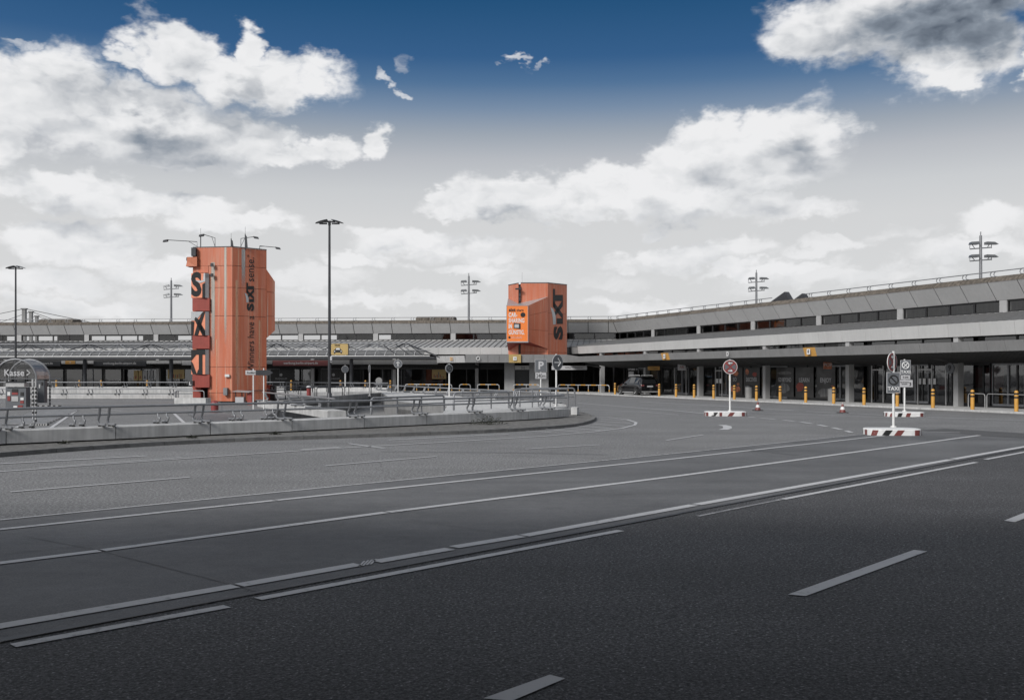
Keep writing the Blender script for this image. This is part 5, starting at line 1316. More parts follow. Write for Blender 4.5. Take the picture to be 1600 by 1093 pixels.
M1 = (qC.x, qC.y - .0, zy(473.5, Y2)); M2 = (qA.x, qA.y, zy(473, Y2))
mb = MB(); mb.add([(bl.x, bl.y + .06, zt_), (br.x, br.y + .06, zt_), B1, M2, M1, (wl.x, wl.y, TLw)], [(0, 1, 3, 4), (1, 2, 3), (0, 4, 5)]); mb.build('bay_flashing', M_['silver'], t2)
mb = MB(); mb.add([(bl.x, bl.y + .06, zb2), (br.x, br.y + .06, zb2), B0, (wl.x, wl.y, BLw), (qA.x, qA.y + .0, zb2 - .2)], [(0, 3, 4, 1), (1, 4, 2)]); mb.build('bay_underside', M_['redbox'], t2)
# service slot
mb = MB(); mb.box(qC.x + .04, qA.x - .04, .35, .5, 3.05, zy(452, Y2)); mb.build('slot', M_['black'], t2)
mb = MB(); mb.box(qC.x + .03, qA.x - .02, -.15, .2, zy(470, Y2), zy(463, Y2)); mb.box(qC.x - .3, qC.x + .3, -.5, -.3, zy(453, Y2), zy(450.5, Y2)); mb.tube([(qC.x + .12, -.35, zy(452, Y2)), (qC.x + .25, -.1, zy(459, Y2))], .05, 6); mb.box(qC.x + .05, qA.x, -.15, .1, zy(464, Y2), zy(447, Y2)); mb.build('service_bracket', M_['steel_d'], t2)
mb = MB(); mb.tube([(qA.x + .15, 1.0, tz), (qA.x + .15, 1.0, zy(424, Y2))], .015, 4); mb.build('antenna', M_['steel_l'], t2)
# billboard
bb = thing('billboard', 'orange car-sharing billboard with white capitals on the farther orange tower', 'billboard', (O2.x + bl.x, O2.y + bl.y, 0))
Wb = br.x - bl.x; Hb = zt_ - zb2
mb = MB(); mb.box(0, Wb, 0, .05, zb2, zt_); mb.build('sheet', M_['poster'], bb)
mb = MB(); mb.box(-.04, 0, -.02, .06, zb2 - .05, zt_ + .04); mb.box(Wb, Wb + .04, -.02, .06, zb2 - .05, zt_ + .04); mb.box(-.04, Wb + .04, -.02, .06, zt_, zt_ + .05); mb.box(-.06, Wb + .06, -.04, .07, zb2 - .12, zb2); mb.build('frame', M_['silver'], bb)
def bt(body, fx0, fx1, fy0, fy1, bold, mt):
    c_ = ((fx0 + fx1) / 2 * Wb, -.01, zt_ - (fy0 + fy1) / 2 * Hb); M = XZ(c_); o = text(body, .3, M_[mt], M, bb, bold); fit(o, (fx1 - fx0) * Wb, (fy1 - fy0) * Hb, None, M)
bt('sixt', .10, .42, .07, .165, .05, 'lettering'); bt('share', .47, .80, .085, .16, .02, 'lettering')
bt('CAR-', .09, .50, .19, .32, .035, 'white'); bt('SHARING', .09, .84, .35, .48, .03, 'white'); bt('IN', .09, .25, .51, .64, .05, 'white'); bt('GÜNSTIG.', .09, .84, .655, .81, .025, 'white')
bt('Jetzt in der App', .22, .72, .862, .885, 0, 'white'); bt('sofort losfahren', .22, .72, .895, .918, 0, 'white')
def disc(cx, cy, r, mt, nm='badge', y=-.012):
    mb = MB(); mb.prism([(cx * Wb + r * math.cos(k * math.pi / 10), y, zt_ - cy * Hb + r * math.sin(k * math.pi / 10)) for k in range(20)], (0, -.008, 0)); return mb.build(nm, M_[mt], bb)
disc(.77, .255, .24, 'lettering'); bt('APP', .70, .84, .235, .275, .02, 'white'); disc(.13, .89, .11, 'lettering')
mb = MB(); mb.hexa([(.33 * Wb, -.02, zt_ - .64 * Hb), (.66 * Wb, -.02, zt_ - .66 * Hb), (.66 * Wb, -.008, zt_ - .66 * Hb), (.33 * Wb, -.008, zt_ - .64 * Hb), (.33 * Wb, -.02, zt_ - .48 * Hb), (.66 * Wb, -.02, zt_ - .50 * Hb), (.66 * Wb, -.008, zt_ - .50 * Hb), (.33 * Wb, -.008, zt_ - .48 * Hb)]); mb.build('phone', M_['lettering'], bb)
mb = MB(); mb.box(.37 * Wb, .58 * Wb, -.03, -.021, zt_ - .62 * Hb, zt_ - .52 * Hb); mb.build('phone_screen', M_['signlight'], bb)
# vertical mark on its right face
tB2 = (qB - q0_).normalized(); nB2 = Vector((tB2.y, -tB2.x, 0))
def onB2(px, py, out=.012):
    r = (px - CX) / F; s = (r * O2.y - O2.x) / (tB2.x - r * tB2.y); p = tB2 * s + nB2 * out; return (p.x, p.y, zy(py, O2.y + p.y))
vert2 = lambda o: frame(o, (0, 0, 1), (-tB2.x, -tB2.y, 0))
def onB2r(px, py, out=.012): return onB2(px, py, out)
mark(onB2, vert2, t2, 863.5, 879.5, 530.5, 451, F / 101.2)

# ------------------------------------------------------------------ lamp posts
def street_lamp(px, Y, ztop_, label, arm_rot=0.0):
    r_ = thing('street_lamp', label, 'street lamp', ((px - CX) / F * Y, Y, 0), arm_rot, 'street lamps with twin shell heads')
    mb = MB(); mb.tube([(0, 0, 0), (0, 0, ztop_ * .5), (0, 0, ztop_ - .05)], .085, 10, r2=.055); mb.lathe([(.12, 0), (.12, .9), (.085, .95)], (0, 0, 0), 10); mb.build('pole', M_['steel_d'], r_)
    mb = MB(); mb.tube([(-.28, 0, ztop_ - .02), (.28, 0, ztop_ - .02)], .04, 6); mb.lathe([(.07, ztop_ - .2), (.07, ztop_ + .02)], (0, 0, 0), 8); mb.build('crossarm', M_['steel_d'], r_)
    for s in (-1, 1):
        # shell: shallow dome half
        mb = MB(); n = 8; k_ = 7; vs = []; fs = []
        for i in range(n + 1):
            u = i / n
            for j in range(k_ + 1):
                v = -1 + 2 * j / k_
                x = s * (.12 + .60 * u); w = .30 * math.sqrt(max(0, 1 - u * u)) ** .8
                z = ztop_ + .10 * (1 - u ** 2.2) * (1 - .55 * v * v) - .10 * u; vs.append((x, v * w, z))
        for i in range(n):
            for j in range(k_): fs.append((i * (k_ + 1) + j, (i + 1) * (k_ + 1) + j, (i + 1) * (k_ + 1) + j + 1, i * (k_ + 1) + j + 1))
        mb.add(vs, fs, 0, True); mb.add([(x, y, z - .02) for x, y, z in vs], fs, 0, True); mb.build('reflector', M_['lamp_shell'], r_)
        mb = MB(); mb.box(min(s * .12, s * .5), max(s * .12, s * .5), -.06, .06, ztop_ - .15, ztop_ - .08); mb.build('luminaire', M_['steel_d'], r_)
    return r_
street_lamp(514.8, 49.7, 9.5, 'tall dark street lamp with twin shell heads, centre left, carrying the yellow taxi sign')
street_lamp(24.5, 71.0, 9.5, 'tall dark street lamp with twin shell heads at the left edge behind the pay shelter')
ts = thing('taxi_sign', 'ochre taxi rank sign with a car pictogram on the tall lamp post', 'sign', ((517.5 - CX) / F * 49.6, 49.6, 0))
w = 26.5 / F * 49.6; z0, z1 = zy(554.3, 49.6), zy(537, 49.6)
mb = MB(); r_c = .06; pts = []
for cx_, cz_, a0 in ((w - r_c, z0 + r_c, -90), (w - r_c, z1 - r_c, 0), (r_c, z1 - r_c, 90), (r_c, z0 + r_c, 180)):
    for k in range(4): a = R(a0 + 30 * k); pts.append((cx_ + r_c * math.cos(a), -.02, cz_ + r_c * math.sin(a)))
mb.prism(pts, (0, .05, 0)); mb.build('plate', M_['signyel'], ts)
mb = MB(); mb.box(w - .0, w + .03, -.03, .08, z0, z1); mb.box(-.14, .02, .0, .06, z0 + .1, z0 + .15); mb.box(-.14, .02, .0, .06, z1 - .15, z1 - .1); mb.build('bracket', M_['steel_d'], ts)
text('TAXI', .115, M_['lettering'], XZ((w * .36, -.03, z1 - .08)), ts, .03)
cxx, czz = w * .40, z0 + .2
mb = MB(); mb.prism([(cxx - .21, -.021, czz - .08), (cxx + .21, -.021, czz - .08), (cxx + .22, -.021, czz + .02), (cxx + .15, -.021, czz + .07), (cxx + .1, -.021, czz + .16), (cxx - .1, -.021, czz + .16), (cxx - .15, -.021, czz + .07), (cxx - .22, -.021, czz + .02)], (0, -.006, 0)); mb.box(cxx - .2, cxx - .13, -.027, -.021, czz - .13, czz - .08); mb.box(cxx + .13, cxx + .2, -.027, -.021, czz - .13, czz - .08); mb.build('car_pictogram', M_['lettering'], ts)
mb = MB(); mb.prism([(cxx - .11, -.028, czz + .06), (cxx + .11, -.028, czz + .06), (cxx + .08, -.028, czz + .14), (cxx - .08, -.028, czz + .14)], (0, -.004, 0))
for s in (-1, 1): mb.prism([(cxx + s * .16 + .03 * math.cos(k * math.pi / 4), -.028, czz - .02 + .03 * math.sin(k * math.pi / 4)) for k in range(8)], (0, -.004, 0))
mb.build('car_windscreen', M_['white'], ts)
sb = thing('pole_box', 'small pale service box strapped to the tall lamp post below the taxi sign', 'box', ((517.2 - CX) / F * 49.55, 49.5, 0)); mb = MB(); mb.box(-.03, .06, -.05, .06, zy(566, 49.5), zy(556.5, 49.5)); mb.build('casing', M_['signlight'], sb); mb = MB(); mb.box(-.04, .07, -.06, -.05, zy(565, 49.5), zy(563, 49.5)); mb.build('strap', M_['steel_d'], sb)

def flood_mast(px, ytop, Y, label):
    X = (px - CX) / F * Y; zt = zy(ytop, Y); r_ = thing('floodlight_mast', label, 'floodlight mast', (X, Y, 0), 0, 'floodlight masts behind the terminal')
    s = 1.0
    mb = MB(); mb.tube([(0, 0, 0), (0, 0, zt)], .20 * s, 10, r2=.12); mb.lathe([(.05, 0), (.05, .35)], (0, 0, zt), 6); mb.build('mast', M_['steel'], r_)
    for lv in (1.15, 2.25):
        z = zt - lv
        mb = MB(); mb.tube([(-1.0, 0, z - .08), (1.0, 0, z + .08)], .06, 6); mb.build('crossarm', M_['steel'], r_)
        for sx in (-1, 1):
            mb = MB(); a = -.95 if sx < 0 else .3; zz = z + (.35 if lv < 2 else .28)
            if sx > 0: mb.hexa([(.45, -.3, zz - .02), (1.55, -.25, zz + .0), (1.55, .3, zz + .0), (.45, .3, zz - .02), (.45, -.3, zz + .22), (1.2, -.25, zz + .2), (1.2, .3, zz + .2), (.45, .3, zz + .22)])
            else: mb.hexa([(-1.05, -.35, zz - .02), (-.2, -.35, zz - .02), (-.3, .3, zz - .02), (-1.0, .3, zz - .02), (-.95, -.3, zz + .2), (-.3, -.3, zz + .24), (-.35, .3, zz + .24), (-.9, .3, zz + .2)])
            h = mb.build('floodlight', M_['lamp_shell'], r_)
            mb = MB(); x0 = sx * .55; mb.tube([(x0, 0, z), (x0 + .28 * sx, 0, zz + .05)], .035, 5); mb.tube([(sx * 1.0, 0, z), (sx * .98, 0, zz)], .03, 5); mb.build('bracket', M_['steel'], h)
for a in ((1532.3, 368, 91, 'floodlight mast with four lamps rising behind the right wing near the right edge'), (1181.8, 426, 124, 'floodlight mast with four lamps rising behind the right wing, left of the roof hatches'),
          (732.5, 431, 128.5, 'floodlight mast with four lamps behind the left wing, left of the billboard tower'), (267.5, 438, 134.7, 'floodlight mast with four lamps behind the left wing, left of the nearer orange tower')): flood_mast(*a)

# ------------------------------------------------------------------ road signs on islands
def island(px0, px1, ytop, ybot, rot, label):
    z1 = .20; Yf = HC * F / (ybot - HY); w = (px1 - px0) / F * Yf; dep = 1.1; cx_ = ((px0 + px1) / 2 - CX) / F * (Yf + dep / 2)
    r_ = thing('traffic_island', label, 'traffic island', (cx_, Yf + dep / 2, 0), rot)
    h = z1; n = 6; hw = w / 2; hd = dep / 2
    out = []
    for sx, sy, a0 in ((1, -1, -90), (1, 1, 0), (-1, 1, 90), (-1, -1, 180)):
        for k in range(n): a = R(a0 + 90 * k / (n - 1)); rr = .38; out.append(Vector((sx * (hw - rr) + rr * math.cos(a), sy * (hd - rr) + rr * math.sin(a), 0)))
    mb = MB(); m_ = len(out); top = [p * .97 for p in out]
    mb.add([(p.x, p.y, .0) for p in out] + [(p.x, p.y, h - .03) for p in out] + [(p.x, p.y, h) for p in top], [tuple(range(2 * m_, 3 * m_))] + [(i, (i + 1) % m_, m_ + (i + 1) % m_, m_ + i) for i in range(m_)] + [(m_ + i, m_ + (i + 1) % m_, 2 * m_ + (i + 1) % m_, 2 * m_ + i) for i in range(m_)])
    mb.build('kerb_body', M_['white'], r_)
    per = out + [out[0]]; rs = resample(per, .03); L_ = len(rs) * .03
    def band(s, w_, sl, mt):
        i0 = int(s / .03); k = max(2, int(w_ / .03)); mbx = MB(); vs = []; fs = []
        for j in range(k + 1):
            a = rs[(i0 + j) % len(rs)]; b = rs[(i0 + j + int(sl / .03)) % len(rs)]; vs += [(a.x * 1.006, a.y * 1.01, .006), (b.x * 1.006, b.y * 1.01, h - .03)]
        for j in range(k): fs.append((2 * j, 2 * j + 2, 2 * j + 3, 2 * j + 1))
        mbx.add(vs, fs); mbx.build('painted_band', M_[mt], r_)
    s = .1; k = 0
    while s < L_ - .3: band(s, random.uniform(.14, .24), random.choice((0, .0, .06, .12)), 'cone_r' if k % 3 != 2 else 'lettering'); s += .35; k += 1
    return r_
def signpole(px, ybase, h, label, z0=.2, r=.04, group=None, cat='road sign', rot=0, Y=None, mt='whitepole'):
    Yp = Y or (HC - z0) * F / (ybase - HY); r_ = thing('road_sign', label, cat, ((px - CX) / F * Yp, Yp, 0), rot, group)
    mb = MB(); mb.tube([(0, 0, z0 - .02), (0, 0, h)], r, 10); mb.lathe([(r + .06, z0 - .01), (r + .05, z0 + .03)], (0, 0, 0), 10); mb.build('pole', M_[mt], r_)
    return r_, Yp
def roundel(root_, z, r, ang, face='signgrey', rim='white', y=-.06, inner=None):
    h = bpy.data.objects.new('sign_disc', None)
    mb = MB(); n = 28
    def dp(rad, yy): return [(rad * math.cos(2 * math.pi * k / n), yy, z + rad * math.sin(2 * math.pi * k / n)) for k in range(n)]
    mb.prism(dp(r, 0), (0, .02, 0)); o = mb.build('sign_disc', M_[rim], root_); o.location = (0, y, 0); o.rotation_euler = (0, 0, ang)
    mb = MB(); mb.prism(dp(r * .93, -.006), (0, .004, 0)); mb.build('sign_face', M_[inner or face], o)
    return o
def nostop(root_, z, r, ang=0.0, y=-.06):
    o = roundel(root_, z, r, ang, 'red', 'white', y)
    n = 7
    def wedge(a0, a1, mt='signgrey'):
        pts = [(0 + .07 * r * math.cos(R((a0 + a1) / 2)), -.012, z + .07 * r * math.sin(R((a0 + a1) / 2)))]
        pts[0] = (.14 * r * math.cos(R((a0 + a1) / 2)), -.012, z + .14 * r * math.sin(R((a0 + a1) / 2)))
        pts += [(.78 * r * math.cos(R(a0 + (a1 - a0) * k / n)), -.012, z + .78 * r * math.sin(R(a0 + (a1 - a0) * k / n))) for k in range(n + 1)]
        mb = MB(); mb.prism(pts, (0, .004, 0)); mb.build('sign_print', M_[mt], o)
    for a in (0, 90, 180, 270): wedge(a - 33, a + 33)
    for s, zz in ((-1, .52), (1, -.52)):
        mb = MB(); L_ = r * .34
        mb.box(-L_ * .9 if s > 0 else -L_ * .2, L_ * .2 if s > 0 else L_ * .9, -.018, -.013, z + r * zz - r * .05, z + r * zz + r * .05)
        mb.prism([(s * L_, -.013, z + r * zz), (s * L_ * .2, -.013, z + r * zz + r * .16), (s * L_ * .2, -.013, z + r * zz - r * .16)], (0, -.005, 0)); mb.build('sign_arrow', M_['white'], o)
    return o
# island 1
island(1101, 1165, 641, 650, 0, 'red and white striped island carrying the round no-stopping sign, left of both cones')
r1, Y1 = signpole(1140.5, 641.8, 2.55, 'round red-ringed no-stopping sign facing forward on the left striped island', group='signs on striped islands')
nostop(r1, zy(573, Y1), 11.2 / F * Y1)
# island 2
island(1351, 1435, 666, 680.5, R(-4), 'nearest striped island, below the double taxi sign')
r2_, Y2_ = signpole(1396, 666.5, zy(550.5, 34), 'nearest sign post with a turned no-stopping disc above a grey TAXI plate', group='signs on striped islands')
nostop(r2_, zy(565.5, Y2_), 14.8 / F * Y2_, R(41), -.07).location.x = -.06
def plate(root_, xc, z0, z1, w, mt='signgrey', y=-.06, ang=0.0, edge='signlight'):
    mb = MB(); mb.box(-w / 2, w / 2, 0, .02, z0, z1); o = mb.build('sign_plate', M_[edge], root_); o.location = (xc, y, 0); o.rotation_euler = (0, 0, ang)
    mb = MB(); b = .018; mb.box(-w / 2 + b, w / 2 - b, -.006, -.001, z0 + b, z1 - b); mb.build('sign_face', M_[mt], o); return o
k_ = Y2_ / F
pz0, pz1 = zy(613.7, Y2_), zy(581.2, Y2_)
o = plate(r2_, -1.2 * k_, pz0, pz1, 21 * k_)
text('TAXI', .165, M_['white'], XZ((0, -.012, pz0 + .14)), o, .02)
ringz = pz1 - 12 * k_
mb = MB(); mb.tube([(7 * k_ * math.cos(t * math.pi / 12), -.01, ringz + 7 * k_ * math.sin(t * math.pi / 12)) for t in range(24)], .022, 5, closed=True); mb.tube([(-5 * k_, -.012, ringz + 5 * k_), (5 * k_, -.012, ringz - 5 * k_)], .02, 5); mb.build('sign_print', M_['lettering'], o)
# island 3
island(1383, 1441.5, 641, 651, R(-4), 'farther striped island behind the nearest one, carrying a grey TAXI plate sign')
r3, Y3 = signpole(1413.3, 642, zy(562, 47), 'farther sign post with a crossed-circle TAXI plate and two small pale plates', group='signs on striped islands')
k3 = Y3 / F
o = plate(r3, .8 * k3, zy(585.2, Y3), zy(562.5, Y3), 16 * k3); text('TAXI', .19, M_['white'], XZ((0, -.012, zy(581, Y3))), o, .02)
rz3 = zy(570.5, Y3); rr = 5.2 * k3
mb = MB(); mb.tube([(rr * math.cos(t * math.pi / 12), -.012, rz3 + rr * math.sin(t * math.pi / 12)) for t in range(24)], .025, 5, closed=True); mb.tube([(-rr * .7, -.012, rz3 + rr * .7), (rr * .7, -.012, rz3 - rr * .7)], .022, 5); mb.tube([(-rr * .7, -.012, rz3 - rr * .7), (rr * .7, -.012, rz3 + rr * .7)], .022, 5); mb.build('sign_print', M_['white'], o)
o = plate(r3, .8 * k3, zy(592.5, Y3), zy(586, Y3), 14.5 * k3, 'signlight'); text('0-24h', .11, M_['lettering'], XZ((0, -.012, zy(589.2, Y3))), o, .01)
o = plate(r3, 2.0 * k3, zy(604.5, Y3), zy(593.3, Y3), 20 * k3, 'signlight'); text('Nachrücken\nbereich', .085, M_['lettering'], XZ((-3.0 * k3, -.012, zy(598.3, Y3))), o, .01); text('3', .22, M_['lettering'], XZ((6.0 * k3, -.012, zy(600, Y3))), o, .02)
# P sign and arrow sign
rp, Yp = signpole(845, 612.5, zy(561, 55), 'grey parking sign with a 240m plate on a white post behind the wall tip', z0=.4, Y=57.5, group='sign posts on the island')
kp_ = Yp / F
o = plate(rp, 0, zy(580.8, Yp), zy(561.3, Yp), 18.6 * kp_); text('P', .62, M_['signlight'], XZ((0, -.012, zy(571.2, Yp))), o, .03)
o = plate(rp, 0, zy(591.4, Yp), zy(582, Yp), 17 * kp_, 'signlight'); Mq = XZ((0, -.012, zy(586.8, Yp))); tq = text('240m', .26, M_['lettering'], Mq, o, .0); fit(tq, 14 * kp_, 6.2 * kp_, None, Mq)
ra, Ya = signpole(869.2, 634, zy(553, 46), 'round grey sign with white right arrow at the tip of the curved wall', z0=.4, Y=45.8, group='sign posts on the island')
o = roundel(ra, zy(566, Ya), 12.3 / F * Ya, R(46), 'signgrey', 'signlight', -.08)
o.location.x = .06
mb = MB(); r = 12.3 / F * Ya; z = zy(566, Ya); mb.box(-r * .6, r * .45, -.014, -.008, z - r * .08, z + r * .08); mb.tube([(r * .05, -.012, z + r * .5), (r * .55, -.012, z), (r * .05, -.012, z - r * .5)], r * .075, 5); mb.build('sign_arrow', M_['white'], o)
# other sign posts in the middle distance
def simple_sign(px, ybase, ytop, Y, kind, label, z0=.0, turn=0.0, r=6.6):
    rr_, _ = signpole(px, ybase, zy(ytop, Y), label, z0=z0, Y=Y, r=.05, group='sign posts on the island')
    o = roundel(rr_, zy(ytop + r + .5, Y), r / F * Y, turn, 'signgrey', 'signlight', -.09)
    z = zy(ytop + r + .5, Y); q = r / F * Y
    if kind == 'up': mb = MB(); mb.box(-q * .09, q * .09, -.014, -.008, z - q * .6, z + q * .5); mb.tube([(-q * .4, -.012, z + q * .1), (0, -.012, z + q * .55), (q * .4, -.012, z + q * .1)], q * .08, 5); mb.build('sign_arrow', M_['white'], o)
    if kind == 'ring': mb = MB(); mb.tube([(q * .6 * math.cos(t * math.pi / 8), -.012, z + q * .6 * math.sin(t * math.pi / 8)) for t in range(16)], q * .1, 5, closed=True); mb.tube([(-q * .3, -.012, z - q * .3), (q * .3, -.012, z + q * .3)], q * .09, 5); mb.build('sign_print', M_['lettering'], o)
simple_sign(622, 611, 561, 80, 'up', 'round sign with white up arrow behind the ramp parapet', .4)
simple_sign(702, 617, 568, 66, 'ring', 'round no-parking sign on a thin post left of the second tower', .4, R(35), 6.8)
simple_sign(539.5, 611, 570.5, 78, 'x', 'round sign seen at an angle just right of the tall lamp post', .3, R(25), 5.6)
simple_sign(577.5, 614, 570, 72, 'x', 'round sign seen edge-on atop a white post left of the up-arrow sign', .3, R(82), 5.6)
ns = thing('round_sign', 'low round sign on two thin legs, left of the up-arrow sign', 'sign', ((592 - CX) / F * 95, 95, 0))
q = 5.2 / F * 95; z = zy(594.5, 95); mb = MB(); mb.prism([(q * math.cos(k * math.pi / 12), 0, z + q * math.sin(k * math.pi / 12)) for k in range(24)], (0, .04, 0)); mb.build('disc', M_['conc2'], ns)
mb = MB(); mb.tube([(-.2, .02, 0), (-.2, .02, z)], .03, 6); mb.tube([(.2, .02, 0), (.2, .02, z)], .03, 6); mb.build('legs', M_['steel'], ns)
# direction sign
Yd = 51.5
ds = thing('direction_sign', 'arrow-shaped exit sign, half pale half dark, on two white posts before the nearer tower', 'sign', ((395.5 - CX) / F * Yd, Yd, 0))
kd = Yd / F; X = lambda px: (px - 395.5) * kd
for px, yt in ((395.5, 576), (411.8, 575)):
    mb = MB(); mb.tube([(X(px), .05, .0), (X(px), .05, zy(yt, Yd))], .035, 8); mb.build('post', M_['whitepole'], ds)
mb = MB(); mb.box(X(383.5), X(399.5), 0, .02, zy(585.3, Yd), zy(578.3, Yd)); p = mb.build('pale_plate', M_['signlight'], ds); text('Ausfahrt', .17, M_['lettering'], XZ((X(392.5), -.008, zy(582, Yd))), p, 0, sx=.75)
mb = MB(); mb.prism([(X(399.7), -.01, zy(586, Yd)), (X(420), -.01, zy(586.3, Yd)), (X(426.5), -.01, zy(582, Yd)), (X(420), -.01, zy(577.8, Yd)), (X(399.7), -.01, zy(578, Yd))], (0, .03, 0)); mb.build('arrow_plate', M_['steel_d'], ds)

# ------------------------------------------------------------------ bollards, cones
def bollard_mesh():
    r_ = thing('bollard', '', 'bollard', (0, 0, 0), 0, 'yellow and black bollards')
    mb = MB(); mb.lathe([(.095, 0), (.095, .92), (.08, .98), (.04, 1.01), (0.0, 1.015)], (0, 0, 0), 14); mb.build('post', M_['yellow'], r_)
    for z in (.63, .81): mb = MB(); mb.lathe([(.099, z), (.099, z + .085)], (0, 0, 0), 14); mb.build('black_band', M_['lettering'], r_)
    return r_
b0 = bollard_mesh()
bpx = [961, 997, 1030, 1056.4, 1084.6, 1115, 1147.4, 1182, 1219, 1259, 1302.7, 1350, 1402, 1457.7, 1519.5, 1588]
blab = ['yellow bollard left of the dark SUV', 'yellow bollard mostly hidden behind the dark SUV', 'yellow bollard just right of the dark SUV', 'second yellow bollard right of the dark SUV', 'third yellow bollard right of the dark SUV',
        'yellow bollard before the glass doors left of the round no-stopping sign', 'yellow bollard just right of the round no-stopping sign pole', 'yellow bollard below the DISCOVER poster, behind the left cone', 'yellow bollard before the GO BEYOND poster', 'yellow bollard before the LEARN poster',
        'yellow bollard before the ENJOY poster beside the grey bin', 'yellow bollard right of the right-hand cone', 'yellow bollard seen just behind the TAXI sign posts', 'yellow bollard before the glass doors with white stickers', 'yellow bollard just right of the pillar with the round number sign', 'rightmost yellow bollard at the picture edge']
for i, (px, lb) in enumerate(zip(bpx, blab)):
    p = C0 + dwv * xW(px, 2.9) + nW * 2.9
    if i == 0: b0.location = (p.x, p.y, .08); b0['label'] = lb; b0['group'] = 'bollards along the right wing kerb'
    else: dup(b0, (p.x, p.y, .08), 0, lb, 'bollards along the right wing kerb')
for px, lb in ((88, 'yellow bollard top showing above the far wall right of the pay shelter'), (124, 'second yellow bollard top above the far wall right of the pay shelter'), (158, 'third yellow bollard top above the far wall'), (230, 'yellow bollard above the far wall below the ochre posters'),
               (455, 'small yellow bollard behind the rails below the red banner'), (532, 'small yellow bollard behind rails right of the tall lamp post'), (571, 'small yellow bollard behind rails near the low round sign'), (610, 'small yellow bollard left of the up-arrow sign')):
    dup(b0, ((px - CX) / F * 101.0, 101.0, .22), 0, lb, 'bollards before the left wing')
def cone(px, yb, yt, label, old=None):
    Y = HC * F / (yb - HY); h = (yb - yt) / F * Y; r_ = thing('traffic_cone', label, 'traffic cone', ((px - CX) / F * Y, Y, 0), random.random(), 'traffic cones on the road')
    mb = MB(); mb.box(-.2, .2, -.2, .2, 0, .04); mb.build('base', M_['lettering'], r_)
    zz = [.04, .17, .31, .45, .58, h - .02]; rr = lambda z: .15 + (.03 - .15) * (z - .04) / (h - .06)
    for k, (a, b) in enumerate(zip(zz[:-1], zz[1:])):
        mb = MB(); mb.lathe([(rr(a), a), (rr(b), b)] , (0, 0, 0), 14); mb.build('cone_band', M_['white' if k % 2 else 'cone_r'], r_)
cone(1184, 641.3, 627, 'red and white traffic cone in the road right of the left striped island'); cone(1316.5, 645, 629, 'red and white traffic cone in the road left of the taxi sign posts')

# yellow and white banded hoop barriers
def hoop_barrier(px0, px1, npost, Y0, Y1, label):
    a, b = Lr(px0, Y0), Lr(px1, Y1); r_ = thing('hoop_barrier', label, 'tube barrier', (a.x, a.y, .08), 0, 'banded tube barriers at the entrance'); b = b - a; a = Vector((0, 0, 0))
    mb = MB(); hoop([a, b], 0, .78, .035, mb, 8, .16); mb.build('hoop', M_['steel_l'], r_)
    t = (b - a).normalized(); L_ = (b - a).length
    for k in range(1, npost - 1):
        p = a + t * L_ * k / (npost - 1); mb = MB(); mb.tube([(p.x, p.y, 0), (p.x, p.y, .76)], .032, 7); mb.build('post', M_['steel_l'], r_)
    for k in range(npost):
        p = a + t * L_ * k / (npost - 1); mb = MB(); mb.tube([(p.x, p.y, .18), (p.x, p.y, .38)], .045, 8); mb.build('yellow_sleeve', M_['yellow'], r_)
        for s in (-.42, .42):
            q = p + t * s
            if 0 < (q - a).dot(t) < L_: mb = MB(); mb.tube([q - t * .13 + Vector((0, 0, .78)), q + t * .13 + Vector((0, 0, .78))], .043, 8); mb.build('yellow_sleeve', M_['yellow'], r_)
hoop_barrier(633, 706, 5, 97, 96, 'long banded tube barrier left of the small no-parking sign')
hoop_barrier(718, 735, 2, 96, 96, 'narrow banded tube barrier before the dark doorway'); hoop_barrier(746, 780, 3, 95.5, 95, 'banded tube barrier left of the pale entrance pillar')
hoop_barrier(802, 843, 3, 94.5, 93.5, 'banded tube barrier behind the parking sign'); hoop_barrier(872, 952, 6, 92.5, 89.5, 'longest banded tube barrier, right of the round arrow sign')

# plain steel hoops and rails right of the nearer tower
sr = thing('steel_hoop_rail', 'row of low dark steel hoops crossing behind the tower and the tall lamp post', 'rail', (0, 0, 0))
for px0, px1, Y0, Y1, z0, h in ((383, 446, 62, 66, 0, .83), (450, 492, 66, 69, .1, .83), (495, 535, 69, 71, .1, .83), (538, 577, 71, 74, .12, .83), (430, 466, 72, 75, 0, .86), (470, 512, 76, 79, 0, .86), (516, 545, 79, 82, .1, .8), (580, 612, 76, 80, .2, .8)):
    mb = MB(); hoop([Lr(px0, Y0), Lr(px1, Y1)], z0, z0 + h, .03, mb); mb.build('hoop', M_['steel_d'], sr)
rl = thing('steel_rail_fence', 'dark two-bar rail fence behind the nearer tower in front of the black shopfront', 'rail', (0, 0, 0))
for z in (1.1, .8): mb = MB(); mb.tube([Lr(425, 90) + Vector((0, 0, z)), Lr(512, 90) + Vector((0, 0, z))], .04, 6); mb.build('bar', M_['steel_d'], rl)
for px in (426, 448, 453, 459, 463, 484, 488, 510): mb = MB(); mb.tube([Lr(px, 90), Lr(px, 90) + Vector((0, 0, 1.1))], .035, 6); mb.build('post', M_['steel_d'], rl)
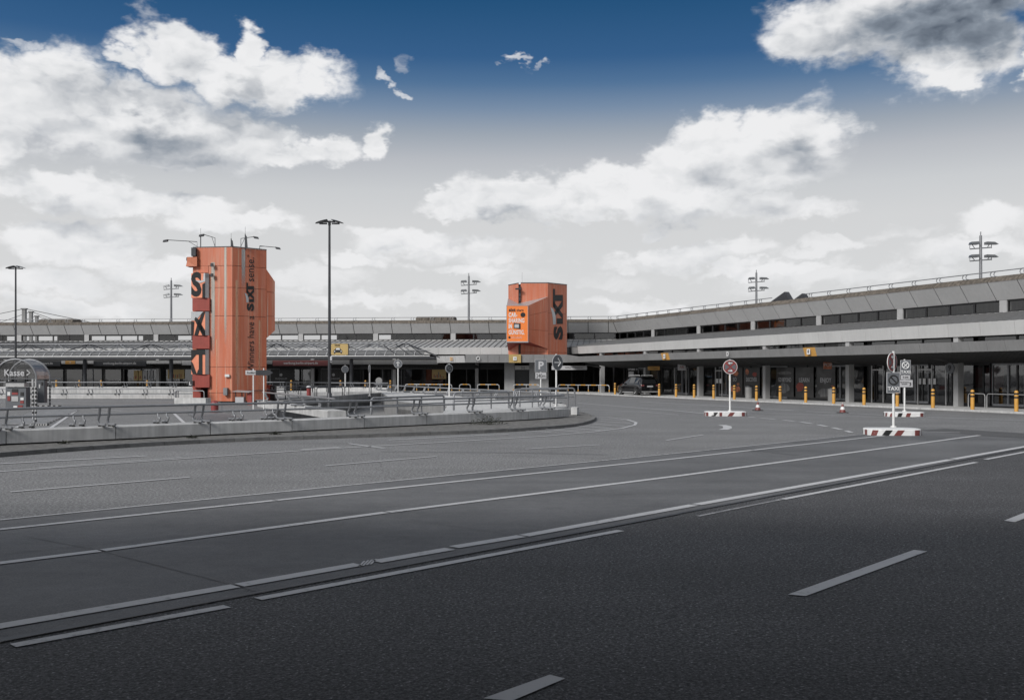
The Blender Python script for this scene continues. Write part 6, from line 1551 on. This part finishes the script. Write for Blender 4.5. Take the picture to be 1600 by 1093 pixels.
# terrace wall strips beyond (light concrete kerbs between levels)
def low_wall(px0, px1, Y0, Y1, z1, label, mt='conc', th=.5, z0=0.0):
    a, b = Lr(px0, Y0), Lr(px1, Y1); r_ = thing('low_wall', label, 'low wall', (a.x, a.y, 0)); b = b - a
    t = b.normalized(); n_ = Vector((-t.y, t.x, 0)) * th; nb = max(1, int(b.length / 2.4))
    for k in range(nb):
        p, q = t * (b.length * k / nb) + t * .008, t * (b.length * (k + 1) / nb) - t * .008; mb = MB(); mb.hexa([(v.x, v.y, z0) for v in (p, q, q + n_, p + n_)] + [(v.x, v.y, z1) for v in (p, q, q + n_, p + n_)]); mb.build('wall_block', M_[mt], r_)
    return r_
low_wall(272, 321.5, 61.2, 60.4, .42, 'pale concrete low wall in front of the doorway of the nearer tower')
mb = MB(); hoop([Lr(274, 61.6), Lr(319, 60.8)], .42, .85, .035, mb); hh = thing('hand_rail', 'steel hoop rail on the low wall at the tower doorway', 'rail', (0, 0, 0)); mb.build('hoop', M_['steel'], hh)
for px in (276, 278.5): mb = MB(); mb.tube([Lr(px, 61.6) + Vector((0, 0, .4)), Lr(px, 61.6) + Vector((0, 0, .84))], .03, 6); mb.build('post', M_['steel'], hh)
low_wall(432, 610, 84, 88, .32, 'long low concrete kerb wall behind the steel hoops, right of the nearer tower'); low_wall(438, 600, 67, 84, .22, 'inner low concrete kerb wall by the ramp parapet', 'conc2')
# wall and rail running from the tower toward the near wall (light rail seen in perspective)
iw = [Lr(402, 57.5), Lr(430, 52.5), Lr(470, 47), Lr(512, 42.0)]
barrier('barrier_wall', 'short inner concrete wall with a pale rail between the tower base and near wall', iw, .8, .0, .33, .83, .04, [.8, 4.0, 7.2, 10.4, 13.6], rail_off=.3, plinth=False, foot=.6)
# table-like bench and bins by the tower
tb = thing('metal_shelter_box', 'flat-topped metal box with a slanted sheet top at the right foot of the nearer tower', 'utility box', ((381 - CX) / F * 60.5, 60.5, 0))
kq = 60.5 / F
mb = MB(); mb.hexa([(-16 * kq, -.3, zy(611.5, 60.5)), (10 * kq, -.3, zy(613, 60.5)), (12 * kq, .5, zy(611.5, 60.5)), (-14 * kq, .5, zy(610, 60.5)), (-16 * kq, -.3, zy(611, 60.5)), (10 * kq, -.3, zy(612.3, 60.5)), (12 * kq, .5, zy(610.8, 60.5)), (-14 * kq, .5, zy(609.4, 60.5))]); mb.build('top', M_['steel_l'], tb)
mb = MB(); mb.box(-12 * kq, 1 * kq, -.2, .3, .1, zy(620, 60.5)); mb.build('bench_panel', M_['signlight'], tb)
mb = MB()
for x in (-13, -3, 6): mb.tube([(x * kq, 0, 0), (x * kq, 0, zy(612, 60.5))], .03, 6)
mb.build('legs', M_['steel_d'], tb)
mb = MB(); mb.box(6 * kq, 13 * kq, -.1, .5, 0, zy(613.5, 60.5)); mb.build('red_panel', M_['redbox'], tb)
rm = thing('red_machine', 'red and black vending machine peeking out right of the nearer tower', 'machine', ((424 - CX) / F * 66, 66, 0)); kr_ = 66 / F
mb = MB(); mb.box(-8 * kr_, -2 * kr_, 0, .6, 0, zy(601, 66)); mb.build('red_side', M_['redbox'], rm); mb = MB(); mb.box(-2 * kr_ + .005, 5 * kr_, 0, .6, 0, zy(602, 66)); mb.build('black_front', M_['black'], rm)
for x, y in ((-6, 606.5), (1, 605), (3, 609), (1, 608)): mb = MB(); mb.box(x * kr_ - .04, x * kr_ + .05, -.02, 0, zy(y + 1, 66), zy(y, 66)); mb.build('button_label', M_['white'], rm)
# hydrants
def hydrant(px, yb, yt, Y, label, cap='red', w=5.8):
    z1 = zy(yt, Y); r_ = thing('hydrant', label, 'hydrant', ((px - CX) / F * Y, Y, 0)); r = w / F * Y; bz = zy(yb, Y)
    mb = MB(); mb.lathe([(r, min(bz, 0)), (r, z1 - r * 1.25)], (0, 0, 0), 14); mb.build('body', M_['red'], r_)
    mb = MB(); mb.lathe([(r * 1.18, z1 - r * 1.25), (r * 1.18, z1 - r * .8), (r * .85, z1 - r * .25), (0, z1)], (0, 0, 0), 14); mb.build('cap', M_[cap], r_)
    mb = MB(); mb.tube([(r * .9, 0, z1 - r * .5), (r * 1.9, 0, z1 - r * .8), (r * 2.0, 0, 0)], .025, 5); mb.build('side_pipe', M_['steel'], r_)
hydrant(335.5, 648, 625, 47, 'red domed hydrant post behind the near rail at the foot of the nearer tower')
hydrant(482.5, 618, 601.8, 76, 'red hydrant post with a pale domed cap left of the tall lamp post', 'signlight', 3.4)

# ------------------------------------------------------------------ pay shelter
Ys = 55.0; ks = Ys / F
sh = thing('pay_shelter', 'barrel-roofed glass pay shelter marked Kasse at the left edge', 'shelter', ((24 - CX) * ks, Ys, 0))
rad = 33 * ks; zsp = zy(592, Ys); zr = zy(561, Ys) - zsp
def archp(y, rx, rz, n=16): return [(rx * math.cos(math.pi * k / n), y, zsp + rz * math.sin(math.pi * k / n)) for k in range(n + 1)]
for i, (y, s) in enumerate(((0, 1.0), (1.6, 1.0))):
    mb = MB(); mb.tube(archp(y, rad, zr), .05, 7); mb.build('arch', M_['steel'], sh)
    mb = MB(); mb.tube([(-rad, y, zsp), (rad, y, zsp)], .04, 6); mb.build('tie_beam', M_['steel_d'], sh)
    mb = MB(); pts = archp(y + .02, rad * .96, zr * .95); mb.add(pts, [tuple(range(len(pts)))[::-1]]); mb.build('gable_glass', M_['acryl'], sh)
mb = MB()
A_, B_ = archp(0, rad, zr), archp(1.6, rad, zr)
for k in range(16): mb.quad(A_[k], A_[k + 1], B_[k + 1], B_[k])
mb.build('roof_glass', M_['acryl'], sh)
for x, y in ((rad, 0), (rad, 1.6), (-rad, 0), (-rad, 1.6), (rad - .22, 0)):
    mb = MB(); mb.tube([(x, y, 0), (x, y, zsp)], .045, 7); p = mb.build('post', M_['steel_l' if x < rad else 'steel'], sh)
    for k in range(6): mb = MB(); mb.tube([(x, y, .15 + .2 * k), (x, y, .24 + .2 * k)], .048, 7); mb.build('black_band', M_['lettering'], p)
text('Kasse', .50, M_['signlight'], XZ((-.02 - .02, -.06, zy(582.5, Ys))), sh, .015, sx=.95)
mb = MB(); mb.tube([(rad - .5, -.06, zy(586, Ys)), (rad - .32, -.06, zy(582, Ys)), (rad - .5, -.06, zy(578, Ys))], .03, 5); mb.build('arrow_mark', M_['white'], sh)
mb = MB(); mb.tube([(rad + .02, 1.5, zsp), (rad + .48, 1.9, zsp)], .03, 5); mb.build('side_brace', M_['steel'], sh)
pm_ = thing('ticket_machine', 'dark grey ticket machine with red labels standing inside the pay shelter', 'ticket machine', ((20.5 - CX) * ks, Ys + .3, 0))
Xm = lambda px: (px - 20.5) * ks
mb = MB(); mb.box(Xm(4.5), Xm(36.5), 0, .5, zy(637.5, Ys), zy(604.5, Ys)); mb.build('cabinet', M_['signgrey'], pm_)
for a, b, y0, y1, mt in ((14.5, 24, 607.5, 612.5, 'lettering'), (14.5, 24, 613, 616.5, 'red'), (14, 24.5, 619, 627, 'steel_l'), (7.5, 12, 612, 618, 'white'), (7.5, 12, 619, 626, 'red'), (28, 33, 612.5, 618, 'lettering'), (28, 33, 621, 625, 'white'), (27.5, 33, 626, 630, 'red'), (24, 31.5, 633, 637, 'red'), (17, 23, 634, 638, 'white')):
    mb = MB(); mb.box(Xm(a), Xm(b), -.025, -.002, zy(y1, Ys), zy(y0, Ys)); mb.build('label_field' if mt != 'lettering' else 'screen', M_[mt], pm_)
mb = MB(); mb.box(Xm(6), Xm(35), -.1, .45, zy(604, Ys), zy(598, Ys)); mb.build('hood', M_['steel_l'], pm_)
mb = MB(); mb.box(Xm(4.5), Xm(36), .0, .1, zy(598, Ys), zy(595.5, Ys)); mb.build('hood_rim', M_['steel_d'], pm_)
pm2 = thing('ticket_machine', 'narrow grey ticket machine at the right side of the pay shelter', 'ticket machine', ((46 - CX) * ks, Ys + 1.3, 0))
mb = MB(); mb.box(-5 * ks, 5.5 * ks, 0, .4, zy(629, Ys + 1.3), zy(594, Ys + 1.3)); mb.build('cabinet', M_['signgrey'], pm2)
mb = MB(); mb.box(-2.5 * ks, -.5 * ks, -.02, 0, zy(606, 56.3), zy(600, 56.3)); mb.build('label_field', M_['white'], pm2); mb = MB(); mb.box(1.5 * ks, 4 * ks, -.02, 0, zy(602, 56.3), zy(597, 56.3)); mb.build('screen', M_['lettering'], pm2)
for px, lb in ((51.5, 'left of two black and white striped posts standing before the pay shelter'), (56, 'right of two black and white striped posts standing before the pay shelter')):
    r_ = thing('striped_post', lb, 'post', ((px - CX) / F * 37.5, 37.5, 0)); mb = MB(); mb.tube([(0, 0, 0), (0, 0, zy(592, 37.5))], .035, 8); mb.build('post', M_['steel_l'], r_)
    for k in range(9): mb = MB(); mb.tube([(0, 0, .1 + .15 * k), (0, 0, .17 + .15 * k)], .038, 8); mb.build('black_band', M_['lettering'], r_)
# striped kerb boards at the shelter
for a, b, yb, lb in ((36, 95, 634.5, 'black and white striped board on the ground right of the pay shelter'), (47, 75, 664.5, 'short black and white striped board by the striped posts')):
    Yb = HC * F / (yb - HY); X0, X1 = (a - CX) / F * Yb, (b - CX) / F * Yb; r_ = thing('striped_board', lb, 'board', (X0, Yb, 0)); n = 14; w = (X1 - X0) / n
    for k in range(n): mb = MB(); mb.box(w * k, w * (k + 1), 0, .08, 0, .06); mb.build('stripe_block', M_['lettering' if k % 2 else 'steel_l'], r_)
# louvred ventilation grilles set in the parking deck
def grille(pts, n, label):
    q = [G(*p) for p in pts]; r_ = thing('floor_grating', label, 'grating', (q[0].x, q[0].y, 0)); q = [p - q[0] for p in q]
    mb = MB(); mb.add([(p.x, p.y, .006) for p in q], [(0, 1, 2, 3)]); mb.build('pit', M_['asph_patch'], r_)
    for k in range(n):
        f = (k + .3) / n; g = (k + .62) / n
        a, b = q[0].lerp(q[3], f), q[1].lerp(q[2], f); c, d = q[0].lerp(q[3], g), q[1].lerp(q[2], g)
        mb = MB(); mb.hexa([(p.x, p.y, .01) for p in (a, b, d, c)] + [(p.x, p.y, .07) for p in (a, b, d, c)]); mb.build('slat', M_['steel'], r_)
grille([(2, 664), (72, 664), (122, 641), (60, 641)], 14, 'dark slatted grating in the ground before the pay shelter')
grille([(318, 663), (395, 660), (345, 645), (290, 645)], 10, 'dark slatted grating in the ground at the foot of the nearer tower')

# weed by the wall joint, more tufts along the foot of the wall
def weed(px, py, s, label, grp='weeds along the wall foot'):
    p = G(px, py, .09); rs = random.Random(int(px)); mb = MB()
    for k in range(int(320 * s)):
        a = rs.uniform(0, 6.28); r = rs.uniform(0, .42 * s) ** 1.0; z = rs.uniform(0, .22 * s) * (1 - r / (.5 * s)); l = rs.uniform(.03, .07); b = rs.uniform(0, 6.28)
        c = Vector((r * math.cos(a), r * math.sin(a) * .5, z)); u = Vector((math.cos(b), math.sin(b), rs.uniform(-.3, .8))) * l; v = Vector((-math.sin(b), math.cos(b), .2)) * l * .35
        mb.add([c - v, c + u * .5 - v, c + u, c + u * .5 + v], [(0, 1, 2, 3)])
    for k in range(6): a = rs.uniform(0, 6.28); mb.tube([(0, 0, 0), (.3 * s * math.cos(a), .15 * s * math.sin(a), .15 * s)], .006, 4)
    r_ = thing('weed', label, 'weed', (p.x, p.y, .09), 0, grp, mb.mesh('weed', M_['leaf']))
weed(763, 663, 1.7, 'bushy dark weed growing at the wall joint right of centre')
for px, py, s, t_ in ((430, 678.5, .45, 'small tuft at the wall foot below the direction sign'), (100, 693, .35, 'tiny tuft at the wall foot at the left'), (300, 684, .4, 'small tuft at the wall foot below the nearer tower')): weed(px, py, s, t_)

# ------------------------------------------------------------------ the SUV
def suv():
    Yc = 84.0; X0 = (998.5 - CX) / F * Yc
    head = math.atan2(-dwv.y, -dwv.x)          # forward along the wing, away from the camera
    r_ = thing('suv', 'black sport utility car parked at the kerb, seen from its left rear', 'car', (X0, Yc + 1.2, 0), head)
    L_, W_ = 4.5, 1.84; hl = L_ / 2
    # local x forward, y left. cross sections along x : (x, z_low, z_belt, half_width, z_roof, half_roof)
    st = [(-hl, .42, .98, .80, .98, .74), (-hl + .06, .34, 1.02, .87, 1.05, .80), (-hl + .22, .30, 1.05, .91, 1.46, .66), (-hl + .45, .28, 1.06, .92, 1.62, .64), (-hl + 1.1, .27, 1.05, .92, 1.68, .64), (-.1, .27, 1.03, .92, 1.69, .63), (.55, .27, 1.01, .92, 1.62, .62),
          (1.05, .27, 1.0, .92, 1.25, .66), (1.3, .27, .99, .91, 1.05, .74), (1.75, .29, .93, .89, .97, .72), (2.1, .32, .82, .84, .87, .66), (hl, .38, .66, .70, .70, .58)]
    mb = MB(); vs = []; 
    for x, zl, zb, hw, zr_, hr in st:
        ring = [(-hw * .93, zl), (-hw, zl + .14), (-hw * 1.0, (zl + zb) / 2), (-hw * .97, zb), (-(hw * .97 * .35 + hr * .65), zb + (zr_ - zb) * .6), (-hr, zr_ - .03 * (zr_ > 1.1)), (-hr * .55, zr_), (0, zr_ + .01)]
        ring = ring + [(-y, z) for y, z in ring[::-1][1:]]
        vs += [(x, y, z) for y, z in ring]
    n = 15; fs = []
    for i in range(len(st) - 1):
        for j in range(n - 1): fs.append((i * n + j, i * n + j + 1, (i + 1) * n + j + 1, (i + 1) * n + j))
        fs.append((i * n + n - 1, i * n, (i + 1) * n, (i + 1) * n + n - 1))
    mb.add(vs, fs, 0, True); mb.add(vs[:n], [tuple(range(n))[::-1]]); mb.add(vs[-n:], [tuple(range(n))])
    mb.build('body', M_['carpaint'], r_)
    def S(x):   # interpolate station
        for a, b in zip(st[:-1], st[1:]):
            if a[0] <= x <= b[0]:
                f = (x - a[0]) / (b[0] - a[0]); return [p + (q - p) * f for p, q in zip(a, b)]
    # side windows
    for s in (-1, 1):
        for xa, xb in ((-1.72, -1.15), (-1.08, -.15), (-.08, .85)):
            pts = []
            for x, up in ((xa, 0), (xb, 0), (xb, 1), (xa, 1)):
                q = S(x); zb, hw, zr_, hr = q[2], q[3], q[4], q[5]; f = .10 if not up else (.86 if x < .5 else .62)
                yb = hw * .97; ym = hw * .97 * .35 + hr * .65
                if f < .6: y = yb + (ym - yb) * f / .6
                else: y = ym + (hr - ym) * (f - .6) / .4
                pts.append((x, s * (y + .012), zb + (zr_ - zb) * f))
            g = MB(); g.add(pts, [(0, 1, 2, 3) if s < 0 else (3, 2, 1, 0)]); g.build('side_window', M_['carglass'], r_)
        g = MB(); g.tube([(-1.6, s * .60, 1.72), (-1.5, s * .60, 1.76), (.3, s * .60, 1.75), (.42, s * .60, 1.69)], .02, 5); g.build('roof_rail', M_['white'], r_)  # white rails and paler sill trim: bright highlights put into the colour
        g = MB(); g.box(-1.0, .95, s * .905 - .02, s * .905 + .02, .30, .37); g.build('sill_trim', M_['steel_l'], r_)
        g = MB(); g.hexa([(.62, s * .93, 1.02), (.86, s * .93, 1.02), (.86, s * 1.08, 1.04), (.62, s * 1.08, 1.04), (.64, s * .93, 1.17), (.82, s * .93, 1.17), (.82, s * 1.07, 1.16), (.64, s * 1.07, 1.16)]); g.build('wing_mirror', M_['carpaint'], r_)
        g = MB(); g.box(-hl - .012, -hl + .12, min(s * .56, s * .84), max(s * .56, s * .84), .86, .98); g.build('tail_light', M_['darkred'], r_)
        g = MB(); g.hexa([(1.9, s * .62, .70), (2.22, s * .58, .66), (2.2, s * .72, .66), (1.9, s * .86, .70), (1.88, s * .62, .84), (2.14, s * .58, .80), (2.12, s * .70, .80), (1.88, s * .85, .84)]); g.build('headlight', M_['silver'], r_)
    g = MB(); g.add([(-hl + .05, -.62, 1.08), (-hl + .05, .62, 1.08), (-hl + .215, .55, 1.45), (-hl + .215, -.55, 1.45)], [(3, 2, 1, 0)]); g.build('rear_window', M_['carglass'], r_)
    g = MB(); g.box(-hl - .02, -hl + .02, -.27, .27, .78, .90); pl_ = g.build('number_plate', M_['signlight'], r_); 
    g = MB(); g.box(-hl - .03, -hl + .1, -.78, .78, .36, .43); g.build('bumper_trim', M_['steel_l'], r_)
    g = MB(); g.box(-hl - .02, -hl + .2, -.86, .86, .30, .36); g.build('bumper', M_['tyre'], r_)
    g = MB(); g.hexa([(-hl + .10, -.58, 1.56), (-hl + .45, -.6, 1.60), (-hl + .45, .6, 1.60), (-hl + .10, .58, 1.56), (-hl + .10, -.58, 1.60), (-hl + .45, -.6, 1.66), (-hl + .45, .6, 1.66), (-hl + .10, .58, 1.60)]); g.build('spoiler', M_['carpaint'], r_)
    wm = MB(); rp_ = [(.20, -.11), (.31, -.115), (.345, -.09), (.345, .09), (.31, .115), (.20, .11)]
    for k in range(len(rp_) - 1):
        pass
    for x in (-1.36, 1.36):
        for s in (-1, 1):
            w_ = MB(); seg = 20; vs = []; fs = []
            for r, y in rp_:
                for k in range(seg): a = 2 * math.pi * k / seg; vs.append((r * math.cos(a), y, r * math.sin(a)))
            for i in range(len(rp_) - 1):
                for k in range(seg): fs.append((i * seg + k, i * seg + (k + 1) % seg, (i + 1) * seg + (k + 1) % seg, (i + 1) * seg + k))
            w_.add(vs, fs, 0, True); o = w_.build('wheel', M_['tyre'], r_); o.location = (x, s * .82, .345)
            w_ = MB(); ys = s * .085; ring = [(.22 * math.cos(2 * math.pi * k / seg), ys, .22 * math.sin(2 * math.pi * k / seg)) for k in range(seg)]
            w_.tube(ring, .018, 5, closed=True)
            for k in range(5):
                a = 2 * math.pi * k / 5; da = .16
                w_.prism([(.05 * math.cos(a - da * 2), ys, .05 * math.sin(a - da * 2)), (.22 * math.cos(a - da), ys, .22 * math.sin(a - da)), (.22 * math.cos(a + da), ys, .22 * math.sin(a + da)), (.05 * math.cos(a + da * 2), ys, .05 * math.sin(a + da * 2))], (0, s * .02, 0))
            w_.prism([(.06 * math.cos(k * .785), ys, .06 * math.sin(k * .785)) for k in range(8)], (0, s * .03, 0)); w_.build('rim', M_['rim'], o)
            w_ = MB(); w_.prism([(.21 * math.cos(k * .4), 0, .21 * math.sin(k * .4)) for k in range(16)], (0, s * .03, 0)); w_.build('brake_disc', M_['black'], o)
            # wheel arch
            a_ = MB(); pts = [(x + .41 * math.cos(R(t)), s * .925, .36 + .40 * math.sin(R(t))) for t in range(0, 181, 15)]; inner_ = [(x + .34 * math.cos(R(t)), s * .925, .36 + .33 * math.sin(R(t))) for t in range(0, 181, 15)]
            vv = pts + inner_; kk = len(pts); a_.add(vv, [(i, i + 1, kk + i + 1, kk + i) for i in range(kk - 1)]); a_.build('wheel_arch', M_['tyre'], r_)
suv()

# ------------------------------------------------------------------ unseen canopy added behind the camera to shade the near road

sc_ = thing('shade_canopy', 'unseen grey concrete canopy added behind the camera to shade the near road', 'canopy', (0, 0, 0))
CE = 6.6   # front edge
mb = MB(); mb.box(-70, 70, -16, CE, 5.25, 5.6); mb.build('roof_slab', M_['conc2'], sc_)
mb = MB(); mb.box(-70, 70, CE + .004, CE + .1, 5.1, 5.75); mb.build('fascia_panel', M_['panel_c'], sc_)
for k in range(-7, 8):
    mb = MB(); mb.box(k * 8.94 - .2 + 4.4, k * 8.94 + .2 + 4.4, -3.4, -3.0, 0, 5.25); mb.build('pillar', M_['pillar'], sc_)
mb = MB(); mb.box(-70, 70, -8.4, -8.2, 0, 5.25); mb.build('rear_wall', M_['inner'], sc_)
